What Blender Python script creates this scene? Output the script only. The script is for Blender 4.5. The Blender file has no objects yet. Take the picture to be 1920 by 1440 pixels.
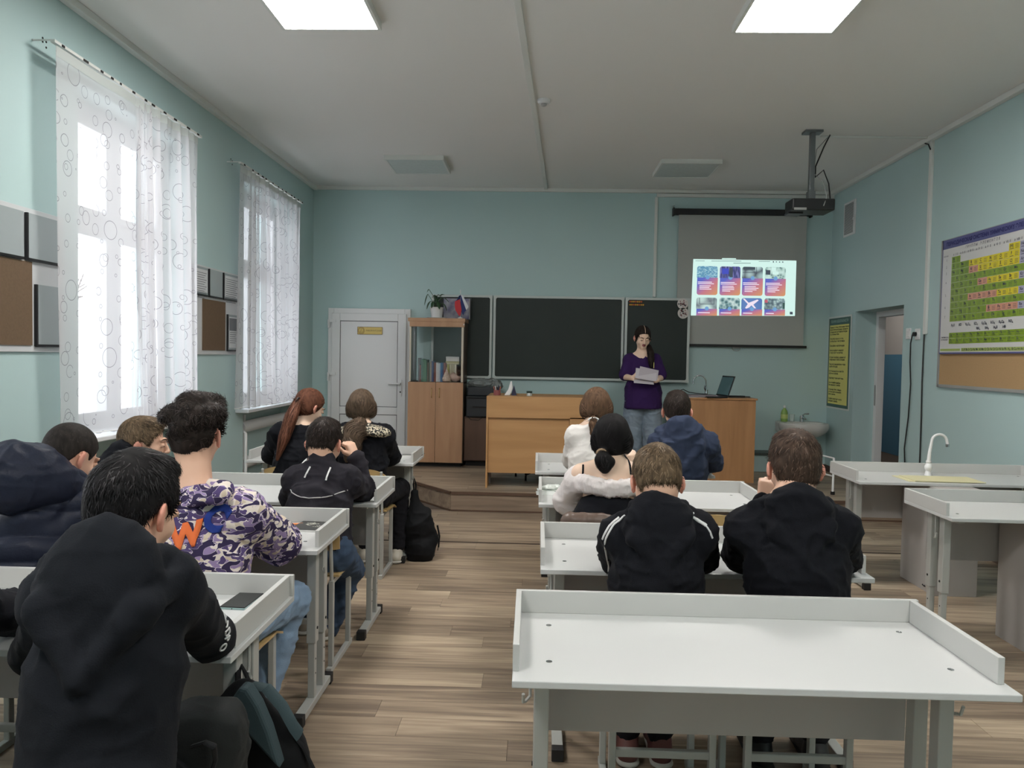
import bpy, math, random
import numpy as np
from math import sin, cos, pi, radians, sqrt
from mathutils import Vector, Matrix
from mathutils.bvhtree import BVHTree
import openvdb as vdb

SC = bpy.context.scene
COL = SC.collection
random.seed(7)
RNG = np.random.default_rng(11)

# ---------------------------------------------------------------- camera
CAM_H, FPX = 1.46, 1443.0
YAW, PITCH, ROLL = 0.0332816, -0.035933, 0.018
cam_d = bpy.data.cameras.new('camera')
cam = bpy.data.objects.new('camera', cam_d); COL.objects.link(cam)
cam_d.sensor_width = 36.0; cam_d.lens = 36.0 * FPX / 1920.0
cam_d.clip_start = 0.05; cam_d.clip_end = 200
CAM_R = Matrix.Rotation(YAW, 3, 'Z') @ Matrix.Rotation(pi / 2 + PITCH, 3, 'X') @ Matrix.Rotation(ROLL, 3, 'Z')
cam.matrix_world = Matrix.Translation((0, 0, CAM_H)) @ CAM_R.to_4x4()
SC.camera = cam

# ---------------------------------------------------------------- sky, exposure
W = bpy.data.worlds.new('overcast'); SC.world = W; W.use_nodes = True
_n = W.node_tree.nodes; _bg = _n['Background']
_bg.inputs['Color'].default_value = (0.93, 0.95, 1.0, 1)
_bg.inputs['Strength'].default_value = 3.8
SC.view_settings.view_transform = 'Standard'; SC.view_settings.look = 'None'
SC.view_settings.gamma = 1.0; SC.view_settings.use_curve_mapping = False
SC.view_settings.exposure = 0.22
PANEL_EMIT = 54.0
SC.cycles.max_bounces = 8; SC.cycles.diffuse_bounces = 5; SC.cycles.transparent_max_bounces = 12
SC.cycles.sample_clamp_indirect = 6.0

def at(px, py, Y):
    """world point seen at a pixel of the photograph, at distance Y down the room"""
    d = CAM_R @ Vector(((px - 960) / FPX, (720 - py) / FPX, -1.0))
    t = Y / d.y
    return Vector((d.x * t, Y, CAM_H + d.z * t))

# ---------------------------------------------------------------- materials
MATS = {}
def s2l(c):
    return tuple(((v / 255.0) / 12.92 if v / 255.0 <= 0.04045 else ((v / 255.0 + 0.055) / 1.055) ** 2.4) for v in c)

def mat(name, rgb, rough=0.6, metal=0.0, spec=0.5, noise=0.0, nscale=6.0, bump=0.0, bscale=60.0, emit=None, estr=1.0,
        aniso=(1, 1, 1), c2=None, coat=0.0, sheen=0.0, trans=0.0, alpha=1.0):
    """principled material; rgb given as 0-255 sRGB; noise mixes in a second tone c2; bump gives fine relief"""
    if name in MATS: return MATS[name]
    m = bpy.data.materials.new(name); m.use_nodes = True; MATS[name] = m
    nt = m.node_tree; b = nt.nodes['Principled BSDF']
    c = s2l(rgb)
    b.inputs['Base Color'].default_value = (*c, 1)
    b.inputs['Roughness'].default_value = rough; b.inputs['Metallic'].default_value = metal
    b.inputs['Specular IOR Level'].default_value = spec
    if coat: b.inputs['Coat Weight'].default_value = coat
    if sheen: b.inputs['Sheen Weight'].default_value = sheen
    if trans: b.inputs['Transmission Weight'].default_value = trans
    if alpha < 1: b.inputs['Alpha'].default_value = alpha
    if emit is not None:
        b.inputs['Emission Color'].default_value = (*s2l(emit), 1); b.inputs['Emission Strength'].default_value = estr
    if noise or bump:
        tc = nt.nodes.new('ShaderNodeTexCoord'); mp = nt.nodes.new('ShaderNodeMapping')
        mp.inputs['Scale'].default_value = aniso
        nt.links.new(tc.outputs['Object'], mp.inputs['Vector'])
    if noise:
        t = nt.nodes.new('ShaderNodeTexNoise'); t.inputs['Scale'].default_value = nscale; t.inputs['Detail'].default_value = 4
        nt.links.new(mp.outputs[0], t.inputs['Vector'])
        mx = nt.nodes.new('ShaderNodeMix'); mx.data_type = 'RGBA'
        d = s2l(c2) if c2 else tuple(max(0, v * 0.6) for v in c)
        mx.inputs['A'].default_value = (*c, 1); mx.inputs['B'].default_value = (*d, 1)
        mr = nt.nodes.new('ShaderNodeMapRange')
        mr.inputs['From Min'].default_value = 0.35; mr.inputs['From Max'].default_value = 0.7
        mr.inputs['To Min'].default_value = 0; mr.inputs['To Max'].default_value = noise
        nt.links.new(t.outputs['Fac'], mr.inputs['Value']); nt.links.new(mr.outputs[0], mx.inputs['Factor'])
        nt.links.new(mx.outputs['Result'], b.inputs['Base Color'])
    if bump:
        t2 = nt.nodes.new('ShaderNodeTexNoise'); t2.inputs['Scale'].default_value = bscale; t2.inputs['Detail'].default_value = 3
        nt.links.new(mp.outputs[0], t2.inputs['Vector'])
        bp = nt.nodes.new('ShaderNodeBump'); bp.inputs['Strength'].default_value = bump; bp.inputs['Distance'].default_value = 0.004
        nt.links.new(t2.outputs['Fac'], bp.inputs['Height']); nt.links.new(bp.outputs[0], b.inputs['Normal'])
    return m

def wood_mat(name, rgb, c2, scale=3.0, along='Z', rough=0.45, contrast=0.6, rnd=0.0):
    if name in MATS: return MATS[name]
    m = bpy.data.materials.new(name); m.use_nodes = True; MATS[name] = m
    nt = m.node_tree; b = nt.nodes['Principled BSDF']; b.inputs['Roughness'].default_value = rough
    tc = nt.nodes.new('ShaderNodeTexCoord'); mp = nt.nodes.new('ShaderNodeMapping')
    s = {'X': (0.09, 1, 1), 'Y': (1, 0.09, 1), 'Z': (1, 1, 0.09)}[along]
    mp.inputs['Scale'].default_value = s
    nt.links.new(tc.outputs['Object'], mp.inputs['Vector'])
    t = nt.nodes.new('ShaderNodeTexNoise'); t.inputs['Scale'].default_value = scale * 9; t.inputs['Detail'].default_value = 6
    t.inputs['Distortion'].default_value = 0.6
    nt.links.new(mp.outputs[0], t.inputs['Vector'])
    r = nt.nodes.new('ShaderNodeValToRGB')
    r.color_ramp.elements[0].position = 0.3; r.color_ramp.elements[0].color = (*s2l(c2), 1)
    r.color_ramp.elements[1].position = 0.3 + contrast; r.color_ramp.elements[1].color = (*s2l(rgb), 1)
    nt.links.new(t.outputs['Fac'], r.inputs['Fac']); nt.links.new(r.outputs[0], b.inputs['Base Color'])
    return m

# ---------------------------------------------------------------- mesh builder
class MB:
    def __init__(s): s.v = []; s.f = []; s.m = []
    def add(s, vs, fs, mi=0):
        o = len(s.v); s.v += [tuple(v) for v in vs]; s.f += [tuple(i + o for i in f) for f in fs]; s.m += [mi] * len(fs)
        return s
    def box(s, x0, x1, y0, y1, z0, z1, mi=0):
        vs = [(x0,y0,z0),(x1,y0,z0),(x1,y1,z0),(x0,y1,z0),(x0,y0,z1),(x1,y0,z1),(x1,y1,z1),(x0,y1,z1)]
        return s.add(vs, [(0,3,2,1),(4,5,6,7),(0,1,5,4),(1,2,6,5),(2,3,7,6),(3,0,4,7)], mi)
    def frame(s, x0, x1, ya, yb, z0, z1, e, eb=None, et=None, mi=0, ax='Y'):
        """picture-frame of four bars that do not overlap; ax is the thin axis"""
        eb = e if eb is None else eb; et = e if et is None else et
        for a, b, c, d in ((x0, x0+e, z0, z1), (x1-e, x1, z0, z1), (x0+e, x1-e, z0, z0+eb), (x0+e, x1-e, z1-et, z1)):
            if ax == 'Y': s.box(a, b, ya, yb, c, d, mi)
            else: s.box(ya, yb, a, b, c, d, mi)
        return s
    def obox(s, c, h, R, mi=0):
        """oriented box: centre, half sizes, 3x3 rotation"""
        vs = [Vector(c) + R @ Vector((sx*h[0], sy*h[1], sz*h[2])) for sz in (-1,1) for sx, sy in ((-1,-1),(1,-1),(1,1),(-1,1))]
        return s.add(vs, [(0,3,2,1),(4,5,6,7),(0,1,5,4),(1,2,6,5),(2,3,7,6),(3,0,4,7)], mi)
    def tube(s, pts, r, n=8, mi=0, caps=True, rs=None, flat=1.0):
        pts = [Vector(p) for p in pts]; L = len(pts); o = len(s.v); prev = None
        for i, p in enumerate(pts):
            t = (pts[min(i+1, L-1)] - pts[max(i-1, 0)]).normalized()
            if prev is None:
                a = Vector((0,0,1)) if abs(t.z) < 0.9 else Vector((1,0,0))
                u = t.cross(a).normalized()
            else:
                u = (prev - t * prev.dot(t)).normalized()
            prev = u; w = t.cross(u)
            rr = rs[i] if rs else r
            for k in range(n):
                a = 2 * pi * k / n
                s.v.append(tuple(p + u * cos(a) * rr + w * sin(a) * rr * flat))
        for i in range(L - 1):
            for k in range(n):
                a = o + i*n + k; b = o + i*n + (k+1) % n
                s.f.append((a, b, b + n, a + n)); s.m.append(mi)
        if caps:
            s.f.append(tuple(o + k for k in range(n))[::-1]); s.m.append(mi)
            s.f.append(tuple(o + (L-1)*n + k for k in range(n))); s.m.append(mi)
        return s
    def cyl(s, c, r, h, n=24, mi=0, r2=None, axis='Z'):
        c = Vector(c); e = {'X': Vector((1,0,0)), 'Y': Vector((0,1,0)), 'Z': Vector((0,0,1))}[axis]
        return s.tube([c, c + e*h], r, n, mi, rs=[r, r if r2 is None else r2])
    def lathe(s, c, prof, n=32, mi=0):
        c = Vector(c); o = len(s.v); L = len(prof)
        for r, z in prof:
            for k in range(n):
                a = 2*pi*k/n; s.v.append((c.x + r*cos(a), c.y + r*sin(a), c.z + z))
        for i in range(L-1):
            for k in range(n):
                a = o+i*n+k; b = o+i*n+(k+1) % n
                s.f.append((a, b, b+n, a+n)); s.m.append(mi)
        if prof[0][0] > 1e-5: s.f.append(tuple(o+k for k in range(n))[::-1]); s.m.append(mi)
        if prof[-1][0] > 1e-5: s.f.append(tuple(o+(L-1)*n+k for k in range(n))); s.m.append(mi)
        return s
    def prism(s, poly, ax, a0, a1, mi=0):
        """polygon (list of 2-tuples) extruded along an axis"""
        n = len(poly)
        def P(q, a): return {'X': (a, q[0], q[1]), 'Y': (q[0], a, q[1]), 'Z': (q[0], q[1], a)}[ax]
        vs = [P(q, a0) for q in poly] + [P(q, a1) for q in poly]
        fs = [tuple(range(n))[::-1], tuple(range(n, 2*n))] + [(i, (i+1) % n, n+(i+1) % n, n+i) for i in range(n)]
        return s.add(vs, fs, mi)
    def quad(s, a, b, c, d, mi=0): return s.add([a, b, c, d], [(0,1,2,3)], mi)
    def obj(s, name, mats, parent=None, smooth=False, bevel=0.0, seg=2, recalc=True):
        me = bpy.data.meshes.new(name); me.from_pydata(s.v, [], s.f)
        mats = mats if isinstance(mats, (list, tuple)) else [mats]
        for m in mats: me.materials.append(m)
        if len(mats) > 1: me.polygons.foreach_set('material_index', s.m)
        if recalc:
            import bmesh
            bm = bmesh.new(); bm.from_mesh(me); bmesh.ops.recalc_face_normals(bm, faces=bm.faces); bm.to_mesh(me); bm.free()
        if smooth:
            me.polygons.foreach_set('use_smooth', [True]*len(me.polygons)); me.set_sharp_from_angle(angle=radians(40))
        me.update()
        o = bpy.data.objects.new(name, me); COL.objects.link(o)
        if parent is not None: o.parent = parent
        if bevel:
            b = o.modifiers.new('bevel', 'BEVEL'); b.width = bevel; b.segments = seg; b.limit_method = 'ANGLE'; b.angle_limit = radians(50)
        return o

def tag(o, label, cat, group=None):
    o['label'] = label; o['category'] = cat
    if group: o['group'] = group
    return o
def thing(name, label, cat, loc=(0,0,0), rz=0.0, group=None):
    o = bpy.data.objects.new(name, None); COL.objects.link(o); o.empty_display_size = 0.1
    o.location = loc; o.rotation_euler = (0, 0, rz)
    return tag(o, label, cat, group)
def struct(o): o['kind'] = 'structure'; return o
def copy_tree(o, parent=None):
    c = o.copy(); COL.objects.link(c); c.parent = parent
    for ch in list(o.children): copy_tree(ch, c)
    return c
def text_obj(name, body, size, m, parent=None, loc=(0,0,0), rot=None, align='CENTER', bold=0.0, sx=1.0, ext=0.0, raw=False):
    cu = bpy.data.curves.new(name, 'FONT'); cu.body = body; cu.size = size; cu.align_x = align; cu.align_y = 'CENTER'
    cu.offset = bold; cu.extrude = ext; cu.resolution_u = 3
    tmp = bpy.data.objects.new('tmp', cu); COL.objects.link(tmp)
    dg = bpy.context.evaluated_depsgraph_get()
    me = bpy.data.meshes.new_from_object(tmp.evaluated_get(dg)); bpy.data.objects.remove(tmp)
    for v in me.vertices: v.co.x *= sx
    if raw: return me
    me.materials.clear(); me.materials.append(m)
    o = bpy.data.objects.new(name, me); COL.objects.link(o)
    M = Matrix.Translation(loc)
    if rot is not None: M = M @ (rot.to_4x4())
    if parent is not None: o.parent = parent
    o.matrix_local = M
    return o
ROT_FRONT = Matrix(((1,0,0),(0,0,-1),(0,1,0)))           # text standing on the front wall, read from the room
ROT_RIGHT = Matrix(((0,0,-1),(-1,0,0),(0,1,0)))           # text on the right-hand wall
ROT_LEFT = Matrix(((0,0,1),(1,0,0),(0,1,0)))

# ---------------------------------------------------------------- noise
_T = RNG.random((32, 32, 32)).astype(np.float32)
def vnoise(P):
    P = np.asarray(P, np.float32); i = np.floor(P).astype(np.int64); f = P - i; f = f*f*(3-2*f); i &= 31; j = (i+1) & 31
    x0, y0, z0 = i[:,0], i[:,1], i[:,2]; x1, y1, z1 = j[:,0], j[:,1], j[:,2]; fx, fy, fz = f[:,0], f[:,1], f[:,2]
    c00 = _T[x0,y0,z0]*(1-fx)+_T[x1,y0,z0]*fx; c10 = _T[x0,y1,z0]*(1-fx)+_T[x1,y1,z0]*fx
    c01 = _T[x0,y0,z1]*(1-fx)+_T[x1,y0,z1]*fx; c11 = _T[x0,y1,z1]*(1-fx)+_T[x1,y1,z1]*fx
    return (c00*(1-fy)+c10*fy)*(1-fz) + (c01*(1-fy)+c11*fy)*fz

# ---------------------------------------------------------------- distance-field modelling (bodies, clothes, bags)
class SDF:
    def __init__(s): s.p = []
    def _add(s, fn, lo, hi, k, mode, mi): s.p.append((fn, np.array(lo), np.array(hi), k, mode, mi)); return s
    def cap(s, a, b, ra, rb=None, k=0.02, mode='u', mi=0, ax=None, sq=1.0):
        """tapered capsule; ax, sq flatten it along a direction (sq<1 thinner)"""
        a = np.array(a, float); b = np.array(b, float); rb = ra if rb is None else rb
        r = max(ra, rb); A = None if ax is None else np.array(Vector(ax).normalized(), float)
        ba = b - a; L2 = max(float(ba @ ba), 1e-9)
        def fn(P):
            pa = P - a; t = np.clip((pa @ ba) / L2, 0, 1); q = pa - t[..., None]*ba
            if A is not None: q = q + A * ((q @ A) * (1/sq - 1))[..., None]
            d = np.sqrt((q*q).sum(-1)) - (ra + (rb-ra)*t)
            return d if A is None else d * max(sq, 0.5)
        return s._add(fn, np.minimum(a, b) - r, np.maximum(a, b) + r, k, mode, mi)
    def ell(s, c, r, R=None, k=0.02, mode='u', mi=0):
        c = np.array(c, float); r = np.array(r, float); M = np.eye(3) if R is None else np.array(R, float)
        m = r.max()
        def fn(P):
            q = (P - c) @ M; k0 = np.sqrt(((q/r)**2).sum(-1)) + 1e-6; k1 = np.sqrt(((q/(r*r))**2).sum(-1)) + 1e-6
            return k0*(k0-1)/k1
        return s._add(fn, c - m, c + m, k, mode, mi)
    def rbox(s, c, h, rd, R=None, k=0.02, mode='u', mi=0):
        c = np.array(c, float); h = np.array(h, float); M = np.eye(3) if R is None else np.array(R, float)
        m = float(np.linalg.norm(h))
        def fn(P):
            q = np.abs((P - c) @ M) - (h - rd)
            return np.sqrt((np.maximum(q, 0)**2).sum(-1)) + np.minimum(q.max(-1), 0) - rd
        return s._add(fn, c - m, c + m, k, mode, mi)
    def fun(s, fn, k=0.01, mode='i'): return s._add(fn, np.full(3, -1e3), np.full(3, 1e3), k, mode, 0)
    def mesh(s, vox=0.008, name='m'):
        us = [p for p in s.p if p[4] == 'u']
        lo = np.min([p[1] for p in us], 0) - 4*vox - 0.01; hi = np.max([p[2] for p in us], 0) + 4*vox + 0.01
        n = np.ceil((hi - lo)/vox).astype(int) + 1
        D = np.full(n, 0.08, np.float32)
        ax = [lo[i] + np.arange(n[i])*vox for i in range(3)]
        for fn, a, b, k, mode, mi in s.p:
            i0 = np.clip(np.floor((a - k - 4*vox - lo)/vox).astype(int), 0, n); i1 = np.clip(np.ceil((b + k + 4*vox - lo)/vox).astype(int) + 1, 0, n)
            if (i1 <= i0).any(): continue
            sl = tuple(slice(i0[j], i1[j]) for j in range(3))
            P = np.stack(np.meshgrid(*[ax[j][sl[j]] for j in range(3)], indexing='ij'), -1)
            d = fn(P); e = D[sl]
            if mode == 'u':
                h = np.clip(0.5 + 0.5*(e - d)/k, 0, 1); D[sl] = e*(1-h) + d*h - k*h*(1-h)
            else:
                g = -d if mode == 's' else d
                h = np.clip(0.5 - 0.5*(e - g)/k, 0, 1); D[sl] = e*(1-h) + g*h + k*h*(1-h)
        bw = 3*vox
        G = vdb.FloatGrid(bw); G.copyFromArray(np.clip(D, -bw, bw).astype(np.float32)); G.transform = vdb.createLinearTransform(vox)
        pts, quads = G.convertToQuads(isovalue=0)
        return pts.astype(np.float64) + lo, quads[:, ::-1]
    def matidx(s, C, thr=0.004):
        out = np.zeros(len(C), np.int32)
        for fn, a, b, k, mode, mi in s.p:
            if mi:
                w = np.all((C > a - 0.02) & (C < b + 0.02), axis=1); ii = np.nonzero(w)[0]
                if len(ii): 
                    d = fn(C[ii]); out[ii[d < thr]] = mi
        return out

def vnormals(V, Q):
    a = V[Q[:,2]] - V[Q[:,0]]; b = V[Q[:,3]] - V[Q[:,1]]; fn = np.cross(a, b)
    N = np.zeros_like(V)
    for k in range(4): np.add.at(N, Q[:,k], fn)
    return N / (np.linalg.norm(N, axis=1, keepdims=True) + 1e-12)

def mk(name, V, Q, mats, parent=None, mi=None, smooth=True):
    me = bpy.data.meshes.new(name)
    me.vertices.add(len(V)); me.vertices.foreach_set('co', np.asarray(V, np.float32).ravel())
    Q = np.asarray(Q, np.int32); k = Q.shape[1]
    me.loops.add(Q.size); me.loops.foreach_set('vertex_index', Q.ravel())
    me.polygons.add(len(Q)); me.polygons.foreach_set('loop_start', np.arange(0, Q.size, k, dtype=np.int32))
    for m in (mats if isinstance(mats, (list, tuple)) else [mats]): me.materials.append(m)
    if mi is not None: me.polygons.foreach_set('material_index', np.asarray(mi, np.int32))
    if smooth: me.polygons.foreach_set('use_smooth', np.ones(len(Q), bool))
    me.update(calc_edges=True); me.validate()
    o = bpy.data.objects.new(name, me); COL.objects.link(o)
    if parent is not None: o.parent = parent
    return o

def sdf_obj(S, name, mats, parent=None, vox=0.008, folds=None, origin=(0,0,0), disp=None):
    V, Q = S.mesh(vox)
    if folds or disp is not None:
        N = vnormals(V, Q)
        C0 = V[Q[:,0]]; e1 = V[Q[:,1]] - C0; e2 = V[Q[:,2]] - C0
        if np.einsum('ij,ij->i', C0 - V.mean(0), np.cross(e1, e2)).sum() < 0: N = -N; Q = Q[:, ::-1]
    if folds:
        amp, sc, az = folds
        wp = np.stack([vnoise(V*5 + 3), vnoise(V*5 + 11), vnoise(V*5 + 19)], 1)
        n1 = vnoise((V + wp*0.10) * np.array([sc, sc, sc*az])); r1 = 1 - np.abs(2*n1 - 1)
        n2 = vnoise((V + wp*0.05) * np.array([sc*2.2, sc*2.2, sc*2.2*az]) + 7); r2 = 1 - np.abs(2*n2 - 1)
        n3 = vnoise((V + wp*0.07) * np.array([sc*1.5, sc*1.5, sc*3.2*az]) + 23); r3 = 1 - np.abs(2*n3 - 1)
        V = V + N * (amp*(r1**3 - 0.3) + amp*0.42*(r2**4 - 0.25) + amp*0.38*(r3**4 - 0.25))[:, None]
    if disp is not None: V = V + N * disp(V)[:, None]
    mi = None
    if isinstance(mats, (list, tuple)) and len(mats) > 1:
        C = V[Q].mean(1); mi = S.matidx(C)
    o = mk(name, V - np.array(origin), Q, mats, parent, mi)
    # outward winding
    me = o.data
    import bmesh
    C0 = V[Q[:,0]]; vol = np.einsum('ij,ij->i', C0 - V.mean(0), np.cross(V[Q[:,1]] - C0, V[Q[:,2]] - C0)).sum()
    if vol < 0: me.flip_normals()
    return o
# ================================================================= ROOM SHELL
LX, RX, FY, BY, CZ = -2.72, 3.42, 9.2, -1.6, 3.45
M_wall = mat('turquoise_wall_paint', (178, 202, 202), rough=0.55, bump=0.05, bscale=25, noise=0.12, nscale=1.2, c2=(170, 195, 195))
M_ceil = mat('ceiling_whitewash', (226, 225, 222), rough=0.85, noise=0.15, nscale=0.8, c2=(218, 218, 213))
M_white = mat('white_plastic', (222, 222, 222), rough=0.35)
M_trim = mat('cornice_white', (216, 218, 214), rough=0.6)
M_brown = mat('brown_skirting', (88, 74, 66), rough=0.5)
M_black = mat('black_plastic', (22, 23, 25), rough=0.45)
M_dark = mat('dark_rubber', (30, 28, 28), rough=0.8)
M_metal = mat('chrome', (200, 203, 205), rough=0.15, metal=1.0)
M_grey = mat('grey_paint', (150, 152, 150), rough=0.5)

# planks of the printed wood floor: a per-object random tone
def plank_mat():
    m = bpy.data.materials.new('floor_plank_wood'); m.use_nodes = True
    nt = m.node_tree; b = nt.nodes['Principled BSDF']; b.inputs['Roughness'].default_value = 0.42
    b.inputs['Specular IOR Level'].default_value = 0.45
    tc = nt.nodes.new('ShaderNodeTexCoord'); oi = nt.nodes.new('ShaderNodeObjectInfo')
    ad = nt.nodes.new('ShaderNodeVectorMath'); ad.operation = 'MULTIPLY_ADD'
    cm = nt.nodes.new('ShaderNodeCombineXYZ')
    for i in range(3): nt.links.new(oi.outputs['Random'], cm.inputs[i])
    ad.inputs[1].default_value = (37, 91, 53); nt.links.new(cm.outputs[0], ad.inputs[0]); nt.links.new(tc.outputs['Object'], ad.inputs[2])
    def noise(scale, det, sx, dist=0.0):
        mp = nt.nodes.new('ShaderNodeMapping'); mp.inputs['Scale'].default_value = (sx, 1, 1)
        nt.links.new(ad.outputs[0], mp.inputs[0])
        t = nt.nodes.new('ShaderNodeTexNoise'); t.inputs['Scale'].default_value = scale; t.inputs['Detail'].default_value = det
        t.inputs['Distortion'].default_value = dist; nt.links.new(mp.outputs[0], t.inputs['Vector']); return t
    t1 = noise(16, 5, 0.10, 0.9); t2 = noise(60, 3, 0.05); t3 = noise(4, 2, 0.35)
    r = nt.nodes.new('ShaderNodeValToRGB'); e = r.color_ramp.elements
    e[0].position = 0.30; e[0].color = (*s2l((116, 101, 87)), 1); e[1].position = 0.75; e[1].color = (*s2l((196, 179, 154)), 1)
    q = e.new(0.5); q.color = (*s2l((156, 138, 118)), 1)
    mx = nt.nodes.new('ShaderNodeMath'); mx.operation = 'MULTIPLY_ADD'; mx.inputs[1].default_value = 0.35; nt.links.new(t2.outputs['Fac'], mx.inputs[0])
    a2 = nt.nodes.new('ShaderNodeMath'); a2.operation = 'MULTIPLY_ADD'; a2.inputs[1].default_value = 0.75; a2.inputs[2].default_value = -0.08
    nt.links.new(t1.outputs['Fac'], a2.inputs[0]); nt.links.new(a2.outputs[0], mx.inputs[2])
    a3 = nt.nodes.new('ShaderNodeMath'); a3.operation = 'MULTIPLY_ADD'; a3.inputs[1].default_value = 0.22; nt.links.new(oi.outputs['Random'], a3.inputs[0])
    a4 = nt.nodes.new('ShaderNodeMath'); a4.operation = 'SUBTRACT'; a4.inputs[1].default_value = 0.11; nt.links.new(mx.outputs[0], a3.inputs[2]); nt.links.new(a3.outputs[0], a4.inputs[0])
    nt.links.new(a4.outputs[0], r.inputs['Fac'])
    nt.links.new(r.outputs[0], b.inputs['Base Color'])
    return m
M_plank = plank_mat()
M_slab = mat('floor_joint', (92, 80, 70), rough=0.8)
floor = struct(MB().box(LX-0.5, 7.5, BY-0.2, 16, -0.12, -0.003).obj('floor', M_slab))

def lay_planks(parent, x0, x1, y0, y1, z, L=1.22, H=0.152, th=0.003, clip=None):
    base = MB().box(0, 1, 0, H-0.0012, -th, 0).obj('plank', M_plank, parent); first = [True]; me = base.data
    y = y0; r = 0
    while y < y1 - 0.01:
        off = random.uniform(0.1, L); x = x0 - off; h = min(H, y1-y)
        while x < x1:
            a, b = max(x, x0), min(x+L, x1)
            if clip:
                c0, c1 = clip(y), clip(y+h-0.0012)
                if abs(c0-c1) > 0.01 and a < max(c0, c1):
                    if b - 0.0015 > max(c0, c1):
                        MB().prism([(c0, y), (b-0.0015, y), (b-0.0015, y+h-0.0012), (c1, y+h-0.0012)], 'Z', z-th, z).obj('plank', M_plank, parent)
                    x += L; continue
                a = max(a, c0)
            if b - a > 0.02:
                o = base if first[0] else base.copy()
                if not first[0]: COL.objects.link(o)
                first[0] = False
                o.location = (a, y, z); o.scale = (b-a-0.0015, h/H, 1)
            x += L
        y += H
lay_planks(floor, LX, RX, 0.75, 7.2, 0.0)
struct(MB().box(LX, RX, 5.945, 5.965, 0.0, 0.003).obj('trim_1', mat('seam_dark', (60, 48, 42), rough=0.7)))   # welded seam of the floor covering

# raised platform at the front, with its cut corner on the left
plat = MB().prism([(-2.72, 9.2), (3.42, 9.2), (3.42, 7.16), (-0.79, 7.16), (-1.30, 7.80), (-2.72, 7.80)], 'Z', 0.0, 0.177).obj('platform', M_slab)
struct(plat); plat.name = 'floor_platform'
lay_planks(plat, LX, RX, 7.19, 9.2, 0.18, clip=lambda y: -2.72 if y >= 7.79 else min(-0.79, -1.30 + (7.80-y)*0.797))
M_riser = wood_mat('riser_wood', (170, 150, 128), (116, 98, 84), along='X', scale=2.0)
mb = MB()
for a, b in (((-2.72, 7.80), (-1.30, 7.80)), ((-1.30, 7.80), (-0.79, 7.16)), ((-0.79, 7.16), (3.42, 7.16))):
    d = (Vector(b) - Vector(a)).normalized(); n = Vector((d.y, -d.x)) * 0.006
    mb.prism([a, b, (b[0]+n.x, b[1]+n.y), (a[0]+n.x, a[1]+n.y)], 'Z', 0.0, 0.165)
mb.obj('riser', M_riser, plat)
mb = MB()
for z0, z1, w in ((0.160, 0.1835, 0.02), (0.0, 0.014, 0.016)):
    for a, b in (((-2.72, 7.80), (-1.30, 7.80)), ((-1.30, 7.80), (-0.79, 7.16)), ((-0.79, 7.16), (3.42, 7.16))):
        d = (Vector(b) - Vector(a)).normalized(); n = Vector((d.y, -d.x)) * w
        mb.prism([a, b, (b[0]+n.x, b[1]+n.y), (a[0]+n.x, a[1]+n.y)], 'Z', z0, z1)
mb.obj('edge_strip', mat('edge_brown', (92, 70, 56), rough=0.5), plat)

struct(MB().box(LX-0.5, RX+0.5, BY, 9.6, CZ, CZ+0.2).obj('ceiling', M_ceil))
struct(MB().box(LX-0.5, RX+0.5, BY-0.2, BY, 0, CZ).obj('wall_back', M_wall))
struct(MB().box(LX-0.5, RX+0.6, FY, FY+0.3, -0.1, CZ).obj('wall_front', M_wall))

# left wall with its window openings and the niche under each window
WIN = [(7.02, 8.45), (4.47, 5.90), (1.92, 3.35), (-0.65, 0.78)]
WZ0, WZ1 = 0.93, 3.02
mb = MB(); xs0 = LX-0.45
ys = [BY]
for a, b in sorted(WIN): ys += [a, b]
ys.append(FY)
for i in range(0, len(ys), 2): mb.box(xs0, LX, ys[i], ys[i+1], 0, CZ)
for a, b in WIN:
    mb.box(xs0, LX, a, b, WZ1, CZ); mb.box(xs0, LX-0.13, a, b, 0, WZ0)
struct(mb.obj('wall_left', M_wall))
M_pvc = mat('window_pvc', (225, 227, 230), rough=0.3)
def glass_mat():
    m = bpy.data.materials.new('window_glass'); m.use_nodes = True; nt = m.node_tree
    for n in list(nt.nodes):
        if n.type != 'OUTPUT_MATERIAL': nt.nodes.remove(n)
    out = [n for n in nt.nodes if n.type == 'OUTPUT_MATERIAL'][0]
    t = nt.nodes.new('ShaderNodeBsdfTransparent'); g = nt.nodes.new('ShaderNodeBsdfGlossy'); g.inputs['Roughness'].default_value = 0.02
    fr = nt.nodes.new('ShaderNodeValue'); fr.outputs[0].default_value = 0.05
    mx = nt.nodes.new('ShaderNodeMixShader'); nt.links.new(fr.outputs[0], mx.inputs[0]); nt.links.new(t.outputs[0], mx.inputs[1]); nt.links.new(g.outputs[0], mx.inputs[2])
    nt.links.new(mx.outputs[0], out.inputs['Surface']); return m
M_glass = glass_mat()
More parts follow.
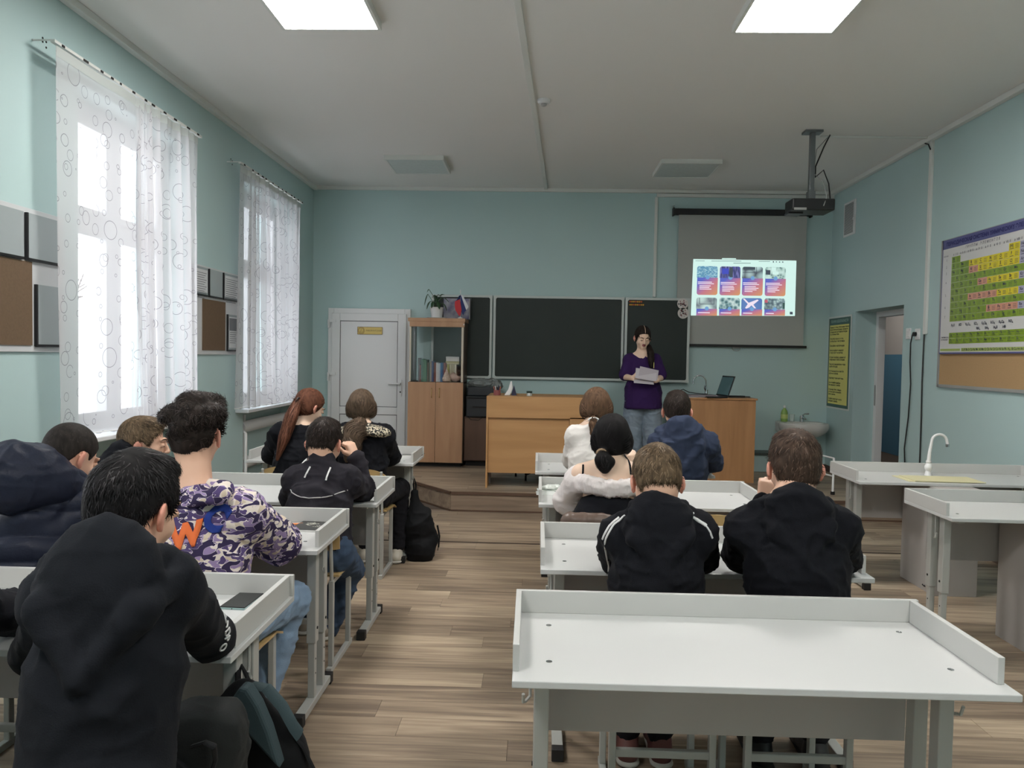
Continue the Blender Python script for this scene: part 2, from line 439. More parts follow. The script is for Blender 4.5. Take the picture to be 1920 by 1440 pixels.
def window(n, a, b):
    x0, x1 = LX-0.27, LX-0.20; c = (a+b)/2
    f = MB().frame(a, b, x0, x1, WZ0, WZ1, 0.06, 0.07, 0.10, ax='X')
    f.box(x0, x1, c-0.045, c+0.045, WZ0+0.07, WZ1-0.10).box(x0, x1, a+0.06, c-0.045, 2.23, 2.32).box(x0, x1, c+0.045, b-0.06, 2.23, 2.32)
    w = struct(f.obj('window_%d' % n, M_pvc, bevel=0.004))
    for (p, q) in ((a+0.06, c-0.045), (c+0.045, b-0.06)):
        for (r, s) in ((WZ0+0.07, 2.23), (2.32, WZ1-0.10)):
            e = 0.045
            MB().frame(p, q, x0+0.01, x1+0.015, r, s, e, ax='X').obj('sash', M_pvc, w, bevel=0.003)
            MB().box(x0+0.03, x0+0.036, p+e, q-e, r+e, s-e).obj('pane', M_glass, w)
    MB().box(LX-0.22, LX+0.12, a-0.18 if n != 2 else a-0.1, b+0.10, 0.905, 0.935).obj('window_sill', M_pvc, w, bevel=0.006)
for i, (a, b) in enumerate(WIN): window(i+1, a, b)

# right wall with the doorway to the corridor
DY0, DY1, DZ = 7.36, 8.46, 2.01
struct(MB().box(RX, RX+0.30, BY, DY0, 0, CZ).box(RX, RX+0.30, DY1, FY, 0, CZ).box(RX, RX+0.30, DY0, DY1, DZ, CZ).obj('wall_right', M_wall))
d2 = struct(MB().box(RX+0.22, RX+0.30, DY1-0.06, DY1, 0.18, DZ).box(RX+0.22, RX+0.30, DY0, DY0+0.06, 0.18, DZ).box(RX+0.22, RX+0.30, DY0+0.06, DY1-0.06, DZ-0.06, DZ).obj('door_2', M_white, bevel=0.004))
MB().box(RX+0.215, RX+0.222, DY1-0.05, DY1-0.025, 1.0, 1.22).obj('strike_plate', M_grey, d2)
M_corr_b = mat('corridor_blue', (86, 138, 168), rough=0.4); M_corr_w = mat('corridor_white', (190, 186, 184), rough=0.7)
cw = struct(MB().box(5.7, 5.8, 4.9, 14.5, 0, 1.60).obj('wall_corridor', M_corr_b))
MB().box(5.7, 5.8, 4.9, 14.5, 1.60, 3.0).obj('upper_wall', M_corr_w, cw); struct(MB().box(RX+0.3, RX+0.4, 9.2, 14.5, 0, 3.1).obj('wall_corridor_near', M_corr_w))
struct(MB().box(RX+0.3, 5.8, 5.0, 14.5, 3.0, 3.1).obj('ceiling_corridor', M_corr_w)); struct(MB().box(RX+0.3, 5.8, 14.5, 14.6, 0, 3.1).obj('wall_corridor_far', M_corr_w)); tag(MB().box(4.3, 4.9, 11.6, 12.2, 2.95, 2.999).obj('corridor_fill_lamp', mat('corridor_fill_lamp', (220,220,220), emit=(255,250,240), estr=10.0)), 'unseen fill lamp added in the corridor beyond the doorway', 'lamp'); struct(MB().box(RX+0.3, 5.8, 4.9, 5.0, 0, 3.1).obj('wall_corridor_end', M_corr_w))  # the lamp is out of view, added to brighten the corridor
dd = thing('corridor_cupboard', 'dark brown cupboard seen in the corridor through the doorway', 'cupboard')
MB().box(4.9, 5.65, 9.3, 10.45, 0.6, 2.5).obj('upper_case', mat('cupboard_brown', (84, 64, 66), rough=0.5), dd)
MB().box(4.9, 5.65, 9.3, 10.45, 0.0, 0.6).obj('lower_case', mat('cupboard_black', (28, 26, 32), rough=0.5), dd)

# cornices, cable ducts, skirting
def trim(n, mb, m=None, bevel=0.004): return struct(mb.obj('trim_%d' % n, m or M_trim, bevel=bevel))
trim(2, MB().box(LX, RX, FY-0.045, FY, CZ-0.04, CZ))
trim(3, MB().box(LX, LX+0.05, BY, FY, CZ-0.045, CZ))
trim(4, MB().box(RX-0.05, RX, BY, FY, CZ-0.045, CZ))
trim(5, MB().box(1.36, RX, FY-0.03, FY, CZ-0.085, CZ-0.045))
trim(6, MB().box(1.34, 1.375, FY-0.02, FY, 2.19, CZ-0.085))
_a, _b = Vector((-0.23, 2.6)), Vector((0.055, FY-0.045)); _d = (_b-_a).normalized(); _q = Vector((_d.y, -_d.x))*0.022
trim(7, MB().prism([(_a-_q)[:], (_a+_q)[:], (_b+_q)[:], (_b-_q)[:]], 'Z', CZ-0.018, CZ))
trim(8, MB().box(RX-0.022, RX, 6.90, 6.95, 1.72, CZ-0.045))
trim(9, MB().box(2.45, RX, 6.93, 6.96, CZ-0.016, CZ))
struct(MB().box(RX-0.018, RX, BY, DY0, 0, 0.09).box(RX-0.018, RX, DY1, FY, 0.18, 0.25).obj('baseboard_right', M_brown))
struct(MB().box(LX, LX+0.018, BY, 7.80, 0, 0.09).box(LX, LX+0.018, 7.8, FY, 0.18, 0.25).obj('baseboard_left', M_brown))
struct(MB().box(-0.5, RX, FY-0.018, FY, 0.18, 0.25).obj('baseboard_front', M_brown))

# ----------------------------------------------------------------- outside
tr = thing('bare_tree', 'bare winter tree outside the window nearest the camera', 'tree', (-7.2, 9.0, -1.0))
mb = MB()
def branch(p, d, L, r, dep):
    q = p + d*L; mid = (p+q)/2 + Vector((random.uniform(-1,1), random.uniform(-1,1), random.uniform(-1,1)))*L*0.07
    mb.tube([p, mid, q], r, 5, rs=[r, r*0.85, r*0.7])
    if dep == 0: return
    for k in range(3):
        e = (d + Vector((random.uniform(-1,1), random.uniform(-1,1), random.uniform(-0.25,0.9)))*0.75).normalized()
        branch(p + d*L*random.uniform(0.55, 1.0), e, L*random.uniform(0.6, 0.8), r*0.6, dep-1)
branch(Vector((0,0,0)), Vector((0,0,1)), 1.7, 0.13, 5)
mb.obj('branches', mat('bark', (120, 112, 112), rough=0.9), tr)
ho = thing('neighbouring_house', 'pale grey building seen outside through the window net', 'building')
MB().box(-16, -13, 15, 19.5, -4, 1.9).obj('wall', mat('house_grey', (168, 160, 164), rough=0.9), ho)
MB().prism([(14.6, 1.9), (19.9, 1.9), (17.2, 3.0)], 'X', -16.3, -12.7).obj('roof', mat('house_roof', (150, 148, 152), rough=0.9), ho)

# ----------------------------------------------------------------- net curtains
def curtain_mat():
    m = bpy.data.materials.new('net_curtain_rings'); m.use_nodes = True; nt = m.node_tree
    for n in list(nt.nodes):
        if n.type != 'OUTPUT_MATERIAL': nt.nodes.remove(n)
    out = [n for n in nt.nodes if n.type == 'OUTPUT_MATERIAL'][0]
    tc = nt.nodes.new('ShaderNodeUVMap'); tc.uv_map = 'UVMap'
    lines = None
    for sc, r0, r1, w, off in ((5.0, 0.06, 0.30, 0.010, 0), (7.5, 0.02, 0.26, 0.012, 3.7)):
        mp = nt.nodes.new('ShaderNodeMapping'); mp.inputs['Location'].default_value = (off, off*0.7, 0); nt.links.new(tc.outputs[0], mp.inputs[0])
        v = nt.nodes.new('ShaderNodeTexVoronoi'); v.voronoi_dimensions = '2D'; v.inputs['Scale'].default_value = sc; v.inputs['Randomness'].default_value = 0.75
        nt.links.new(mp.outputs[0], v.inputs['Vector'])
        sp = nt.nodes.new('ShaderNodeSeparateColor'); nt.links.new(v.outputs['Color'], sp.inputs[0])
        mr = nt.nodes.new('ShaderNodeMapRange'); mr.inputs['To Min'].default_value = r0; mr.inputs['To Max'].default_value = r1; nt.links.new(sp.outputs[0], mr.inputs[0])
        sb = nt.nodes.new('ShaderNodeMath'); sb.operation = 'SUBTRACT'; nt.links.new(v.outputs['Distance'], sb.inputs[0]); nt.links.new(mr.outputs[0], sb.inputs[1])
        ab = nt.nodes.new('ShaderNodeMath'); ab.operation = 'ABSOLUTE'; nt.links.new(sb.outputs[0], ab.inputs[0])
        lt = nt.nodes.new('ShaderNodeMath'); lt.operation = 'LESS_THAN'; lt.inputs[1].default_value = w; nt.links.new(ab.outputs[0], lt.inputs[0])
        if lines is None: lines = lt
        else:
            mm = nt.nodes.new('ShaderNodeMath'); mm.operation = 'MAXIMUM'; nt.links.new(lines.outputs[0], mm.inputs[0]); nt.links.new(lt.outputs[0], mm.inputs[1]); lines = mm
    col = nt.nodes.new('ShaderNodeMix'); col.data_type = 'RGBA'; col.inputs['A'].default_value = (0.72, 0.715, 0.735, 1); col.inputs['B'].default_value = (0.28, 0.27, 0.29, 1)
    nt.links.new(lines.outputs[0], col.inputs['Factor'])
    df = nt.nodes.new('ShaderNodeBsdfDiffuse'); tl = nt.nodes.new('ShaderNodeBsdfTranslucent'); tp = nt.nodes.new('ShaderNodeBsdfTransparent')
    nt.links.new(col.outputs['Result'], df.inputs[0]); nt.links.new(col.outputs['Result'], tl.inputs[0])
    a = nt.nodes.new('ShaderNodeMixShader'); a.inputs[0].default_value = 0.26; nt.links.new(df.outputs[0], a.inputs[1]); nt.links.new(tl.outputs[0], a.inputs[2])
    b = nt.nodes.new('ShaderNodeMixShader'); nt.links.new(tp.outputs[0], b.inputs[2]); nt.links.new(a.outputs[0], b.inputs[1])
    mr = nt.nodes.new('ShaderNodeMapRange'); mr.inputs['To Min'].default_value = 0.40; mr.inputs['To Max'].default_value = 0.22; nt.links.new(lines.outputs[0], mr.inputs[0])
    nt.links.new(mr.outputs[0], b.inputs[0]); nt.links.new(b.outputs[0], out.inputs['Surface']); return m
M_net = curtain_mat()
def curtain(label, y0, y1, ysplit, seed, zb=0.955, zt=3.07, hem_out=0.06):
    """one net: plain at the near end, gathered in pleats beyond ysplit"""
    t = thing('net_curtain', label, 'curtain', (LX+0.12, y0, 0)); rnd = random.Random(seed)
    NU, NV = 260, 26; V = []; UV = []
    fr = [rnd.uniform(0, 6.28) for _ in range(6)]
    ac = 0; prev = None
    for i in range(NU+1):
        s = i/NU; y = (y1-y0)*s
        g = min(1, max(0, (y - ysplit)/0.25))
        for j in range(NV+1):
            v = j/NV; z = zt + (zb-zt)*v
            x = (0.010*(1-g) + 0.032*g) * sin(y*(9*(1-g)+46*g) + fr[0] + 0.7*sin(y*5+fr[1]) + 0.5*v*sin(y*7+fr[2])) * (0.45+0.55*min(1, v*3))
            x += 0.03*sin(y*3.1+fr[3])*v + 0.012*sin(y*61+fr[4])*g*(1-0.5*v)
            yy = y + (0.03*sin(v*3+fr[5]))*(1 if s < 0.5 else -1)*(1-abs(2*s-1))
            if i == 0 or i < 8: yy += hem_out*v*v*(1-i/8)
            yy += 0.012*v*sin(y*40+fr[2])*g
            V.append((x, yy, z + (0.006*sin(y*50) if j == NV else 0)))
    u = 0; us = [0]
    for i in range(1, NU+1):
        a = V[i*(NV+1)+NV//2]; b = V[(i-1)*(NV+1)+NV//2]; u += math.dist(a, b); us.append(u)
    Q = [(i*(NV+1)+j, (i+1)*(NV+1)+j, (i+1)*(NV+1)+j+1, i*(NV+1)+j+1) for i in range(NU) for j in range(NV)]
    o = mk('net', V, Q, M_net, t)
    uv = o.data.uv_layers.new(name='UVMap')
    buf = np.zeros((len(o.data.loops), 2), np.float32)
    vi = np.zeros(len(o.data.loops), np.int32); o.data.loops.foreach_get('vertex_index', vi)
    buf[:,0] = np.array(us)[vi // (NV+1)]; buf[:,1] = (1 - (vi % (NV+1))/NV)*(zt-zb)
    uv.data.foreach_set('uv', buf.ravel())
    # hem and heading tape
    MB().tube([(V[i*(NV+1)+NV][0], V[i*(NV+1)+NV][1], zb+0.004) for i in range(0, NU+1, 2)], 0.0035, 4).obj('hem', mat('net_hem', (226, 226, 228), rough=0.8), t)
    mb = MB()
    for i in range(0, NU, 2):
        a, b = V[i*(NV+1)], V[min(NU, i+2)*(NV+1)]
        mb.quad((a[0]+0.003, a[1], zt), (b[0]+0.003, b[1], zt), (b[0]+0.003, b[1], zt-0.055), (a[0]+0.003, a[1], zt-0.055))
    mb.obj('heading_tape', mat('net_tape', (186, 192, 190), rough=0.9), t)
    return t
def curtain_rail(label, y0, y1):
    t = thing('curtain_rail', label, 'curtain rail', (LX+0.12, y0, 3.09))
    MB().box(-0.012, 0.012, 0, y1-y0, -0.012, 0.004).obj('track', M_trim, t)
    for y in (0.01, (y1-y0)/2, y1-y0-0.03): MB().box(-0.12, 0.0, y, y+0.010, 0.002, 0.008).obj('bracket', M_trim, t)
    k = 0.06
    while k < y1-y0:
        MB().box(0.012, 0.016, k, k+random.uniform(0.015, 0.05), -0.012, 0.0).obj('hook_gap', M_dark, t); k += random.uniform(0.09, 0.2)
    for (dy, dz) in ((0.10, 0.05), (0.10, 0.03), (0.13, 0.04), (0.13, 0.01)): MB().cyl((-0.1205, dy, dz), 0.006, 0.003, 8, axis='X').obj('screw_hole', M_dark, t)
curtain('net curtain with ring pattern on the nearer window, drawn half open', 4.07, 5.80, 0.80, 3)
curtain('gathered net curtain with ring pattern on the window by the white door', 6.62, 8.32, 0.12, 9, hem_out=-0.03)
curtain_rail('thin white curtain rail over the nearer window', 4.05, 5.84)
curtain_rail('thin white curtain rail over the window by the white door', 6.61, 8.36)

# heating pipe in the niche
t = thing('heating_register', 'thick white heating pipe under the window by the white door', 'radiator')
MB().tube([(LX-0.06, 7.10, 0.745), (LX-0.06, 8.40, 0.745)], 0.055, 20).obj('pipe', M_white, t, smooth=True)
MB().tube([(LX-0.06, 7.10, 0.40), (LX-0.06, 8.40, 0.40)], 0.055, 20).obj('pipe', M_white, t, smooth=True)
MB().tube([(LX-0.06, 7.20, 0.0), (LX-0.06, 7.20, 0.86)], 0.016, 10).obj('riser_pipe', M_white, t, smooth=True)
MB().tube([(LX-0.06, 7.10, 0.745), (LX+0.02, 7.04, 0.70), (LX+0.02, 7.04, 0.0)], 0.014, 10).obj('riser_pipe', M_white, t, smooth=True)

# ----------------------------------------------------------------- ceiling lights
def light_mat():
    m = bpy.data.materials.new('lit_diffuser'); m.use_nodes = True; nt = m.node_tree; b = nt.nodes['Principled BSDF']
    b.inputs['Base Color'].default_value = (0.8, 0.8, 0.8, 1)
    tc = nt.nodes.new('ShaderNodeTexCoord'); w = nt.nodes.new('ShaderNodeTexWave'); w.bands_direction = 'X'; w.inputs['Scale'].default_value = 2.3; w.inputs['Phase Offset'].default_value = 1.5
    nt.links.new(tc.outputs['Object'], w.inputs['Vector'])
    mr = nt.nodes.new('ShaderNodeMapRange'); mr.inputs['To Min'].default_value = PANEL_EMIT*0.45; mr.inputs['To Max'].default_value = PANEL_EMIT*1.3; nt.links.new(w.outputs['Fac'], mr.inputs[0])
    b.inputs['Emission Color'].default_value = (1.0, 0.965, 0.925, 1); nt.links.new(mr.outputs[0], b.inputs['Emission Strength']); return m
M_lit = light_mat(); M_off = mat('unlit_diffuser', (196, 204, 202), rough=0.35, noise=0.2, nscale=30)
def ceiling_light(x, y, lit, label, w=0.60, d=0.62):
    t = thing('ceiling_light', label, 'ceiling light', (x, y, CZ), group='square ceiling light panels')
    w /= 2; d /= 2
    MB().box(-w, w, -d, -d+0.02, -0.045, 0).box(-w, w, d-0.02, d, -0.045, 0).box(-w, -w+0.02, -d+0.02, d-0.02, -0.045, 0).box(w-0.02, w, -d+0.02, d-0.02, -0.045, 0).box(-w+0.02, w-0.02, -d+0.02, d-0.02, -0.006, 0).obj('frame', M_trim, t)
    MB().box(-w+0.02, w-0.02, -d+0.02, d-0.02, -0.042, -0.034).obj('diffuser', M_lit if lit else M_off, t)
ceiling_light(-1.28, 4.37, True, 'lit square ceiling panel near the windows')
ceiling_light(1.415, 4.39, True, 'lit square ceiling panel on the door side of the room')
ceiling_light(-1.28, 8.03, False, 'unlit ceiling panel in front of the white door and bookcase')
ceiling_light(1.49, 8.08, False, 'unlit ceiling panel in front of the projection screen')
ceiling_light(-1.31, 0.7, True, 'lit ceiling panel behind the camera on the window side')
ceiling_light(1.445, 0.7, True, 'lit ceiling panel behind the camera on the door side')
t = thing('smoke_detector', 'small round white smoke detector beside the ceiling cable strip', 'smoke detector', (0.005, 6.04, CZ))
MB().lathe((0,0,0), [(0.052, 0), (0.052, -0.018), (0.04, -0.032), (0.0, -0.034)], 24).obj('base', M_white, t, smooth=True)
MB().lathe((0,0,0), [(0.024, -0.03), (0.024, -0.044), (0.014, -0.05), (0.0, -0.05)], 16).obj('sensor', mat('sensor_grey', (180, 180, 180)), t, smooth=True)
# ================================================================= FRONT WALL
M_board = mat('chalkboard_green', (42, 50, 48), rough=0.5, spec=0.3, noise=0.35, nscale=2.5, c2=(50, 58, 55))
M_alu = mat('board_frame', (196, 203, 201), rough=0.35)
t = thing('chalkboard', 'dark green three-panel chalkboard with white metal frame on the front wall', 'chalkboard', (0, FY, 0))
def panel(x0, x1, z0, z1, y=-0.03):
    p = MB().box(x0+0.01, x1-0.01, y, y+0.02, z0+0.01, z1-0.01).obj('panel', M_board, t)
    e = 0.028
    MB().frame(x0, x1, y-0.012, y+0.024, z0, z1, e).obj('frame', M_alu, p, bevel=0.003)
    for cx, cz, sx, sz in ((x0, z0, 1, 1), (x1, z0, -1, 1), (x0, z1, 1, -1), (x1, z1, -1, -1)):
        MB().prism([(cx, cz), (cx+sx*0.07, cz), (cx, cz+sz*0.07)] , 'Y', y-0.016, y-0.010).obj('corner_cap', M_alu, p)
panel(-1.28, -0.555, 1.19, 2.18); panel(-0.54, 1.005, 1.19, 2.18, -0.04); panel(1.012, 1.770, 1.187, 2.175, -0.088)
# yellow magnet letters and two round stickers
t = thing('magnet_letters', 'row of small yellow and orange decorations at the top of the right board panel', 'decoration', (1.05, FY-0.105, 2.11))
for r in range(2):
    for k in range(8):
        x = 0.015 + k*0.022; z = 0.016 - r*0.036
        if r == 0 and k > 6: continue
        MB().lathe((0,0,0), [(0.0105, 0), (0.0105, 0.004), (0, 0.004)], 7).obj('petal', mat('magnet_yellow', (206, 150, 44)) if (k+r) % 3 else mat('magnet_orange', (196, 92, 52)), t)
        o = t.children[-1]; o.rotation_euler = (pi/2, 0, 0); o.location = (x, 0, z)
def sticker(x, z, lab, seed):
    t = thing('round_sticker', lab, 'sticker', (x, FY-0.108, z)); rnd = random.Random(seed)
    o = MB().lathe((0,0,0), [(0.064, 0), (0.064, 0.003), (0, 0.003)], 28).obj('disc', mat('sticker_white', (214, 208, 204)), t); o.rotation_euler = (pi/2, 0, 0)
    mb = MB()
    for k in range(22):
        a = rnd.uniform(0, 6.28); r = rnd.uniform(0, 0.045); s = rnd.uniform(0.004, 0.012); cx, cz = r*cos(a), r*sin(a)
        mb.prism([(cx+s*cos(q)*rnd.uniform(.5,1.3), cz+s*sin(q)) for q in (0, 1.3, 2.6, 3.9, 5.2)], 'Y', -0.006, -0.004, mi=k % 3)
    mb.obj('print', [mat('sticker_red', (120, 52, 56)), mat('sticker_dark', (60, 50, 60)), mat('sticker_pink', (170, 120, 124))], t)
sticker(1.678, 2.110, 'upper round white sticker with dark red drawing on the board corner', 2)
sticker(1.686, 2.000, 'lower round white sticker with dark red drawing on the board corner', 5)
MB().lathe((0,0,0), [(0.028, 0), (0.028, 0.004), (0, 0.004)], 14)

# ----- projection screen with the projected page
sx0, sx1 = 1.60, 3.135
t = thing('projection_screen', 'pulled-down grey projection screen with black casing showing a web page', 'projection screen', (0, FY-0.04, 0))
MB().box(sx0-0.05, sx1+0.02, -0.035, 0.035, 3.155, 3.225).box(sx0-0.055, sx0-0.035, -0.04, 0.04, 3.14, 3.235).box(sx1+0.005, sx1+0.025, -0.04, 0.04, 3.14, 3.235).obj('casing', M_black, t, bevel=0.006)
MB().tube([(sx0-0.045, 0, 3.225), (sx0-0.045, 0, 3.26), (sx0-0.03, 0, 3.265)], 0.006, 8).obj('hanger', M_metal, t)
MB().box(sx0+0.02, sx1-0.03, -0.004, -0.002, 1.645, 3.17).obj('fabric', mat('screen_fabric', (172, 174, 170), rough=0.8), t)
MB().box(sx0+0.0, sx1+0.01, -0.016, 0.008, 1.615, 1.645).obj('bottom_bar', M_black, t, bevel=0.004)
MB().tube([(2.33+0.045*cos(a), -0.004, 1.60-0.03*sin(a)) for a in [k*pi/10 for k in range(11)]], 0.004, 6).box(2.285, 2.375, -0.008, 0.0, 1.60, 1.62).obj('pull_handle', M_grey, t)
# the page (flat, laid on the fabric): corner points of the lit quadrilateral
def emis(name, rgb, st=1.0, rgb2=None, d=(0.5, 0.5)):
    if name in MATS: return MATS[name]
    m = bpy.data.materials.new(name); m.use_nodes = True; MATS[name] = m; nt = m.node_tree; b = nt.nodes['Principled BSDF']
    b.inputs['Base Color'].default_value = (0.02, 0.02, 0.02, 1); b.inputs['Roughness'].default_value = 0.9; b.inputs['Specular IOR Level'].default_value = 0
    b.inputs['Emission Strength'].default_value = st*0.8; b.inputs['Emission Color'].default_value = (*s2l(rgb), 1)
    if rgb2:
        tc = nt.nodes.new('ShaderNodeTexCoord'); sp = nt.nodes.new('ShaderNodeSeparateXYZ'); nt.links.new(tc.outputs['Generated'], sp.inputs[0])
        m1 = nt.nodes.new('ShaderNodeMath'); m1.operation = 'MULTIPLY'; m1.inputs[1].default_value = d[0]; nt.links.new(sp.outputs['X'], m1.inputs[0])
        m2 = nt.nodes.new('ShaderNodeMath'); m2.operation = 'MULTIPLY_ADD'; m2.inputs[1].default_value = -d[1]; m2.inputs[2].default_value = 0
        nt.links.new(sp.outputs['Z'], m2.inputs[0])
        m3 = nt.nodes.new('ShaderNodeMath'); m3.operation = 'ADD'; nt.links.new(m1.outputs[0], m3.inputs[0]); nt.links.new(m2.outputs[0], m3.inputs[1])
        m4 = nt.nodes.new('ShaderNodeMath'); m4.operation = 'ADD'; m4.inputs[1].default_value = d[1]; nt.links.new(m3.outputs[0], m4.inputs[0])
        r = nt.nodes.new('ShaderNodeValToRGB'); el = r.color_ramp.elements
        el[0].position = 0.2; el[0].color = (*s2l(rgb), 1); el[1].position = 1.0; el[1].color = (*s2l(rgb2), 1)
        e = el.new(0.6); e.color = (*s2l((206, 130, 146)), 1)
        nt.links.new(m4.outputs[0], r.inputs['Fac']); nt.links.new(r.outputs[0], b.inputs['Emission Color'])
    return m
YS = FY - 0.04 - 0.006
def pg(u, v, lift=0.0):
    """u, v in the 8x enlarged view of the page; returns a point on the screen fabric"""
    p = at(1280 + u/8.0, 460 + v/8.0, YS); return (p.x, -0.006 - lift, p.z)
E_white = emis('page_white', (214, 246, 238), 1.05)
page = MB().quad(pg(160, 205), pg(1706, 230), pg(1684, 1060), pg(122, 1052)).obj('projected_page', E_white, t, recalc=False)
MB().quad(pg(590, 192), pg(800, 194), pg(800, 210, .0005), pg(590, 208)).obj('page_tab', E_white, page, recalc=False)
def rrect(x0, y0, x1, y1, r, sk, lift, sides='tb'):
    pts = []
    for cx, cy, a0, on in ((x1-r, y0+r, -90, 't' in sides), (x1-r, y1-r, 0, 'b' in sides), (x0+r, y1-r, 90, 'b' in sides), (x0+r, y0+r, 180, 't' in sides)):
        if not on:
            q = {-90: (x1, y0), 0: (x1, y1), 90: (x0, y1), 180: (x0, y0)}[a0]; pts.append(q); continue
        for k in range(6):
            a = radians(a0 + 18*k); pts.append((cx + r*cos(a), cy + r*sin(a)))
    return [pg(x + (y-y0)*sk, y + (x-x0)*0.014, lift) for x, y in pts]
E_grad = emis('card_gradient', (100, 112, 206), 0.95, (222, 160, 112), (0.55, 0.5))
E_txt = emis('page_text', (250, 235, 250), 1.0); E_gr = emis('page_grey', (150, 178, 176), 0.8); E_ic = emis('icon_blue', (126, 176, 226), 0.9)
def photo_mat(name, a, b_, c, sc, an=(1,1,1)):
    m = bpy.data.materials.new(name); m.use_nodes = True; nt = m.node_tree; b = nt.nodes['Principled BSDF']
    b.inputs['Base Color'].default_value = (0.02,0.02,0.02,1); b.inputs['Roughness'].default_value = 0.9; b.inputs['Emission Strength'].default_value = 0.72
    tc = nt.nodes.new('ShaderNodeTexCoord'); mp = nt.nodes.new('ShaderNodeMapping'); mp.inputs['Scale'].default_value = an
    mp.inputs['Rotation'].default_value = (0, 0.5, 0); nt.links.new(tc.outputs['Object'], mp.inputs[0])
    n = nt.nodes.new('ShaderNodeTexVoronoi'); n.inputs['Scale'].default_value = sc; nt.links.new(mp.outputs[0], n.inputs['Vector'])
    r = nt.nodes.new('ShaderNodeValToRGB'); e = r.color_ramp.elements; e[0].position = 0.1; e[0].color = (*s2l(a), 1); e[1].position = 0.8; e[1].color = (*s2l(c), 1)
    q = e.new(0.4); q.color = (*s2l(b_), 1); nt.links.new(n.outputs['Distance'], r.inputs['Fac']); nt.links.new(r.outputs[0], b.inputs['Emission Color']); return m
PH = [photo_mat('photo_keyboard', (120, 190, 215), (80, 140, 180), (190, 235, 245), 40, (1,1,3)), photo_mat('photo_violet', (96, 104, 190), (70, 76, 120), (150, 150, 220), 14, (3,1,.6)),
      photo_mat('photo_pale', (210, 238, 232), (190, 220, 220), (90, 100, 110), 10), photo_mat('photo_office', (90, 120, 124), (180, 214, 206), (214, 244, 236), 26),
      photo_mat('photo_desk', (214, 240, 234), (206, 234, 228), (120, 130, 140), 8), photo_mat('photo_robot', (70, 100, 104), (120, 160, 164), (214, 236, 232), 24),
      photo_mat('photo_sky', (112, 150, 206), (104, 140, 200), (96, 128, 192), 5), photo_mat('photo_circuit', (200, 226, 222), (150, 176, 180), (90, 110, 120), 30)]
for row in range(2):
    for k in range(4):
        x0 = (218, 560, 895, 1238)[k] - (12 if row else 0); x1 = x0 + 310
        if row == 0: y0, ym, y1 = 310 + k*5, 482 + k*6, 742 + k*6
        else: y0, ym, y1 = 782 + k*4, 950 + k*4, 1052 + k*0
        c = MB().add(*(lambda P: (P, [tuple(range(len(P)))]))(rrect(x0, ym, x1, y1, 34, -0.035, 0.001, 'b' if row == 0 else ''))).obj('card', E_grad, page, recalc=False)
        MB().add(*(lambda P: (P, [tuple(range(len(P)))]))(rrect(x0, y0, x1, ym, 34, -0.035, 0.001, 't'))).obj('card_photo', PH[row*4+k], page, recalc=False)
        mb = MB(); q = [(x0+155+30*cos(a), ym-2+30*sin(a)) for a in [j*pi/10 for j in range(20)]]
        mb.add([pg(a, b, 0.002) for a, b in q], [tuple(range(20))], 0)
        if row == 0:
            yy = ym + 62
            for i, (ind, ln) in enumerate(((18, 210), (18, 240), (40, 170), (40, 150 + 30*k % 90), (40, 180), (40, 120))[: (5, 6, 6, 6)[k]]):
                mb.add([pg(a - 8, b, 0.002) for a, b in ((x0+ind, yy), (x0+ind+ln, yy+3), (x0+ind+ln, yy+15), (x0+ind, yy+12))], [(0,1,2,3)], 1); yy += 24 + (8 if i == 1 else 0)
        else:
            mb.add([pg(a, b, 0.002) for a, b in ((x0+22, ym+52), (x0+200-20*k, ym+55), (x0+200-20*k, ym+68), (x0+22, ym+65))], [(0,1,2,3)], 1)
        mb.obj('card_text', [E_ic, E_txt], page, recalc=False)
pieces = []; mb = MB()   # drone shape, window and monitor shapes on the card photographs
for pts in (((900,800),(930,800),(990,862),(1120,812),(1140,826),(1060,890),(1100,945),(1075,945),(1030,900),(1000,930),(955,950),(935,940),(975,880)),):
    mb.add([pg(a, b, 0.002) for a, b in pts], [tuple(range(len(pts)))], 0)
for x0, y0, x1, y1, mi in ((700, 325, 752, 478, 1), (590, 345, 690, 430, 2), (912, 325, 1088, 366, 1), (1105, 325, 1112, 430, 1), (900, 404, 1100, 412, 1), (1245, 370, 1315, 440, 1), (1335, 330, 1400, 390, 3), (1345, 395, 1440, 440, 3), (250, 785, 258, 880, 1), (258, 876, 475, 884, 1), (466, 785, 474, 880, 1), (1500, 860, 1530, 950, 4), (1230, 815, 1275, 860, 5), (1606, 996, 1650, 1036, 1), (1352, 236, 1368, 258, 1), (1398, 240, 1412, 256, 1), (1446, 242, 1462, 258, 1), (1490, 242, 1510, 258, 1), (760, 262, 1020, 272, 6), (430, 232, 880, 240, 6), (190, 228, 330, 236, 6), (1140, 238, 1310, 246, 6)):
    pieces.append((x0, y0, x1, y1, mi))
PMS = [E_txt, emis('pic_dark', (84, 96, 108), 0.8), emis('pic_blue', (80, 92, 205), 0.9), E_white, emis('pic_green', (74, 104, 98), 0.8), emis('pic_red', (206, 110, 126), 0.9), E_gr]
mb.obj('drone_picture', E_txt, page, recalc=False)
for x0, y0, x1, y1, mi in pieces: MB().add([pg(a, b, 0.0022) for a, b in ((x0, y0), (x1, y0+2), (x1, y1+2), (x0, y1))], [(0,1,2,3)]).obj('page_detail', PMS[mi], page, recalc=False)

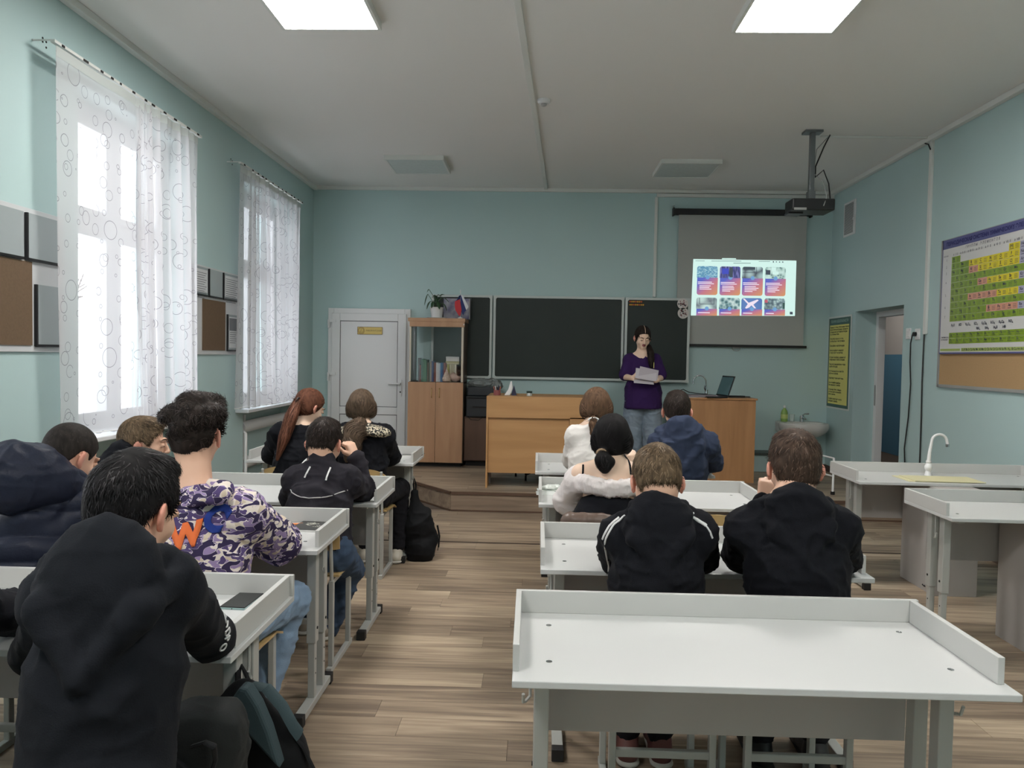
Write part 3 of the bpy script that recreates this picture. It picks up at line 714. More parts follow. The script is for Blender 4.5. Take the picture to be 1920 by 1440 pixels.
# ----- projector
pj = at(1516, 387, 6.78)
t = thing('projector', 'black ceiling projector on a grey pole mount, pointing at the screen', 'projector', (pj.x, 6.78, pj.z))
b = MB(); b.prism([(-0.18,-0.13), (0.18,-0.13), (0.18,0.13), (-0.10,0.13), (-0.18,0.07)], 'Z', -0.055, 0.045).obj('body', M_black, t, bevel=0.012, seg=3)
MB().prism([(-0.175,-0.02), (-0.05,-0.02), (-0.05,0.14), (-0.175,0.10)], 'Z', -0.066, -0.05).obj('lens_housing', M_black, t, bevel=0.003)
MB().cyl((-0.10, 0.10, -0.02), 0.035, 0.05, 20, axis='Y').obj('lens', mat('lit_lens', (180, 200, 210), rough=0.1, emit=(190, 215, 235), estr=1.2), t)
MB().box(-0.165, -0.06, -0.1306, -0.129, -0.055, -0.035).obj('vent_slot', M_grey, t)
px = at(1519, 310, 6.84).x - pj.x
MB().box(px-0.021, px+0.021, 0.0, 0.045, 0.08, CZ-pj.z).obj('pole', mat('mount_steel', (112, 116, 118), rough=0.35, metal=0.6), t, bevel=0.003)
MB().box(px-0.075, px+0.075, -0.03, 0.08, CZ-pj.z-0.02, CZ-pj.z).box(px-0.06, px+0.06, -0.02, 0.06, 0.045, 0.06).box(px-0.03, px+0.03, -0.01, 0.05, 0.06, 0.13).obj('bracket', mat('mount_steel', (0,0,0)), t)
MB().tube([(0.20, 0.1, CZ-pj.z-0.01), (0.14, 0.07, CZ-pj.z-0.12), (0.06, 0.03, CZ-pj.z-0.30), (0.05, 0.0, CZ-pj.z-0.40), (0.10, -0.05, 0.30), (0.14, -0.07, 0.18), (0.145, -0.10, 0.05)], 0.006, 6).obj('cable', M_black, t, smooth=True)
MB().tube([(0.20, 0.1, CZ-pj.z-0.01), (0.07, 0.05, CZ-pj.z-0.15), (0.045, 0.03, CZ-pj.z-0.35), (0.05, 0.0, 0.27), (0.10, -0.05, 0.20), (0.11, -0.12, 0.06), (0.08, -0.135, -0.02)], 0.004, 6).obj('cable', M_grey, t, smooth=True)

# ----- white door to the laboratory room (in the front wall)
ddx0, ddx1, dz1 = -2.52, -1.53, 2.00
d1 = struct(MB().frame(ddx0, ddx1, -0.046, 0, 0.18, dz1, 0.07, 0.02).obj('door_1', M_white, bevel=0.004)); d1.location = (0, FY, 0)
a, b, c, d = ddx0+0.05, ddx1-0.045, 0.20, dz1-0.06
MB().frame(a, b, -0.07, -0.047, c, d, 0.10, 0.12, 0.09).box(a+0.10, b-0.10, -0.07, -0.047, 0.735, 0.825).obj('door_leaf', M_white, d1, bevel=0.005)
M_seal = mat('grey_seal', (70, 72, 74), rough=0.7)
for z0, z1 in ((0.825, d-0.09), (c+0.12, 0.735)):
    MB().box(a+0.10, b-0.10, -0.056, -0.05, z0, z1).obj('seal', M_seal, d1)
    MB().box(a+0.107, b-0.107, -0.062, -0.05, z0+0.007, z1-0.007).obj('infill_panel', M_white, d1)
for z in (1.83, 1.20): 
    MB().box(a-0.03, a+0.05, -0.085, -0.07, z, z+0.03).cyl((a-0.035, -0.08, z-0.07), 0.014, 0.10, 12).obj('hinge', M_white, d1)
MB().box(b-0.075, b-0.045, -0.08, -0.07, 0.96, 1.16).obj('lock_plate', M_white, d1)
MB().tube([(b-0.06, -0.075, 1.11), (b-0.06, -0.11, 1.11), (b-0.20, -0.115, 1.112)], 0.011, 10).obj('handle', M_white, d1, smooth=True)
MB().cyl((b-0.06, -0.084, 1.01), 0.009, 0.006, 10, axis='Y').obj('keyhole', M_dark, d1)
sg = thing('door_sign', 'small yellow nameplate on the white door', 'sign', (-2.01, FY-0.068, 1.735))
MB().box(-0.15, 0.15, -0.004, 0.0, -0.045, 0.045).obj('plate', mat('sign_yellow', (214, 190, 112), rough=0.5), sg)
M_signtxt = mat('sign_brown', (122, 88, 60))
MB().box(-0.15, 0.15, -0.0055, -0.004, 0.041, 0.045).box(-0.15, 0.15, -0.0055, -0.004, -0.045, -0.041).box(-0.15, -0.146, -0.0055, -0.004, -0.045, 0.045).box(0.146, 0.15, -0.0055, -0.004, -0.045, 0.045).obj('border', M_signtxt, sg)
mb = MB()
for r in (0.040, 0.030): mb.tube([(-0.105+r*cos(a), -0.0055, r*sin(a)) for a in [k*pi/12 for k in range(25)]], 0.0016, 4)
mb.tube([(-0.118, -0.0055, -0.018), (-0.105, -0.0055, 0.02), (-0.092, -0.0055, -0.018), (-0.118, -0.0055, -0.018)], 0.002, 4).obj('emblem', M_signtxt, sg)
text_obj('lettering', 'ЛАБОРАНТСКАЯ', 0.026, M_signtxt, sg, (0.045, -0.006, 0.0), ROT_FRONT, sx=0.88)

# ----- bookcase
M_beech = wood_mat('beech_veneer', (190, 150, 116), (172, 130, 98), scale=1.4, along='Z', contrast=0.5)
M_beechd = wood_mat('walnut_side', (96, 80, 66), (82, 68, 56), scale=1.4, along='Z')
bx0, bx1, by0, by1 = -1.48, -0.845, 8.74, 9.17
t = thing('bookcase', 'tall beech bookcase with open glazed top beside the white door', 'bookcase', (0, 0, 0.18))
MB().box(bx0+0.01, bx0+0.028, by0+0.02, by1, 0.06, 1.68).box(bx1-0.018, bx1, by0+0.02, by1, 0.06, 1.68).box(bx0, bx1, by0+0.02, by1, 0.04, 0.06).box(bx0+0.01, bx1, by0+0.02, by1, 0.955, 0.973).obj('case', M_beechd, t)
MB().box(bx0-0.01, bx1+0.01, by0, by1, 1.66, 1.70).box(bx0+0.01, bx1+0.004, by0-0.006, by0+0.02, 1.60, 1.66).obj('top_panel', M_beech, t, bevel=0.003)
MB().box(bx0+0.02, bx1-0.02, by0+0.05, by1, 0.0, 0.05).obj('plinth', M_dark, t)
for q0, q1 in ((bx0+0.012, bx0+0.03), (bx1-0.03, bx1-0.008)): MB().box(q0, q1, by0, by0+0.02, 0.975, 1.60).obj('glass_rail', mat('rail_pale', (206, 196, 178), rough=0.4), t)
MB().box(bx0+0.03, bx1-0.03, by0+0.006, by0+0.010, 0.975, 1.60).obj('glass', M_glass, t)
xm = (bx0+bx1)/2
for x0, x1, hx in ((bx0, xm-0.0015, xm-0.045), (xm+0.0015, bx1-0.004, xm+0.045)):
    dr = MB().box(x0, x1, by0, by0+0.018, 0.05, 0.968).obj('door', M_beech, t, bevel=0.002)
    MB().tube([(hx, by0, 0.90), (hx, by0-0.025, 0.885), (hx, by0-0.028, 0.85), (hx, by0-0.025, 0.81), (hx, by0, 0.795)], 0.005, 8).obj('handle', mat('handle_gold', (196, 168, 120), rough=0.3, metal=0.7), dr, smooth=True)
for q in ((bx0+0.004, 1.63), (bx1-0.004, 1.63)): MB().cyl((q[0], by0-0.012, q[1]), 0.007, 0.008, 10, axis='Y').obj('screw_cap', M_white, t)
# books on its shelf, each a thing
cols = [(98,92,96,1.0,.020,.27,'grey'),(130,62,58,.5,.016,.19,'dark red'),(70,104,88,1,.022,.26,'dark green'),(84,124,100,1,.02,.255,'green'),(92,134,108,1,.02,.25,'light green'),(70,100,84,1,.014,.25,'bottle green'),(112,86,72,1,.016,.22,'brown'),(86,96,84,1,.014,.225,'olive'),(150,140,130,1,.022,.235,'stone grey'),(96,110,150,1,.014,.235,'slate blue'),(60,72,110,1,.012,.225,'navy'),(128,74,66,1,.014,.22,'brick red'),(150,96,84,1,.012,.22,'terracotta'),(214,214,214,1,.018,.22,'white'),(200,204,208,1,.022,.21,'pale grey'),(176,190,206,1,.012,.215,'ice blue'),(60,110,152,1,.024,.22,'bright blue'),(72,84,120,1,.014,.22,'dull blue'),(150,92,86,1,.014,.22,'reddish'),(138,88,84,1,.012,.22,'maroon')]
def book(name, label, w, h, d, rgb, loc, group, rot=None):
    t = thing(name, label, 'book', loc, group=group)
    if rot: t.rotation_euler = rot
    m = mat('cover_%d_%d_%d' % rgb, rgb, rough=0.6)
    MB().box(0, w, 0, 0.002, 0, h).box(0, 0.0015, 0, d, 0, h).box(w-0.0015, w, 0, d, 0, h).obj('cover', m, t)
    MB().box(0.0015, w-0.0015, 0.002, d-0.004, 0.003, h-0.003).obj('pages', mat('book_pages', (214, 208, 192), rough=0.9), t)
    return t
x = bx0 + 0.105; sz = 0.18+0.973; prevc = None
for i, (r, g, b_, _, w, h, nm) in enumerate(cols):
    w = w*0.92
    book('book', '%s-spined book%s in the row on the bookcase shelf' % (nm, ', leftmost' if i == 0 else ' right of the %s one' % prevc), w, h, 0.16, (r, g, b_), (x, by0+0.05, sz), 'books standing on the bookcase shelf'); prevc = nm
    x += w + 0.0008
for k in range(4):
    nm = ('yellow-green', 'cream', 'sand', 'ivory')[k]; c = ((176,172,96),(206,200,170),(190,180,150),(214,208,186))[k]
    book('book', '%s book under the boxes at the right end of the bookcase shelf' % nm, 0.026, 0.20, 0.16, c, (x+0.004, by0+0.12, sz), 'books standing on the bookcase shelf'); x += 0.028
t = thing('storage_box', 'flat cream box lying on the books in the bookcase', 'box', (x-0.12, by0+0.12, sz+0.202)); MB().box(0, 0.15, 0, 0.2, 0, 0.025).obj('base', mat('box_cream', (196, 188, 150)), t); MB().box(-0.004, 0.152, -0.004, 0.2, 0.02, 0.035).obj('lid', mat('box_olive', (172, 164, 118)), t)
t = thing('storage_box', 'white cardboard box on top of the cream box in the bookcase', 'box', (x-0.12, by0+0.12, sz+0.238)); MB().box(0.0, 0.15, 0, 0.2, 0, 0.035).obj('base', mat('box_white', (206, 202, 198)), t); MB().box(-0.002, 0.152, -0.002, 0.2, 0.03, 0.052).obj('lid', mat('box_grey', (190, 188, 186)), t)
t = thing('seashell', 'pale spiral seashell standing at the right end of the bookcase shelf', 'shell', (bx1-0.20, by0+0.06, sz+0.004))
MB().lathe((0,0,0), [(0.0, 0.0), (0.045, 0.005), (0.05, 0.03)] + [(0.05*(1-k/9)+0.003*(k % 2), 0.03+0.014*k) for k in range(1, 9)] + [(0.002, 0.165)], 20).obj('spire', mat('shell_beige', (206, 190, 174), rough=0.5, noise=0.6, nscale=60, c2=(150, 120, 104)), t, smooth=True)
S = SDF(); S.ell((0.10, 0.03, 0.055), (0.075, 0.05, 0.055)); S.ell((0.14, 0.03, 0.11), (0.05, 0.06, 0.055), mode='s', k=0.01)
sdf_obj(S, 'body_whorl', mat('shell_pink', (190, 164, 150), rough=0.45), t, vox=0.006)

# things on top of the bookcase
tz = 0.18+1.70
t = thing('potted_plant', 'green leafy house plant in a white pot on the bookcase', 'potted plant', (-1.185, 8.92, tz)); t.scale = (1.2, 1.2, 1.15)
MB().lathe((0,0,0), [(0.085, 0), (0.095, 0.008), (0.095, 0.012), (0.0, 0.012)], 28).obj('saucer', M_white, t, smooth=True)
MB().lathe((0,0,0), [(0.052, 0.012), (0.066, 0.11), (0.069, 0.115), (0.064, 0.115), (0.060, 0.10)], 28).obj('pot', M_white, t, smooth=True)
MB().lathe((0,0,0), [(0.061, 0.10), (0.0, 0.104)], 20).obj('soil', mat('soil', (52, 42, 36), rough=0.95), t)
M_leaf = mat('leaf_green', (62, 92, 62), rough=0.4, noise=0.5, nscale=20, c2=(42, 66, 46)); rnd = random.Random(4)
def leaf(parent, base, tip, w, droop=0.03):
    base = Vector(base); tip = Vector(tip); d = tip - base; L = d.length; u = d.normalized(); s = u.cross(Vector((0,0,1))); s = s.normalized() if s.length > 0.05 else Vector((1,0,0)); n = s.cross(u)
    V = []; F = []; N = 7
    for i in range(N+1):
        q = i/N; c = base + d*q - Vector((0,0,1))*droop*q*q + n*0.0; ww = w*sin(pi*min(1, q*0.92+0.06))**0.8
        V += [c - s*ww + n*ww*0.35, c, c + s*ww + n*ww*0.35]
    for i in range(N):
        for k in range(2): a = i*3+k; F.append((a, a+1, a+4, a+3))
    mb = MB(); mb.add(V, F); o = mb.obj('leaf', M_leaf, parent, smooth=True)
    m = o.modifiers.new('thick', 'SOLIDIFY'); m.thickness = 0.0012
    return o
stems = [((0,0,.1), (-.05,-.02,.19), (-.085,-.03,.245), (-.115,-.035,.16), .024), ((0,0,.1), (-.03,0,.22), (-.075,0,.29), (-.098,0,.285+.01), .018),
         ((.01,0,.1), (.02,0,.20), (.03,-.01,.225), (.075,-.01,.27), .022), ((0,.01,.1), (-.03,-.02,.16), (-.055,-.03,.175), (-.09,-.05,.12), .022),
         ((0,0,.1), (.02,-.03,.18), (.05,-.03,.215), (.12,-.04,.195), .020), ((0,0,.1), (.02,-.03,.15), (.06,-.04,.155), (.10,-.05,.11), .020),
         ((0,0,.1), (0,-.03,.19), (-.01,-.04,.23), (-.045,-.05,.235), .022), ((0,0,.1), (.0,-.03,.14), (.01,-.05,.17), (.035,-.08,.12), .022),
         ((0,0,.1), (-.01,.02,.2), (.0,.03,.24), (.04,.03,.25), .02), ((0,0,.1), (-.02,-.02,.15), (-.02,-.05,.17), (-.04,-.08,.13), .02)]
for p0, p1, p2, tipp, w in stems:
    MB().tube([p0, p1, p2], 0.0028, 5).obj('stem', M_leaf, t, smooth=True); leaf(t, p2, tipp, w)
for k in range(16):
    a = rnd.uniform(0, 6.28); r = rnd.uniform(0.03, 0.055); z = rnd.uniform(0.13, 0.22)
    leaf(t, (0.3*r*cos(a), 0.3*r*sin(a), z-0.01), (r*cos(a)*1.2, r*sin(a)*1.2, z+rnd.uniform(-0.02, 0.05)), rnd.uniform(0.012, 0.02), 0.02)
t = thing('small_flag', 'small white, blue and red flag on a white stick on the bookcase', 'flag', (-0.905, 8.86, tz))
MB().tube([(0,0,0), (0.0,0,0.31)], 0.004, 8).obj('stick', M_white, t, smooth=True); MB().lathe((0,0,0.30), [(0.008,0), (0.006,0.02), (0,0.045)], 10).obj('finial', M_white, t, smooth=True)
MB().lathe((0,0,0), [(0.03,0), (0.03,0.012), (0.01,0.02), (0,0.02)], 16).obj('base', M_white, t)
fl = [[(0.0,.285), (.025,.26), (.075,.14), (.055,.10)], [(0.0,.285), (.055,.10), (.035,.075), (.03,.04), (0,.10)], [(0,.26), (0,.10), (-.02,.09), (-.045,.16), (-.035,.20)], [(-.012,.27), (0,.26), (-.035,.20), (-.047,.175)], [(-.045,.16), (-.055,.20), (-.047,.11), (-.02,.045), (0,.03), (0.0,.13)]]
for pts, nm, cm in ((fl[0], 'white_stripe', (216,218,222)), (fl[1], 'blue_stripe', (38,54,110)), (fl[3] , 'blue_stripe', (38,54,110)), ([(-.005,.225), (-.05,.20), (-.052,.15), (-.045,.10), (-.015,.04), (0.0,.03), (0.012,.10)], 'red_stripe', (186,48,56)), ([(0,.275), (-.03,.225), (-.045,.2), (-0.005,.215)], 'blue_stripe', (38,54,110))):
    MB().prism([(x*1.25, z) for x, z in pts], 'Y', -0.012 if nm == 'red_stripe' else -0.008, -0.007 if nm == 'red_stripe' else -0.005).obj(nm, mat('flag_'+nm, cm, rough=0.7), t)
t = thing('framed_poster', 'grey and lilac picture in a thin frame leaning behind the flag', 'picture', (-0.965, 9.06, tz))
o = MB().box(-0.165, 0.165, -0.012, 0.0, 0.0, 0.255).obj('frame', mat('frame_dark', (52, 54, 60)), t)
MB().box(-0.157, 0.140, -0.014, -0.010, 0.008, 0.247).obj('picture', mat('poster_lilac', (176, 176, 186), rough=0.5, noise=1.0, nscale=11, c2=(96, 92, 132)), t)
MB().box(0.145, 0.150, -0.014, -0.010, 0.008, 0.247).obj('mount_line', M_white, t)

# ----- black printer on a low brown cabinet
M_brownc = wood_mat('brown_cabinet', (112, 84, 68), (92, 68, 56), scale=1.2, along='Z')
t = thing('low_cabinet', 'low dark brown cabinet under the black printer', 'cabinet', (0,0,0.18))
MB().box(-0.84, -0.44, 8.86, 9.17, 0.06, 0.575).obj('case', M_brownc, t, bevel=0.003); MB().box(-0.82, -0.46, 8.90, 9.15, 0, 0.06).obj('plinth', M_dark, t)
MB().box(-0.836, -0.444, 8.845, 8.86, 0.07, 0.56).obj('door', M_brownc, t, bevel=0.002)
M_prn = mat('printer_black', (34, 37, 42), rough=0.5)
t = thing('printer', 'bulky black printer on the low brown cabinet by the bookcase', 'printer', (-0.64, 8.98, 0.755))
MB().box(-0.18, 0.20, -0.17, 0.17, 0.0, 0.24).obj('body', M_prn, t, bevel=0.012); MB().box(-0.17, 0.19, -0.15, 0.15, 0.24, 0.345).obj('scanner_lid', M_prn, t, bevel=0.014)
MB().box(-0.10, 0.14, -0.185, -0.16, 0.11, 0.125).obj('paper_slot', M_dark, t); MB().box(-0.15, 0.17, -0.20, -0.165, 0.225, 0.235).obj('paper_tray', M_prn, t)
MB().tube([(-0.17, -0.178, 0.02), (-0.12, -0.182, -0.03), (-0.03, -0.182, -0.035), (0.02, -0.178, 0.005)], 0.004, 6).obj('cable', M_dark, t)
t = thing('plastic_bag', 'crumpled grey plastic bag lying on the black printer', 'bag', (-0.62, 8.96, 1.10))
S = SDF(); S.ell((-0.06,0,0.035), (0.13,0.10,0.05)); S.ell((0.07,0,0.04), (0.11,0.09,0.055)); S.ell((0.13,0,0.01), (0.08,0.08,0.03)); S.ell((-0.14,0,0.05),(0.04,0.03,0.02))
sdf_obj(S, 'sheet', mat('plastic_grey', (118, 124, 124), rough=0.3), t, vox=0.007, folds=(0.02, 14, 1))

# ----- teacher's desk
M_oak = wood_mat('desk_oak', (196, 152, 104), (176, 132, 86), scale=1.2, along='X', contrast=0.5)
t = thing('teacher_desk', 'wide light oak teacher desk with closed front on the platform', 'desk', (0, 0, 0.18))
tx0, tx1, ty0, ty1 = -0.49, 0.60, 7.42, 8.05
MB().box(tx0+0.018, tx1, ty0, ty0+0.018, 0.685, 0.875).box(0.317, tx1, ty0, ty0+0.018, 0.15, 0.70).obj('front_board', M_oak, t, bevel=0.002)
MB().box(tx0+0.018, 0.32, ty0+0.03, ty0+0.046, 0.145, 0.70).obj('modesty_panel', M_oak, t)
for q0 in (tx0, tx1): MB().box(q0, q0+0.018, ty0, ty1, 0.0, 0.875).obj('side_panel', M_oak, t, bevel=0.002)
MB().box(tx0, tx1+0.02, ty0, ty1, 0.875, 0.893).obj('top', M_oak, t, bevel=0.002)
MB().box(tx0+0.018, tx0+0.034, ty0+0.25, ty0+0.27, 0.0, 0.14).obj('inner_foot', mat('inner_pale', (160, 156, 160)), t)
t = thing('office_chair', 'black office chair standing behind the teacher desk', 'chair', (0.02, 8.10, 0.18))
for k in range(5):
    a = k*2*pi/5+0.4; MB().tube([(0,0,0.09), (0.24*cos(a), 0.24*sin(a), 0.07)], 0.016, 6).obj('leg', M_black, t); MB().cyl((0.24*cos(a)-0.01, 0.24*sin(a), 0.03), 0.03, 0.02, 12, axis='X').obj('castor', M_black, t)
MB().cyl((0,0,0.09), 0.022, 0.30, 12).obj('column', M_black, t); MB().box(-0.22, 0.22, -0.22, 0.22, 0.39, 0.45).obj('seat', M_black, t, bevel=0.02)
MB().box(-0.2, 0.2, 0.2, 0.25, 0.5, 0.8).obj('backrest', M_black, t, bevel=0.02); MB().box(-0.03, 0.03, 0.18, 0.22, 0.40, 0.55).obj('back_support', M_black, t)
dz = 0.18+0.893
t = thing('pen_cup', 'cup of pens on the left end of the teacher desk', 'cup', (-0.40, 7.62, dz)); MB().lathe((0,0,0), [(0.035,0), (0.035,0.05), (0.032,0.05), (0.032,0.004), (0,0.004)], 20).obj('cup', mat('cup_red', (130, 70, 70)), t)
for k, c in enumerate(((200,110,90),(60,50,90),(40,40,60),(205,120,100),(220,215,210),(50,40,70))):
    a = k*1.05; MB().tube([(0.015*cos(a), 0.015*sin(a), 0.01), (0.035*cos(a), 0.03*sin(a), 0.085+0.008*(k % 3))], 0.004, 6).obj('pen', mat('pen_%d' % k, c), t)
t = thing('desk_ornament', 'curved white horn-shaped ornament with dark back on the teacher desk', 'ornament', (-0.29, 7.62, dz))
MB().prism([(-0.04,0), (0.02,0), (0.045,0.07), (0.035,0.145), (0.02,0.135), (0.0,0.06)], 'Y', -0.02, 0.02).obj('horn', M_white, t, bevel=0.008); MB().prism([(0.03,0), (0.085,0), (0.055,0.10)], 'Y', 0.0, 0.03).obj('stand', mat('navy_plastic', (36, 40, 70)), t)
t = thing('glass_jar', 'small glass jar with dark green lid on the teacher desk', 'jar', (-0.08, 7.62, dz)); MB().lathe((0,0,0), [(0.028,0), (0.028,0.02), (0.026,0.026), (0,0.026)], 20).obj('jar', mat('jar_glass', (186, 196, 196), rough=0.1, alpha=0.8), t); MB().lathe((0,0,0.026), [(0.028,0), (0.028,0.02), (0.0,0.02)], 20).obj('lid', mat('lid_green', (30, 52, 46)), t)

# ----- demonstration table with tap and laptop
M_demo = wood_mat('demo_oak', (190, 142, 98), (164, 118, 78), scale=1.2, along='Z', contrast=0.55)
t = thing('demonstration_table', 'tall light oak demonstration table at the right of the platform', 'table', (0, 0, 0.18))
MB().box(1.52, 2.262, 8.10, 8.118, 0.0, 0.865).obj('front_panel', M_demo, t); [MB().box(q0, q0+0.018, 8.10, 8.70, 0, 0.865).obj('side_panel', M_demo, t) for q0 in (1.50, 2.262)]
MB().box(1.485, 2.295, 8.085, 8.72, 0.865, 0.885).obj('top', M_demo, t, bevel=0.003)
dz = 0.18+0.885
t = thing('chrome_tap', 'curved chrome tap on the demonstration table behind the laptop', 'tap', (1.84, 8.45, dz))
MB().lathe((0,0,0), [(0.028,0), (0.028,0.01), (0.018,0.02), (0.016,0.07), (0.0,0.07)], 18).obj('base', M_metal, t, smooth=True)
pt = [(0,0,0.02), (0.0,0,0.08), (-0.005,0,0.14)] + [(-0.075+0.07*cos(a), 0, 0.15+0.075*sin(a)) for a in [k*pi/10 for k in range(0, 11)]] + [(-0.148,0,0.125)]
MB().tube(pt, 0.008, 10).obj('spout', M_metal, t, smooth=True); MB().tube([(0,0,0.04), (-0.025,-0.02,0.09), (-0.02,-0.02,0.12)], 0.009, 8).obj('lever', M_metal, t, smooth=True)
t = thing('laptop', 'open black laptop seen from its side on the demonstration table', 'laptop', (1.96, 8.25, dz)); t.rotation_euler = (0, 0, radians(-82))
MB().box(-0.17, 0.17, -0.22, 0.0, 0.0, 0.018).obj('base', M_black, t, bevel=0.004)
o = MB().box(-0.17, 0.17, 0.0, 0.010, 0.0, 0.225).obj('lid', M_black, t, bevel=0.004); o.rotation_euler = (radians(-18), 0, 0); o.location = (0, 0.0, 0.015)
s_ = MB().box(-0.155, 0.155, -0.0015, 0.0, 0.015, 0.21).obj('display', mat('laptop_display', (52, 72, 74), rough=0.2, emit=(70, 96, 98), estr=0.25), o)
t = thing('paper_stack', 'untidy stack of papers and folders beside the laptop', 'papers', (1.72, 8.20, dz)); rnd = random.Random(8)
for k in range(6):
    o = MB().box(-0.15, 0.15, -0.10, 0.10, 0, 0.004).obj('sheet', mat('paper_%d' % (k % 3), ((206,200,196),(176,160,166),(110,108,112))[k % 3]), t); o.location = (rnd.uniform(-.06,.06), 0, 0.0045*k); o.rotation_euler = (0,0,rnd.uniform(-.3,.3))
tag(MB().tube([(1.50,8.3,dz+0.01), (1.52,8.3,dz+0.06), (1.56,8.3,dz+0.075), (1.62,8.3,dz+0.045), (1.70,8.29,dz+0.035), (1.80,8.27,dz+0.03), (1.86,8.27,dz+0.008)], 0.005, 6).obj('laptop_cable', M_black, smooth=True), 'black cable looping over the papers to the laptop', 'cable')
t = thing('power_strip', 'dark power strip lying right of the laptop', 'power strip', (2.12, 8.28, dz)); MB().box(-0.09, 0.09, -0.03, 0.03, 0, 0.02).obj('body', M_black, t, bevel=0.006); MB().tube([(0.09,0,0.01), (0.13,-0.05,0.012), (0.15,0.0,0.006), (0.1,0.1,0.005)], 0.004, 6).obj('cable', M_black, t)
# low ledge behind it, along the front wall
struct(MB().box(2.31, 2.78, 8.95, 9.2, 0.18, 0.37).obj('trim_10', M_wall)); struct(MB().box(2.31, 2.80, 8.93, 9.2, 0.37, 0.40).obj('trim_11', mat('ledge_dark', (70, 78, 76), rough=0.5)))

# ----- wash basin
t = thing('wash_basin', 'white ceramic wash basin on the wall in the right front corner', 'basin', (3.075, 9.2, 0))
S = SDF(); S.ell((0,-0.24,0.72), (0.28,0.24,0.15), k=0.03); S.rbox((0,-0.07,0.70), (0.26,0.07,0.07), 0.03, k=0.04); S.ell((0,-0.27,0.79), (0.215,0.165,0.13), mode='s', k=0.01)
S.fun(lambda P: P[..., 2]-0.755, k=0.012)
S.fun(lambda P: 0.56-P[..., 2], k=0.01)
sdf_obj(S, 'bowl', mat('ceramic_white', (206, 204, 200), rough=0.2), t, vox=0.007)
MB().tube([(0,-0.16,0.60), (0,-0.16,0.45), (0,-0.05,0.42), (0,0.0,0.42)], 0.02, 12).obj('waste_pipe', M_white, t, smooth=True)
t = thing('basin_tap', 'small chrome mixer tap on the corner wash basin', 'tap', (3.10, 9.10, 0.755))
MB().lathe((0,0,0), [(0.026,0), (0.024,0.06), (0.022,0.075), (0.0,0.08)], 18).obj('body', M_metal, t, smooth=True); MB().tube([(0,0,0.04), (0.0,-0.08,0.055), (0,-0.12,0.04)], 0.011, 10).obj('spout', M_metal, t, smooth=True); MB().tube([(0,0,0.07), (0.02,-0.03,0.095), (0.06,-0.06,0.10)], 0.009, 8).obj('lever', M_metal, t, smooth=True)
t = thing('soap_bottle', 'green liquid soap bottle on the left of the wash basin', 'bottle', (2.895, 9.10, 0.755))
MB().lathe((0,0,0), [(0.036,0), (0.038,0.02), (0.038,0.10), (0.03,0.13), (0.014,0.15), (0.013,0.165), (0,0.165)], 20).obj('bottle', mat('soap_green', (142, 176, 96), rough=0.2), t, smooth=True); MB().lathe((0,0,0.16), [(0.014,0), (0.014,0.02), (0.008,0.03), (0,0.03)], 12).obj('cap', M_white, t); MB().lathe((0,0,0.035), [(0.0392,0), (0.0392,0.05)], 20).obj('label', mat('soap_label', (186, 200, 120)), t)
t = thing('drinking_glass', 'clear drinking glass between the soap bottle and the tap', 'glass', (2.99, 9.12, 0.755)); MB().lathe((0,0,0), [(0.026,0), (0.031,0.085), (0.029,0.085), (0.024,0.005), (0,0.005)], 20).obj('tumbler', mat('clear_glass', (226, 236, 234), rough=0.05, alpha=0.35), t, smooth=True)
t = thing('towel_stand', 'low white metal stand with bars on the platform below the basin', 'stand', (2.87, 7.50, 0.18))
MB().tube([(0,0,0.0), (0.0,0,0.02), (0.04,0.1,0.34)], 0.011, 8).obj('leg', M_white, t); MB().tube([(0.04,0.1,0.34), (-0.12,0.5,0.36)], 0.008, 8).obj('bar', M_white, t); MB().tube([(0.02,0.05,0.17), (-0.14,0.45,0.19)], 0.008, 8).obj('bar', M_white, t); MB().tube([(-0.12,0.5,0.36),(-0.15,0.42,0.0)], 0.010, 8).obj('leg', M_white, t); MB().cyl((0,0,0), 0.02, 0.03, 12).obj('foot', M_dark, t)

# ================================================================= RIGHT WALL
t = thing('wall_vent', 'white louvred ventilation grille high on the right wall', 'vent', (RX, 8.69, 3.05))
MB().box(-0.012, 0, -0.155, 0.155, -0.19, 0.19).obj('frame', M_white, t, bevel=0.003)
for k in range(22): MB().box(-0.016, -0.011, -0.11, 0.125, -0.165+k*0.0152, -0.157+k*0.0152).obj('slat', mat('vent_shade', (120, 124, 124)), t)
MB().cyl((-0.02, -0.13, -0.02), 0.02, 0.008, 14, axis='X').obj('slider', M_white, t)
# safety rules poster
t = thing('rules_poster', 'tall yellow poster of rules with dark green border on the right wall', 'poster', (RX-0.004, 8.87, 1.455)); t.rotation_euler = (0, radians(0), 0)
M_pgreen = mat('poster_green', (58, 96, 88), rough=0.4); M_pyel = mat('poster_yellow', (222, 214, 118), rough=0.4); M_ptxt = mat('poster_text', (70, 74, 44))
MB().box(-0.006, 0, -0.33, 0.33, -0.53, 0.53).obj('backing', mat('poster_white', (206, 212, 208)), t); MB().box(-0.0075, -0.006, -0.31, 0.31, -0.51, 0.51).obj('border', M_pgreen, t)
MB().box(-0.009, -0.0075, -0.275, 0.275, -0.475, 0.43).obj('field', M_pyel, t)
text_obj('title', 'ТЕХНИКА БЕЗОПАСНОСТИ', 0.040, mat('poster_title', (170, 196, 186)), t, (-0.0085, 0, 0.47), ROT_RIGHT, bold=0.0008, sx=0.95)
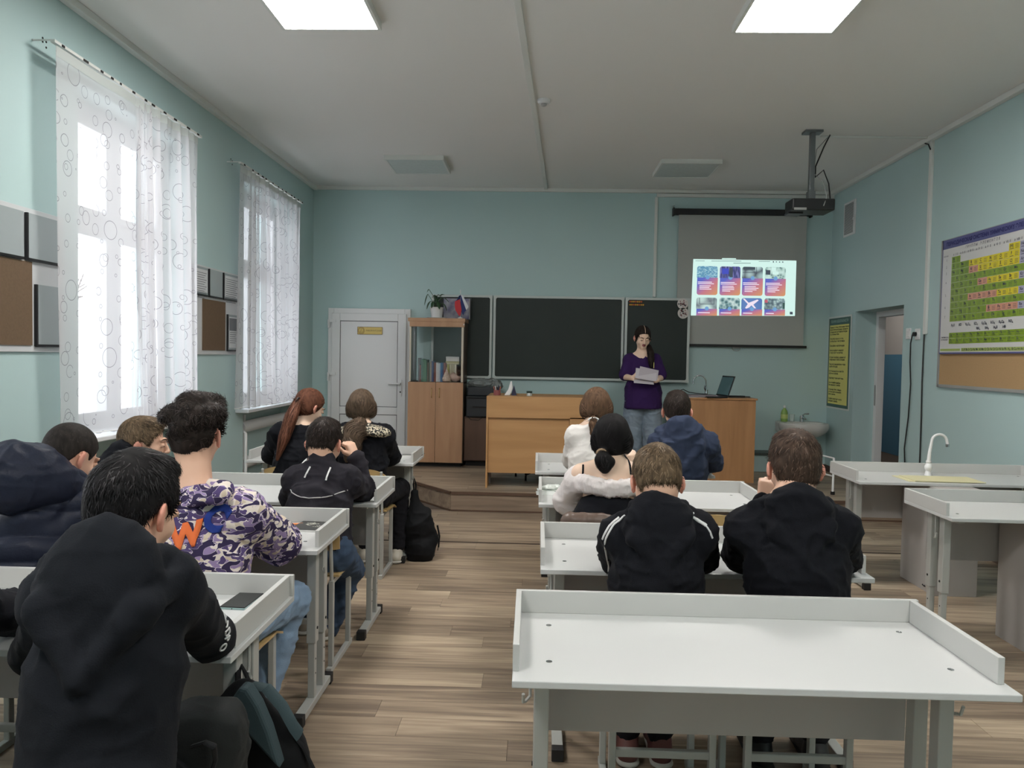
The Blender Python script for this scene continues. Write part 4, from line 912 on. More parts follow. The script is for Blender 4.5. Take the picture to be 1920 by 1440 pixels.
rl = ['Перед началом работы внимательно', 'прочитайте инструкцию, проверьте', 'наличие всех реактивов и посуды', 'на рабочем столе.', '', 'Работайте только в халате,', 'застёгнутом на все пуговицы.', '', 'Пользуйтесь чистой посудой.', '', 'Нельзя пробовать вещества', 'на вкус и брать их руками.', '', 'Нагревая пробирку, держите её', 'отверстием от себя и соседей.', '', 'При попадании кислоты на кожу', 'смойте её водой.', '', 'Остатки веществ не сливайте', 'обратно в склянки.', '', 'Спиртовку гасите колпачком.', '', 'Не оставляйте приборы', 'без присмотра учителя.', '', 'Закончив работу, уберите', 'рабочее место и вымойте', 'руки с мылом.', '', 'О любых неполадках сразу', 'сообщите учителю.']
text_obj('rules_text', '\n'.join(rl), 0.0265, M_ptxt, t, (-0.0095, 0.26, -0.02), ROT_RIGHT, align='LEFT', bold=0.001, sx=1.12)
# sockets and cables
t = thing('wall_switch', 'white square wall switch between the doorway and the black plug', 'switch', (RX, 7.24, 1.735))
MB().box(-0.012, 0, -0.042, 0.042, -0.05, 0.05).obj('plate', M_white, t, bevel=0.004); MB().box(-0.017, -0.011, -0.026, 0.026, -0.032, 0.032).obj('rocker', M_white, t, bevel=0.003)
t = thing('wall_socket', 'white wall socket with a black plug in it', 'socket', (RX, 7.07, 1.725))
MB().box(-0.012, 0, -0.042, 0.042, -0.05, 0.05).obj('plate', M_white, t, bevel=0.004); MB().cyl((-0.016, 0, 0), 0.026, 0.005, 18, axis='X').obj('recess', M_white, t)
t = thing('power_cable', 'black cable hanging from the plug down behind the lab desk', 'cable', (RX-0.03, 7.08, 1.725))
MB().cyl((-0.01, 0, 0), 0.02, 0.03, 14, axis='X').obj('plug', M_black, t); MB().tube([(-0.01,0.01,0), (-0.015,0.03,-0.08), (0.0,0.06,-0.25), (0.01,0.055,-0.45), (0.01,0.075,-0.75), (0.01,0.13,-1.05), (0.01,0.095,-1.30), (0.01,0.09,-1.72)], 0.006, 6).obj('cord', M_black, t, smooth=True)
tag(MB().tube([(RX-0.012,6.94,1.72), (RX-0.012,6.945,1.30), (RX-0.012,6.935,0.95), (RX-0.012,6.93,0.0)], 0.006, 6).obj('wall_cable', M_black, smooth=True), 'thin black cable running straight down from the white cable duct', 'cable')
tag(MB().tube([(RX-0.05,6.97,3.40), (RX-0.04,6.93,3.38), (RX-0.03,6.91,3.33)], 0.006, 6).obj('cable_end', M_black, smooth=True), 'short end of black cable at the top of the wall duct', 'cable')
# cork board and periodic table
t = thing('cork_board', 'large beige cork board with grey frame behind the periodic table', 'board', (RX, 0, 0))
MB().box(-0.018, 0, 4.05, 6.66, 1.285, 2.48).obj('cork', mat('cork', (176, 144, 104), rough=0.9, bump=0.4, bscale=200, noise=0.2, nscale=120), t)
MB().box(-0.024, 0, 6.645, 6.675, 1.265, 2.50).box(-0.024, 0, 4.05, 6.66, 1.265, 1.29).box(-0.024, 0, 4.05, 6.66, 2.475, 2.50).obj('frame', M_grey, t)
PY = 6.62; PZ0, PZ1 = 1.545, 2.49; PW = 1.90; XS = RX-0.045
t = thing('periodic_table', 'wall chart of the chemical elements in green, yellow and pink', 'chart', (XS, PY, 0))
mb = MB(); NN = 40
for i in range(NN):
    for j in range(1):
        y0, y1 = -PW*i/NN, -PW*(i+1)/NN; f = lambda y: 0.004*sin(y*9)
        mb.quad((f(y0), y0, PZ0), (f(y1), y1, PZ0), (f(y1), y1, PZ1), (f(y0), y0, PZ1))
o = MB().box(0.006, 0.010, -PW, 0, PZ0, PZ1).obj('sheet', mat('chart_paper', (206, 206, 204), rough=0.25), t)
M_cg = mat('chart_green', (132, 158, 58), rough=0.25); M_cy = mat('chart_yellow', (214, 200, 54), rough=0.25); M_cp = mat('chart_pink', (208, 152, 128), rough=0.25); M_cl = mat('chart_lilac', (170, 168, 190), rough=0.25)
M_cb = mat('chart_blue', (92, 94, 140), rough=0.3); M_ct = mat('chart_text', (44, 46, 66)); M_ct2 = mat('chart_text_green', (70, 84, 40))
MB().box(0.0045, 0.0055, -PW, 0, PZ1-0.075, PZ1).box(0.0045, 0.0055, -PW, 0, PZ0, PZ0+0.012).box(0.0045, 0.0055, -0.008, 0, PZ0, PZ1).obj('title_band', M_cb, t)
text_obj('title', 'ПЕРИОДИЧЕСКАЯ СИСТЕМА ХИМИЧЕСКИХ ЭЛЕМЕНТОВ Д. И. МЕНДЕЛЕЕВА', 0.042, mat('chart_title', (34, 36, 96)), t, (0.0035, -0.06, PZ1-0.04), ROT_RIGHT, align='LEFT', bold=0.0014, sx=1.0)
text_obj('groups_heading', 'Г Р У П П Ы    Э Л Е М Е Н Т О В', 0.030, M_ct, t, (0.0035, -0.35, PZ1-0.098), ROT_RIGHT, align='LEFT')
text_obj('groups_row', 'а  I  б     а  II  б     а  III  б     а  IV  б     а  V  б     а  VI  б     а  VII  б     а  VIII  б', 0.026, M_ct, t, (0.0035, -0.17, PZ1-0.135), ROT_RIGHT, align='LEFT', sx=1.02)
text_obj('periods_heading', 'периоды', 0.018, M_ct, t, (0.0035, -0.02, PZ1-0.135), ROT_RIGHT, align='LEFT')
cx0 = 0.15; cw = 0.128; rows = [['H',0,0,0,0,0,'(H)','He'], ['Li','Be','B','C','N','O','F','Ne'], ['Na','Mg','Al','Si','P','S','Cl','Ar'], ['K','Ca','Sc','Ti','V','Cr','Mn','Fe'], ['Cu','Zn','Ga','Ge','As','Se','Br','Kr'], ['Rb','Sr','Y','Zr','Nb','Mo','Tc','Ru'], ['Ag','Cd','In','Sn','Sb','Te','I','Xe'], ['Cs','Ba','La','Hf','Ta','W','Re','Os'], ['Au','Hg','Tl','Pb','Bi','Po','At','Rn'], ['Fr','Ra','Ac','Rf','Db','Sg','Bh','Hs']]
kind = ['g     yl', 'ggyyyyyl', 'ggpyyyyl', 'gggggggg', 'gggpyyyl', 'gggggggg', 'ggpppyyl', 'gggggggg', 'ggggpppl', 'gggggggg']
rz1 = PZ1-0.152; rh = 0.0530; KM = {'g': M_cg, 'y': M_cy, 'p': M_cp, 'l': M_cl}
for r, row in enumerate(rows):
    for c, el in enumerate(row):
        if not el: continue
        y0 = -(cx0 + c*cw); z1 = rz1 - r*rh
        cell = MB().box(0.004, 0.0055, y0-cw+0.001, y0-0.001, z1-rh+0.001, z1-0.001).obj('element_cell', KM[kind[r][c]], t)
        even = r in (4, 6, 8); 
        text_obj('symbol', el, 0.032, M_ct, cell, (0.003, y0-(0.092 if (r in (3, 5, 7, 9)) and c < 8 else 0.034), z1-0.021), ROT_RIGHT, bold=0.0008)
        mb = MB(); s = -1 if (r in (3, 5, 7, 9)) else 1
        for q in range(3): mb.box(0.003, 0.0035, y0-0.064-s*0.03-0.02, y0-0.064-s*0.03+0.018, z1-0.018-q*0.011, z1-0.015-q*0.011)
        mb.box(0.003, 0.0035, y0-0.064+s*0.03-0.022, y0-0.064+s*0.03+0.018, z1-0.044, z1-0.040).obj('small_print', M_ct2 if kind[r][c] == 'g' else M_ct, cell)
for r in range(7): text_obj('period_number', str(r+1), 0.03, M_ct, t, (0.003, -0.075, rz1-(0.02, 0.077, 0.13, 0.206, 0.31, 0.41, 0.49)[r]), ROT_RIGHT)
zb = rz1 - 10*rh
text_obj('oxides_row', 'R₂O       RO       R₂O₃      RO₂      R₂O₅      RO₃      R₂O₇      RO₄', 0.030, M_ct, t, (0.003, -0.18, zb-0.03), ROT_RIGHT, align='LEFT', bold=0.0006, sx=0.98)
text_obj('hydrides_row', 'RH₄       RH₃       H₂R       HR', 0.030, M_ct, t, (0.003, -0.545, zb-0.068), ROT_RIGHT, align='LEFT', bold=0.0006)
text_obj('series_heading', 'лантаноиды\nактиноиды', 0.020, M_ct, t, (0.003, -0.03, zb-0.135), ROT_RIGHT, align='LEFT')
ser = [['Ce','Pr','Nd','Pm','Sm','Eu','Gd','Tb','Dy','Ho','Er','Tm','Yb','Lu'], ['Th','Pa','U','Np','Pu','Am','Cm','Bk','Cf','Es','Fm','Md','No','Lr']]
for r in range(2):
    for c in range(14):
        y0 = -(cx0 + c*0.098); z1 = zb - 0.09 - r*0.046
        cell = MB().box(0.004, 0.0055, y0-0.097, y0-0.001, z1-0.045, z1-0.001).obj('element_cell', M_cg, t)
        text_obj('symbol', ser[r][c], 0.027, M_ct, cell, (0.003, y0-0.03, z1-0.018), ROT_RIGHT, bold=0.0006)
        MB().box(0.003, 0.0035, y0-0.09, y0-0.055, z1-0.018, z1-0.014).box(0.003, 0.0035, y0-0.06, y0-0.01, z1-0.036, z1-0.032).obj('small_print', M_ct2, cell)
mb = MB().box(0.004, 0.0055, -0.32, -0.02, PZ0+0.024, PZ0+0.042); 
mb.box(0.004, 0.0055, -1.75, -0.34, PZ0+0.02, PZ0+0.046).obj('activity_band', mat('chart_band', (160, 178, 96)), t)
text_obj('activity_row', 'Li K Ba Sr Ca Na Mg  Al Mn Cr Zn Fe Cd Co Ni Sn Pb  H₂  Bi Cu Hg Ag Au', 0.026, M_ct, t, (0.003, -0.36, PZ0+0.033), ROT_RIGHT, align='LEFT', bold=0.0005)

# ================================================================= LEFT WALL information stands
def stand(label, y0, y1, z0, z1, cork0, cork1, pk, papers):
    t = thing('information_stand', label, 'notice board', (LX, 0, 0))
    MB().box(0, 0.012, y0, y1, z0, z1).obj('board', mat('stand_white', (196, 198, 200), rough=0.4), t, bevel=0.002)
    cz0, cz1 = z0+0.035, z0+(z1-z0)*0.63
    MB().box(0.012, 0.018, cork0, cork1, cz0, cz1).obj('cork_panel', mat('stand_cork', (104, 84, 64), rough=0.9, noise=0.3, nscale=80), t)
    for (a, b, c, d, pp) in pk:
        p = MB().box(0.012, 0.024, a, b, c, d).obj('pocket', mat('pocket_plastic', (160, 168, 170), rough=0.15), t)
        MB().box(0.012, 0.028, a-0.008, a+0.004, c-0.008, d).box(0.012, 0.028, a, b, c-0.010, c+0.004).obj('edge', M_black, p)
        if pp:
            MB().box(0.0245, 0.0255, a+0.02, b-0.01, c+0.02, d-0.02).obj('paper', mat('notice_paper', (206, 208, 210)), p)
            mb = MB()
            for k in range(12): mb.box(0.0257, 0.026, a+0.035, b-0.03-0.02*(k % 3), d-0.05-k*0.018, d-0.045-k*0.018)
            if pp == 2: mb.box(0.0257, 0.0262, a+0.025, b-0.02, d-0.14, d-0.03)
            mb.obj('print', mat('print_grey', (110, 112, 118)), p)
stand('white information stand with empty pockets and cork panel nearest the camera', 2.75, 4.31, 1.437, 2.197, 3.25, 4.03,
      [(3.31, 3.61, 1.93, 2.17, 0), (3.645, 3.955, 1.93, 2.17, 0), (3.985, 4.27, 1.93, 2.17, 0), (4.06, 4.27, 1.475, 1.80, 0)], 0)
stand('white information stand with printed notices between the two windows', 5.86, 6.92, 1.43, 2.145, 6.12, 6.57,
      [(5.93, 6.20, 1.91, 2.13, 1), (6.23, 6.49, 1.91, 2.13, 0), (6.52, 6.84, 1.91, 2.13, 1), (6.61, 6.84, 1.47, 1.78, 2)], 1)
# ================================================================= PUPIL DESKS AND CHAIRS
M_top = mat('desk_white', (196, 197, 196), rough=0.32)
M_rail = mat('desk_rail', (192, 192, 189), rough=0.4)
M_panel = mat('desk_panel_grey', (172, 168, 165), rough=0.55)
M_tube = mat('desk_tube', (176, 177, 173), rough=0.35)
M_cap = mat('foot_cap', (30, 29, 30), rough=0.6)
M_ply = wood_mat('chair_ply', (200, 172, 122), (184, 152, 100), scale=1.0, along='X', contrast=0.5, rough=0.3)
DH = 0.70
def desk(label, xr, y0, w=1.18, d=0.50, group='white two-seat desks', hooks=True, rz=0.0, right_rail=True):
    """origin: near right corner on the floor; the desk runs to -x and +y"""
    t = thing('pupil_desk', label, 'desk', (xr, y0, 0), rz, group)
    top = MB().box(-w, 0, 0, d, DH-0.018, DH).obj('tabletop', M_top, t, bevel=0.0025)
    for x, y in ((-w+0.09, 0.12), (-w+0.095, d-0.12), (-0.09, 0.14), (-0.095, d-0.10)):
        MB().lathe((x, y, DH), [(0.008, 0.0), (0.008, 0.0012), (0.003, 0.002), (0, 0.0012)], 12).obj('bolt_head', M_metal, top)
    MB().box(-w, 0, d-0.016, d, DH, DH+0.066).obj('back_rail', M_rail, t, bevel=0.0015)
    MB().box(-w+0.0, -w+0.016, 0.055, d-0.016, DH, DH+0.066).obj('side_rail', M_rail, t, bevel=0.0015)
    if right_rail: MB().box(-0.016-0.01, -0.01, 0.055, d-0.016, DH, DH+0.066).obj('side_rail', M_rail, t, bevel=0.0015)
    MB().box(-w+0.075, -0.075, d-0.115, d-0.10, 0.395, DH-0.018).obj('modesty_panel', M_panel, t, bevel=0.0015)
    for sx in (-w+0.075, -0.075):
        s = 1 if sx > -w/2 else -1
        f = MB().box(sx-0.02, sx+0.02, 0.03, 0.42, 0.012, 0.042).obj('foot', M_tube, t, bevel=0.003)
        for y in (0.0, 0.41): MB().box(sx-0.022, sx+0.022, y, y+0.04, 0.0, 0.045).obj('end_cap', M_cap, f, bevel=0.003)
        for y in (0.20, 0.325):
            p = MB().box(sx-0.014, sx+0.014, y-0.017, y+0.017, 0.04, 0.30).box(sx-0.019, sx+0.019, y-0.023, y+0.023, 0.27, DH-0.02).obj('leg', M_tube, t, bevel=0.003)
            MB().cyl((sx+s*0.019, y, 0.33), 0.006, 0.003*s, 10, axis='X').cyl((sx+s*0.014, y, 0.20), 0.004, 0.001*s, 8, axis='X').cyl((sx+s*0.014, y, 0.14), 0.004, 0.001*s, 8, axis='X').obj('bolt', M_cap, p)
        MB().box(sx-0.015, sx+0.015, 0.05, 0.44, DH-0.035, DH-0.018).obj('top_bearer', M_tube, t)
        if hooks:
            hx = sx + s*0.03
            MB().tube([(hx, 0.24, DH-0.03), (hx, 0.24, 0.58), (hx+s*0.0, 0.236, 0.56), (hx+s*0.012, 0.222, 0.552), (hx+s*0.018, 0.20, 0.560), (hx+s*0.018, 0.19, 0.585)], 0.0045, 6).obj('bag_hook', M_tube, t, smooth=True)
    return t
G = 'white two-seat desks'
RD = desk('empty white desk in the right foreground, nearest the camera', 1.133, 1.787, rz=radians(0.5))
RC = desk('white desk where the two boys in black hoodies sit on the right', 1.203, 2.73)
RB = desk('white desk of the girl in the off-shoulder blouse, empty chair beside her', 1.197, 3.95)
RA = desk('white desk nearest the platform on the right, with the white sweater and navy hoodie', 1.175, 5.06)
LD = desk('white desk in the left foreground with a phone lying on it', -0.749, 1.864)
LC = desk('white desk of the boy in purple camouflage, black notebook on it', -0.832, 2.903)
LB = desk('white desk of the boy with two white bars on his back', -0.801, 3.84)
LA = desk('white desk of the two long-haired girls by the white door', -0.852, 5.299)
def lab_desk(label, x0, y0, mat_on):
    w, d = 1.33, 0.50; xr = x0 + w
    t = desk(label, xr, y0, w, d, group='laboratory desks with taps along the right wall'); t.name = 'laboratory_desk'
    for ch in t.children:
        if ch.name.startswith('modesty'): pass
    cab = MB().box(-0.885, -0.615, -0.08, 0.36, 0.0, DH-0.019).obj('plumbing_cabinet', M_panel, t, bevel=0.002)
    tp = thing('white_tap', 'white swan-neck laboratory tap on the ' + mat_on, 'tap', (x0+0.61, y0+0.36, DH), group='white laboratory taps')
    MB().lathe((0,0,0), [(0.024,0), (0.022,0.012), (0.016,0.03), (0.024,0.045), (0.026,0.06), (0.018,0.078), (0.014,0.084), (0.019,0.09), (0.017,0.10), (0.0,0.10)], 22).obj('base', M_white, tp, smooth=True)
    MB().tube([(0,0,0.09), (0.004,0,0.16), (0.014,0,0.22)] + [(0.066-0.05*cos(a), 0, 0.235+0.046*sin(a)) for a in [k*pi/10 for k in range(0, 10)]] + [(0.122,0,0.215)], 0.0095, 12, rs=[0.013, 0.011, 0.0095] + [0.009]*10 + [0.009]).obj('spout', M_white, tp, smooth=True)
    MB().cyl((0.1225, 0, 0.197), 0.0115, 0.02, 14).obj('nozzle', M_metal, tp, smooth=True)
    return t
SA = lab_desk('laboratory desk with a yellow cutting mat, by the doorway', 2.065, 4.96, 'desk with the yellow mat')
SB = lab_desk('bare laboratory desk at the right edge, in front of the one with the yellow mat', 2.056, 3.843, 'nearer lab desk at the right edge')
t = thing('desk_mat', 'two pale yellow cardboard sheets under the white tap', 'mat', (2.62, 5.13, DH))
MB().box(-0.22, 0.21, -0.12, 0.12, 0.0, 0.004).obj('sheet', mat('pale_yellow', (214, 208, 168), rough=0.6), t); o = MB().box(-0.20, 0.24, -0.12, 0.12, 0.004, 0.008).obj('sheet', mat('pale_yellow', (0,0,0)), t); o.rotation_euler = (0,0,radians(-2)); o.location = (0.02,-0.012,0)

def chair(label, x, y, rz=0.0, jacket=False):
    """school chair; y is the line of its rear frame, facing +y"""
    t = thing('school_chair', label, 'chair', (x, y, 0), rz, 'plywood school chairs')
    for s in (-1, 1):
        MB().box(s*0.155-0.011, s*0.155+0.011, -0.014, 0.014, 0.025, 0.42).obj('leg', M_tube, t, bevel=0.003)
        MB().tube([(s*0.155, 0.0, 0.42), (s*0.155, -0.01, 0.50), (s*0.155, -0.04, 0.70)], 0.011, 8, flat=0.8).obj('back_post', M_tube, t, smooth=True)
        MB().box(s*0.155-0.011, s*0.155+0.011, 0.30, 0.33, 0.025, 0.42).obj('leg', M_tube, t, bevel=0.003)
        MB().box(s*0.155-0.012, s*0.155+0.012, -0.04, 0.36, 0.0, 0.026).obj('foot_bar', M_tube, t, bevel=0.003)
        MB().box(s*0.155-0.010, s*0.155+0.010, 0, 0.33, 0.405, 0.425).obj('seat_bearer', M_tube, t)
    MB().box(-0.155, 0.155, -0.010, 0.010, 0.215, 0.24).obj('stretcher', M_tube, t, bevel=0.003)
    mb = MB(); N = 10
    for i in range(N):      # seat shell
        y0, y1 = 0.01+0.34*i/N, 0.01+0.34*(i+1)/N; f = lambda y: 0.428 + 0.006*cos(y*12) - (0.03*max(0, y-0.28)/0.07 if y > 0.28 else 0)
        mb.add([(-0.185,y0,f(y0)), (0.185,y0,f(y0)), (0.185,y1,f(y1)), (-0.185,y1,f(y1)), (-0.185,y0,f(y0)+0.009), (0.185,y0,f(y0)+0.009), (0.185,y1,f(y1)+0.009), (-0.185,y1,f(y1)+0.009)], [(0,3,2,1),(4,5,6,7),(0,1,5,4),(1,2,6,5),(2,3,7,6),(3,0,4,7)])
    mb.obj('seat', M_ply, t)
    V = []; F = []; NX, NZ = 14, 6
    for s in (0, 1):
        for i in range(NX+1):
            u = -1 + 2*i/NX; top = 0.722 - 0.038*u*u - 0.02*abs(u)**6; bot = 0.555 + 0.01*u*u
            for j in range(NZ+1):
                z = bot + (top-bot)*j/NZ; V.append((u*0.19, -0.035 - (z-0.62)*0.12 + 0.028*u*u + s*0.009, z))
    K = (NX+1)*(NZ+1)
    for i in range(NX):
        for j in range(NZ):
            a = i*(NZ+1)+j; F += [(a, a+1, a+NZ+2, a+NZ+1), (K+a, K+a+NZ+1, K+a+NZ+2, K+a+1)]
    for i in range(NX):
        a = i*(NZ+1); F += [(a, a+NZ+1, K+a+NZ+1, K+a), (a+NZ, K+a+NZ, K+a+2*NZ+1, a+2*NZ+1)]
    for j in range(NZ):
        F += [(j, K+j, K+j+1, j+1), (NX*(NZ+1)+j, NX*(NZ+1)+j+1, K+NX*(NZ+1)+j+1, K+NX*(NZ+1)+j)]
    MB().add(V, F).obj('backrest', M_ply, t, smooth=True)
    return t
chair('school chair under the fair-haired boy with white shoulder stripes', 0.41, 2.38)
chair('school chair under the dark-haired boy at the right in a plain black hoodie', 0.83, 2.38)
chair('empty school chair beside the girl in the off-shoulder blouse', 0.86, 3.72)
chair('school chair with a brown jacket on it, behind the off-shoulder blouse', 0.33, 3.52)
chair('school chair under the girl in the white sweater', 0.33, 4.70)
chair('school chair under the boy in the navy hoodie', 0.86, 4.66)
chair('school chair under the large black-hooded boy in the left foreground', -0.86, 1.26)
chair('school chair under the boy in purple camouflage', -1.13, 2.50)
chair('school chair under the boy in the quilted jacket', -1.76, 2.40)
chair('school chair under the boy seen in profile by the window', -1.80, 3.33)
chair('school chair under the boy with two white bars on his back', -1.08, 3.46)
chair('school chair under the girl with the long ponytail', -1.62, 4.96)
chair('school chair under the girl with the patterned collar', -1.15, 4.94)
chair('school chair under the pupil cut off by the left edge', -1.62, 1.42)

# ----- small things on the desks
def slab(name, label, cat, px, py, Y, w, d, h, rgb, rot, z=DH, rough=0.3, page=None, group=None):
    p = at(px, py, Y); k = (z - CAM_H)/(p.z - CAM_H); p = Vector((p.x*k, p.y*k, z))
    t = thing(name, label, cat, p, radians(rot), group); m = mat(name+'_cover_%d' % rgb[0], rgb, rough=rough)
    b = MB().box(-w/2, w/2, -d/2, d/2, 0.0006 if page else 0, h).obj('cover', m, t, bevel=0.001)
    if page: MB().box(-w/2+0.002, w/2-0.002, -d/2-0.0008, d/2+0.0008, 0.001, h-0.001).obj('pages', mat('paper_white', (216, 216, 212)), t)
    return t
M_print = mat('cover_print', (196, 196, 184), rough=0.5)
nb = slab('notebook', 'black notebook with pale drawing on the desk beside the purple camouflage sleeve', 'notebook', 590, 989, 3.1, 0.17, 0.17, 0.008, (36, 37, 38), -4, page=True)
rnd = random.Random(3)
mb = MB()
for k in range(26): x, y = rnd.gauss(-0.02, 0.012), rnd.gauss(0.035, 0.014); mb.box(x-0.004, x+0.004, y-0.003, y+0.003, 0.0082, 0.0086)
for r, (y, n) in enumerate(((0.085, 9), (0.035, 5), (0.0, 7), (-0.02, 8))):
    for k in range(n): x = 0.075 - k*0.0105 if r else -0.03+k*0.011; mb.box(x-0.004, x+0.003, y-0.003, y+0.003, 0.0082, 0.0086)
mb.obj('drawing', M_print, nb)
def pen(label, p, q, rgb, tip=(60,60,60), r=0.0042, z=DH):
    a = at(*p, 3); k = (z+r-CAM_H)/(a.z-CAM_H); a = Vector((a.x*k, a.y*k, 0)); b = at(*q, 3); k = (z+r-CAM_H)/(b.z-CAM_H); b = Vector((b.x*k, b.y*k, 0))
    t = thing('pen', label, 'pen', (a.x, a.y, z+r), math.atan2(b.y-a.y, b.x-a.x)); L = (b-a).length
    MB().tube([(0,0,0), (L*0.86,0,0)], r, 8).obj('barrel', mat('pen_body_%d' % rgb[0], rgb, rough=0.4), t, smooth=True); MB().tube([(-L*0.1,0,0), (-L*0.02,0,0), (0,0,0)], r, 8, rs=[0.0008, r*0.8, r]).obj('tip', mat('pen_tip_%d' % tip[0], tip), t, smooth=True)
    return t
pen('bright orange pen lying left of the black notebook', (533, 983), (574, 982), (226, 130, 60), (80, 120, 70))
ph = slab('smartphone', 'black smartphone lying face up on the near left desk', 'phone', 457, 1127, 2.1, 0.076, 0.160, 0.008, (24, 25, 28), -3, rough=0.1)
MB().box(-0.0385, 0.0385, -0.081, 0.081, -0.0002, 0.0055).obj('case', mat('case_silver', (150, 176, 176), rough=0.3), ph, bevel=0.001); MB().cyl((0.0, -0.0815, 0.003), 0.002, 0.001, 6, axis='Y').obj('port', M_black, ph)
nb2 = slab('notebook', 'small dark notebook on the front desk near the patterned collar', 'notebook', 774, 853, 5.5, 0.15, 0.17, 0.006, (62, 66, 66), -3, page=True)
MB().box(-0.06, 0.06, -0.075, -0.06, 0.0062, 0.0066).box(-0.02, 0.03, 0.06, 0.07, 0.0062, 0.0066).obj('print', M_print, nb2)
slab('sheet_of_paper', 'white paper sheet left of the small dark notebook', 'paper', 757, 857, 5.5, 0.10, 0.16, 0.001, (206, 208, 206), 8)
t = slab('notebook_stack', 'small stack of pale notebooks at the window end of the front desk', 'notebooks', 493, 850, 5.6, 0.16, 0.20, 0.012, (206, 204, 196), 6, page=True)
MB().box(-0.07, 0.08, -0.09, 0.10, 0.012, 0.020).box(-0.05, 0.05, -0.06, 0.07, 0.020, 0.03).obj('upper_notebook', mat('nb_pale', (196, 194, 184)), t)
t = slab('tissue_pack', 'crumpled clear tissue pack at the left end of the off-shoulder girl desk', 'packet', 1030, 919, 4.3, 0.14, 0.08, 0.004, (206, 210, 206), 3)
S = SDF(); S.ell((0,0,0.014), (0.06,0.03,0.013)); S.ell((0.03,0.01,0.018), (0.03,0.02,0.012)); sdf_obj(S, 'wrapping', mat('cellophane', (206, 212, 206), rough=0.15), t, vox=0.004, folds=(0.006, 40, 1))
slab('sheet_of_paper', 'sheet of white paper under the tissue pack', 'paper', 1032, 925, 4.3, 0.16, 0.12, 0.001, (200, 204, 202), 2)

# ----- cables on the floor
tag(MB().tube([(2.62+0.10*cos(a*1.9)+0.02*sin(a*5), 5.0+0.07*sin(a*1.9), 0.012+0.006*(k % 5)) for k, a in enumerate([j*0.35 for j in range(26)])], 0.006, 6).obj('coiled_cable', M_black, smooth=True), 'coil of black cable on the floor under the laboratory desk', 'cable')
tag(MB().tube([(1.25, 2.55, 0.006), (1.7, 2.62, 0.006), (2.3, 2.58, 0.006)], 0.007, 6).obj('floor_cable', M_black, smooth=True), 'black cable on the floor at the right edge', 'cable')
# ================================================================= PEOPLE
def VV(a): return np.array(a, float)
def nrm(v): return v/ (np.linalg.norm(v)+1e-9)
SKIN = mat('skin_light', (222, 178, 152), rough=0.5, noise=0.15, nscale=30, c2=(206, 156, 132))
SKIN_P = mat('skin_pale', (232, 200, 176), rough=0.5, noise=0.12, nscale=30, c2=(222, 184, 160))
EARM = mat('skin_ear', (216, 150, 130), rough=0.5); LIPM = mat('lip', (150, 84, 84), rough=0.4)
EYEW = mat('eye_white', (222, 220, 216), rough=0.2); EYED = mat('eye_dark', (44, 34, 30), rough=0.2)
def fabric(name, rgb, c2=None, bs=300, bump=0.25, rough=0.9, sheen=0.02): return mat(name, rgb, rough=rough, noise=0.25, nscale=3, c2=c2 or tuple(int(v*0.85) for v in rgb), bump=bump, bscale=bs, sheen=sheen, spec=0.12)
F_black = fabric('black_cotton', (24, 25, 30)); F_black2 = fabric('black_jersey', (22, 23, 28)); F_hood2 = fabric('charcoal_cotton', (27, 29, 34))
F_navy = fabric('navy_cotton', (52, 60, 80)); F_puff = fabric('navy_nylon', (36, 40, 54), rough=0.45, bs=120, sheen=0.0); F_white = fabric('white_knit', (224, 220, 216)); F_blouse = fabric('white_satin', (228, 220, 218), rough=0.5)
F_purple = fabric('purple_tshirt', (56, 36, 82)); F_jeans = fabric('blue_denim', (66, 82, 104), c2=(48, 62, 84)); F_ljeans = fabric('light_denim', (134, 156, 180), c2=(112, 136, 164)); F_gjeans = fabric('grey_denim', (136, 150, 164), c2=(110, 124, 140))
F_dktr = fabric('dark_trousers', (28, 28, 32)); F_boy = fabric('anthracite_sweat', (42, 40, 46)); F_whitetee = fabric('white_tee', (226, 226, 226)); M_stripe = mat('white_stripe', (226, 226, 226), rough=0.6)
def camo():
    m = bpy.data.materials.new('purple_camouflage'); m.use_nodes = True; nt = m.node_tree; b = nt.nodes['Principled BSDF']; b.inputs['Roughness'].default_value = 0.85; b.inputs['Specular IOR Level'].default_value = 0.2
    tc = nt.nodes.new('ShaderNodeTexCoord'); prev = None; base = (*s2l((226, 214, 204)), 1)
    for col, sc, th, w, off in (((206,190,170), 12, .56, 0, 1.0), ((150,130,170), 21, .53, 0, 3.0), ((84,70,112), 23, .535, 1, 7.0), ((56,47,78), 26, .555, 1, 12.0)):
        mp = nt.nodes.new('ShaderNodeMapping'); mp.inputs['Location'].default_value = (off, off*1.7, off*0.3); mp.inputs['Scale'].default_value = (0.8, 0.8, 1.25); nt.links.new(tc.outputs['Object'], mp.inputs[0])
        n = nt.nodes.new('ShaderNodeTexNoise'); n.inputs['Scale'].default_value = sc; n.inputs['Detail'].default_value = 0.6; n.inputs['Distortion'].default_value = 1.3; nt.links.new(mp.outputs[0], n.inputs['Vector'])
        for edge in ((1, 0) if w else (0,)):
            g = nt.nodes.new('ShaderNodeMath'); g.operation = 'GREATER_THAN'; g.inputs[1].default_value = th - (0.016 if edge else 0); nt.links.new(n.outputs['Fac'], g.inputs[0])
            mx = nt.nodes.new('ShaderNodeMix'); mx.data_type = 'RGBA'; nt.links.new(g.outputs[0], mx.inputs['Factor'])
            if prev is None: mx.inputs['A'].default_value = base
            else: nt.links.new(prev.outputs['Result'], mx.inputs['A'])
            mx.inputs['B'].default_value = (*s2l((232, 222, 226)), 1) if edge else (*s2l(col), 1); prev = mx
    nt.links.new(prev.outputs['Result'], b.inputs['Base Color']); return m
F_camo = camo()
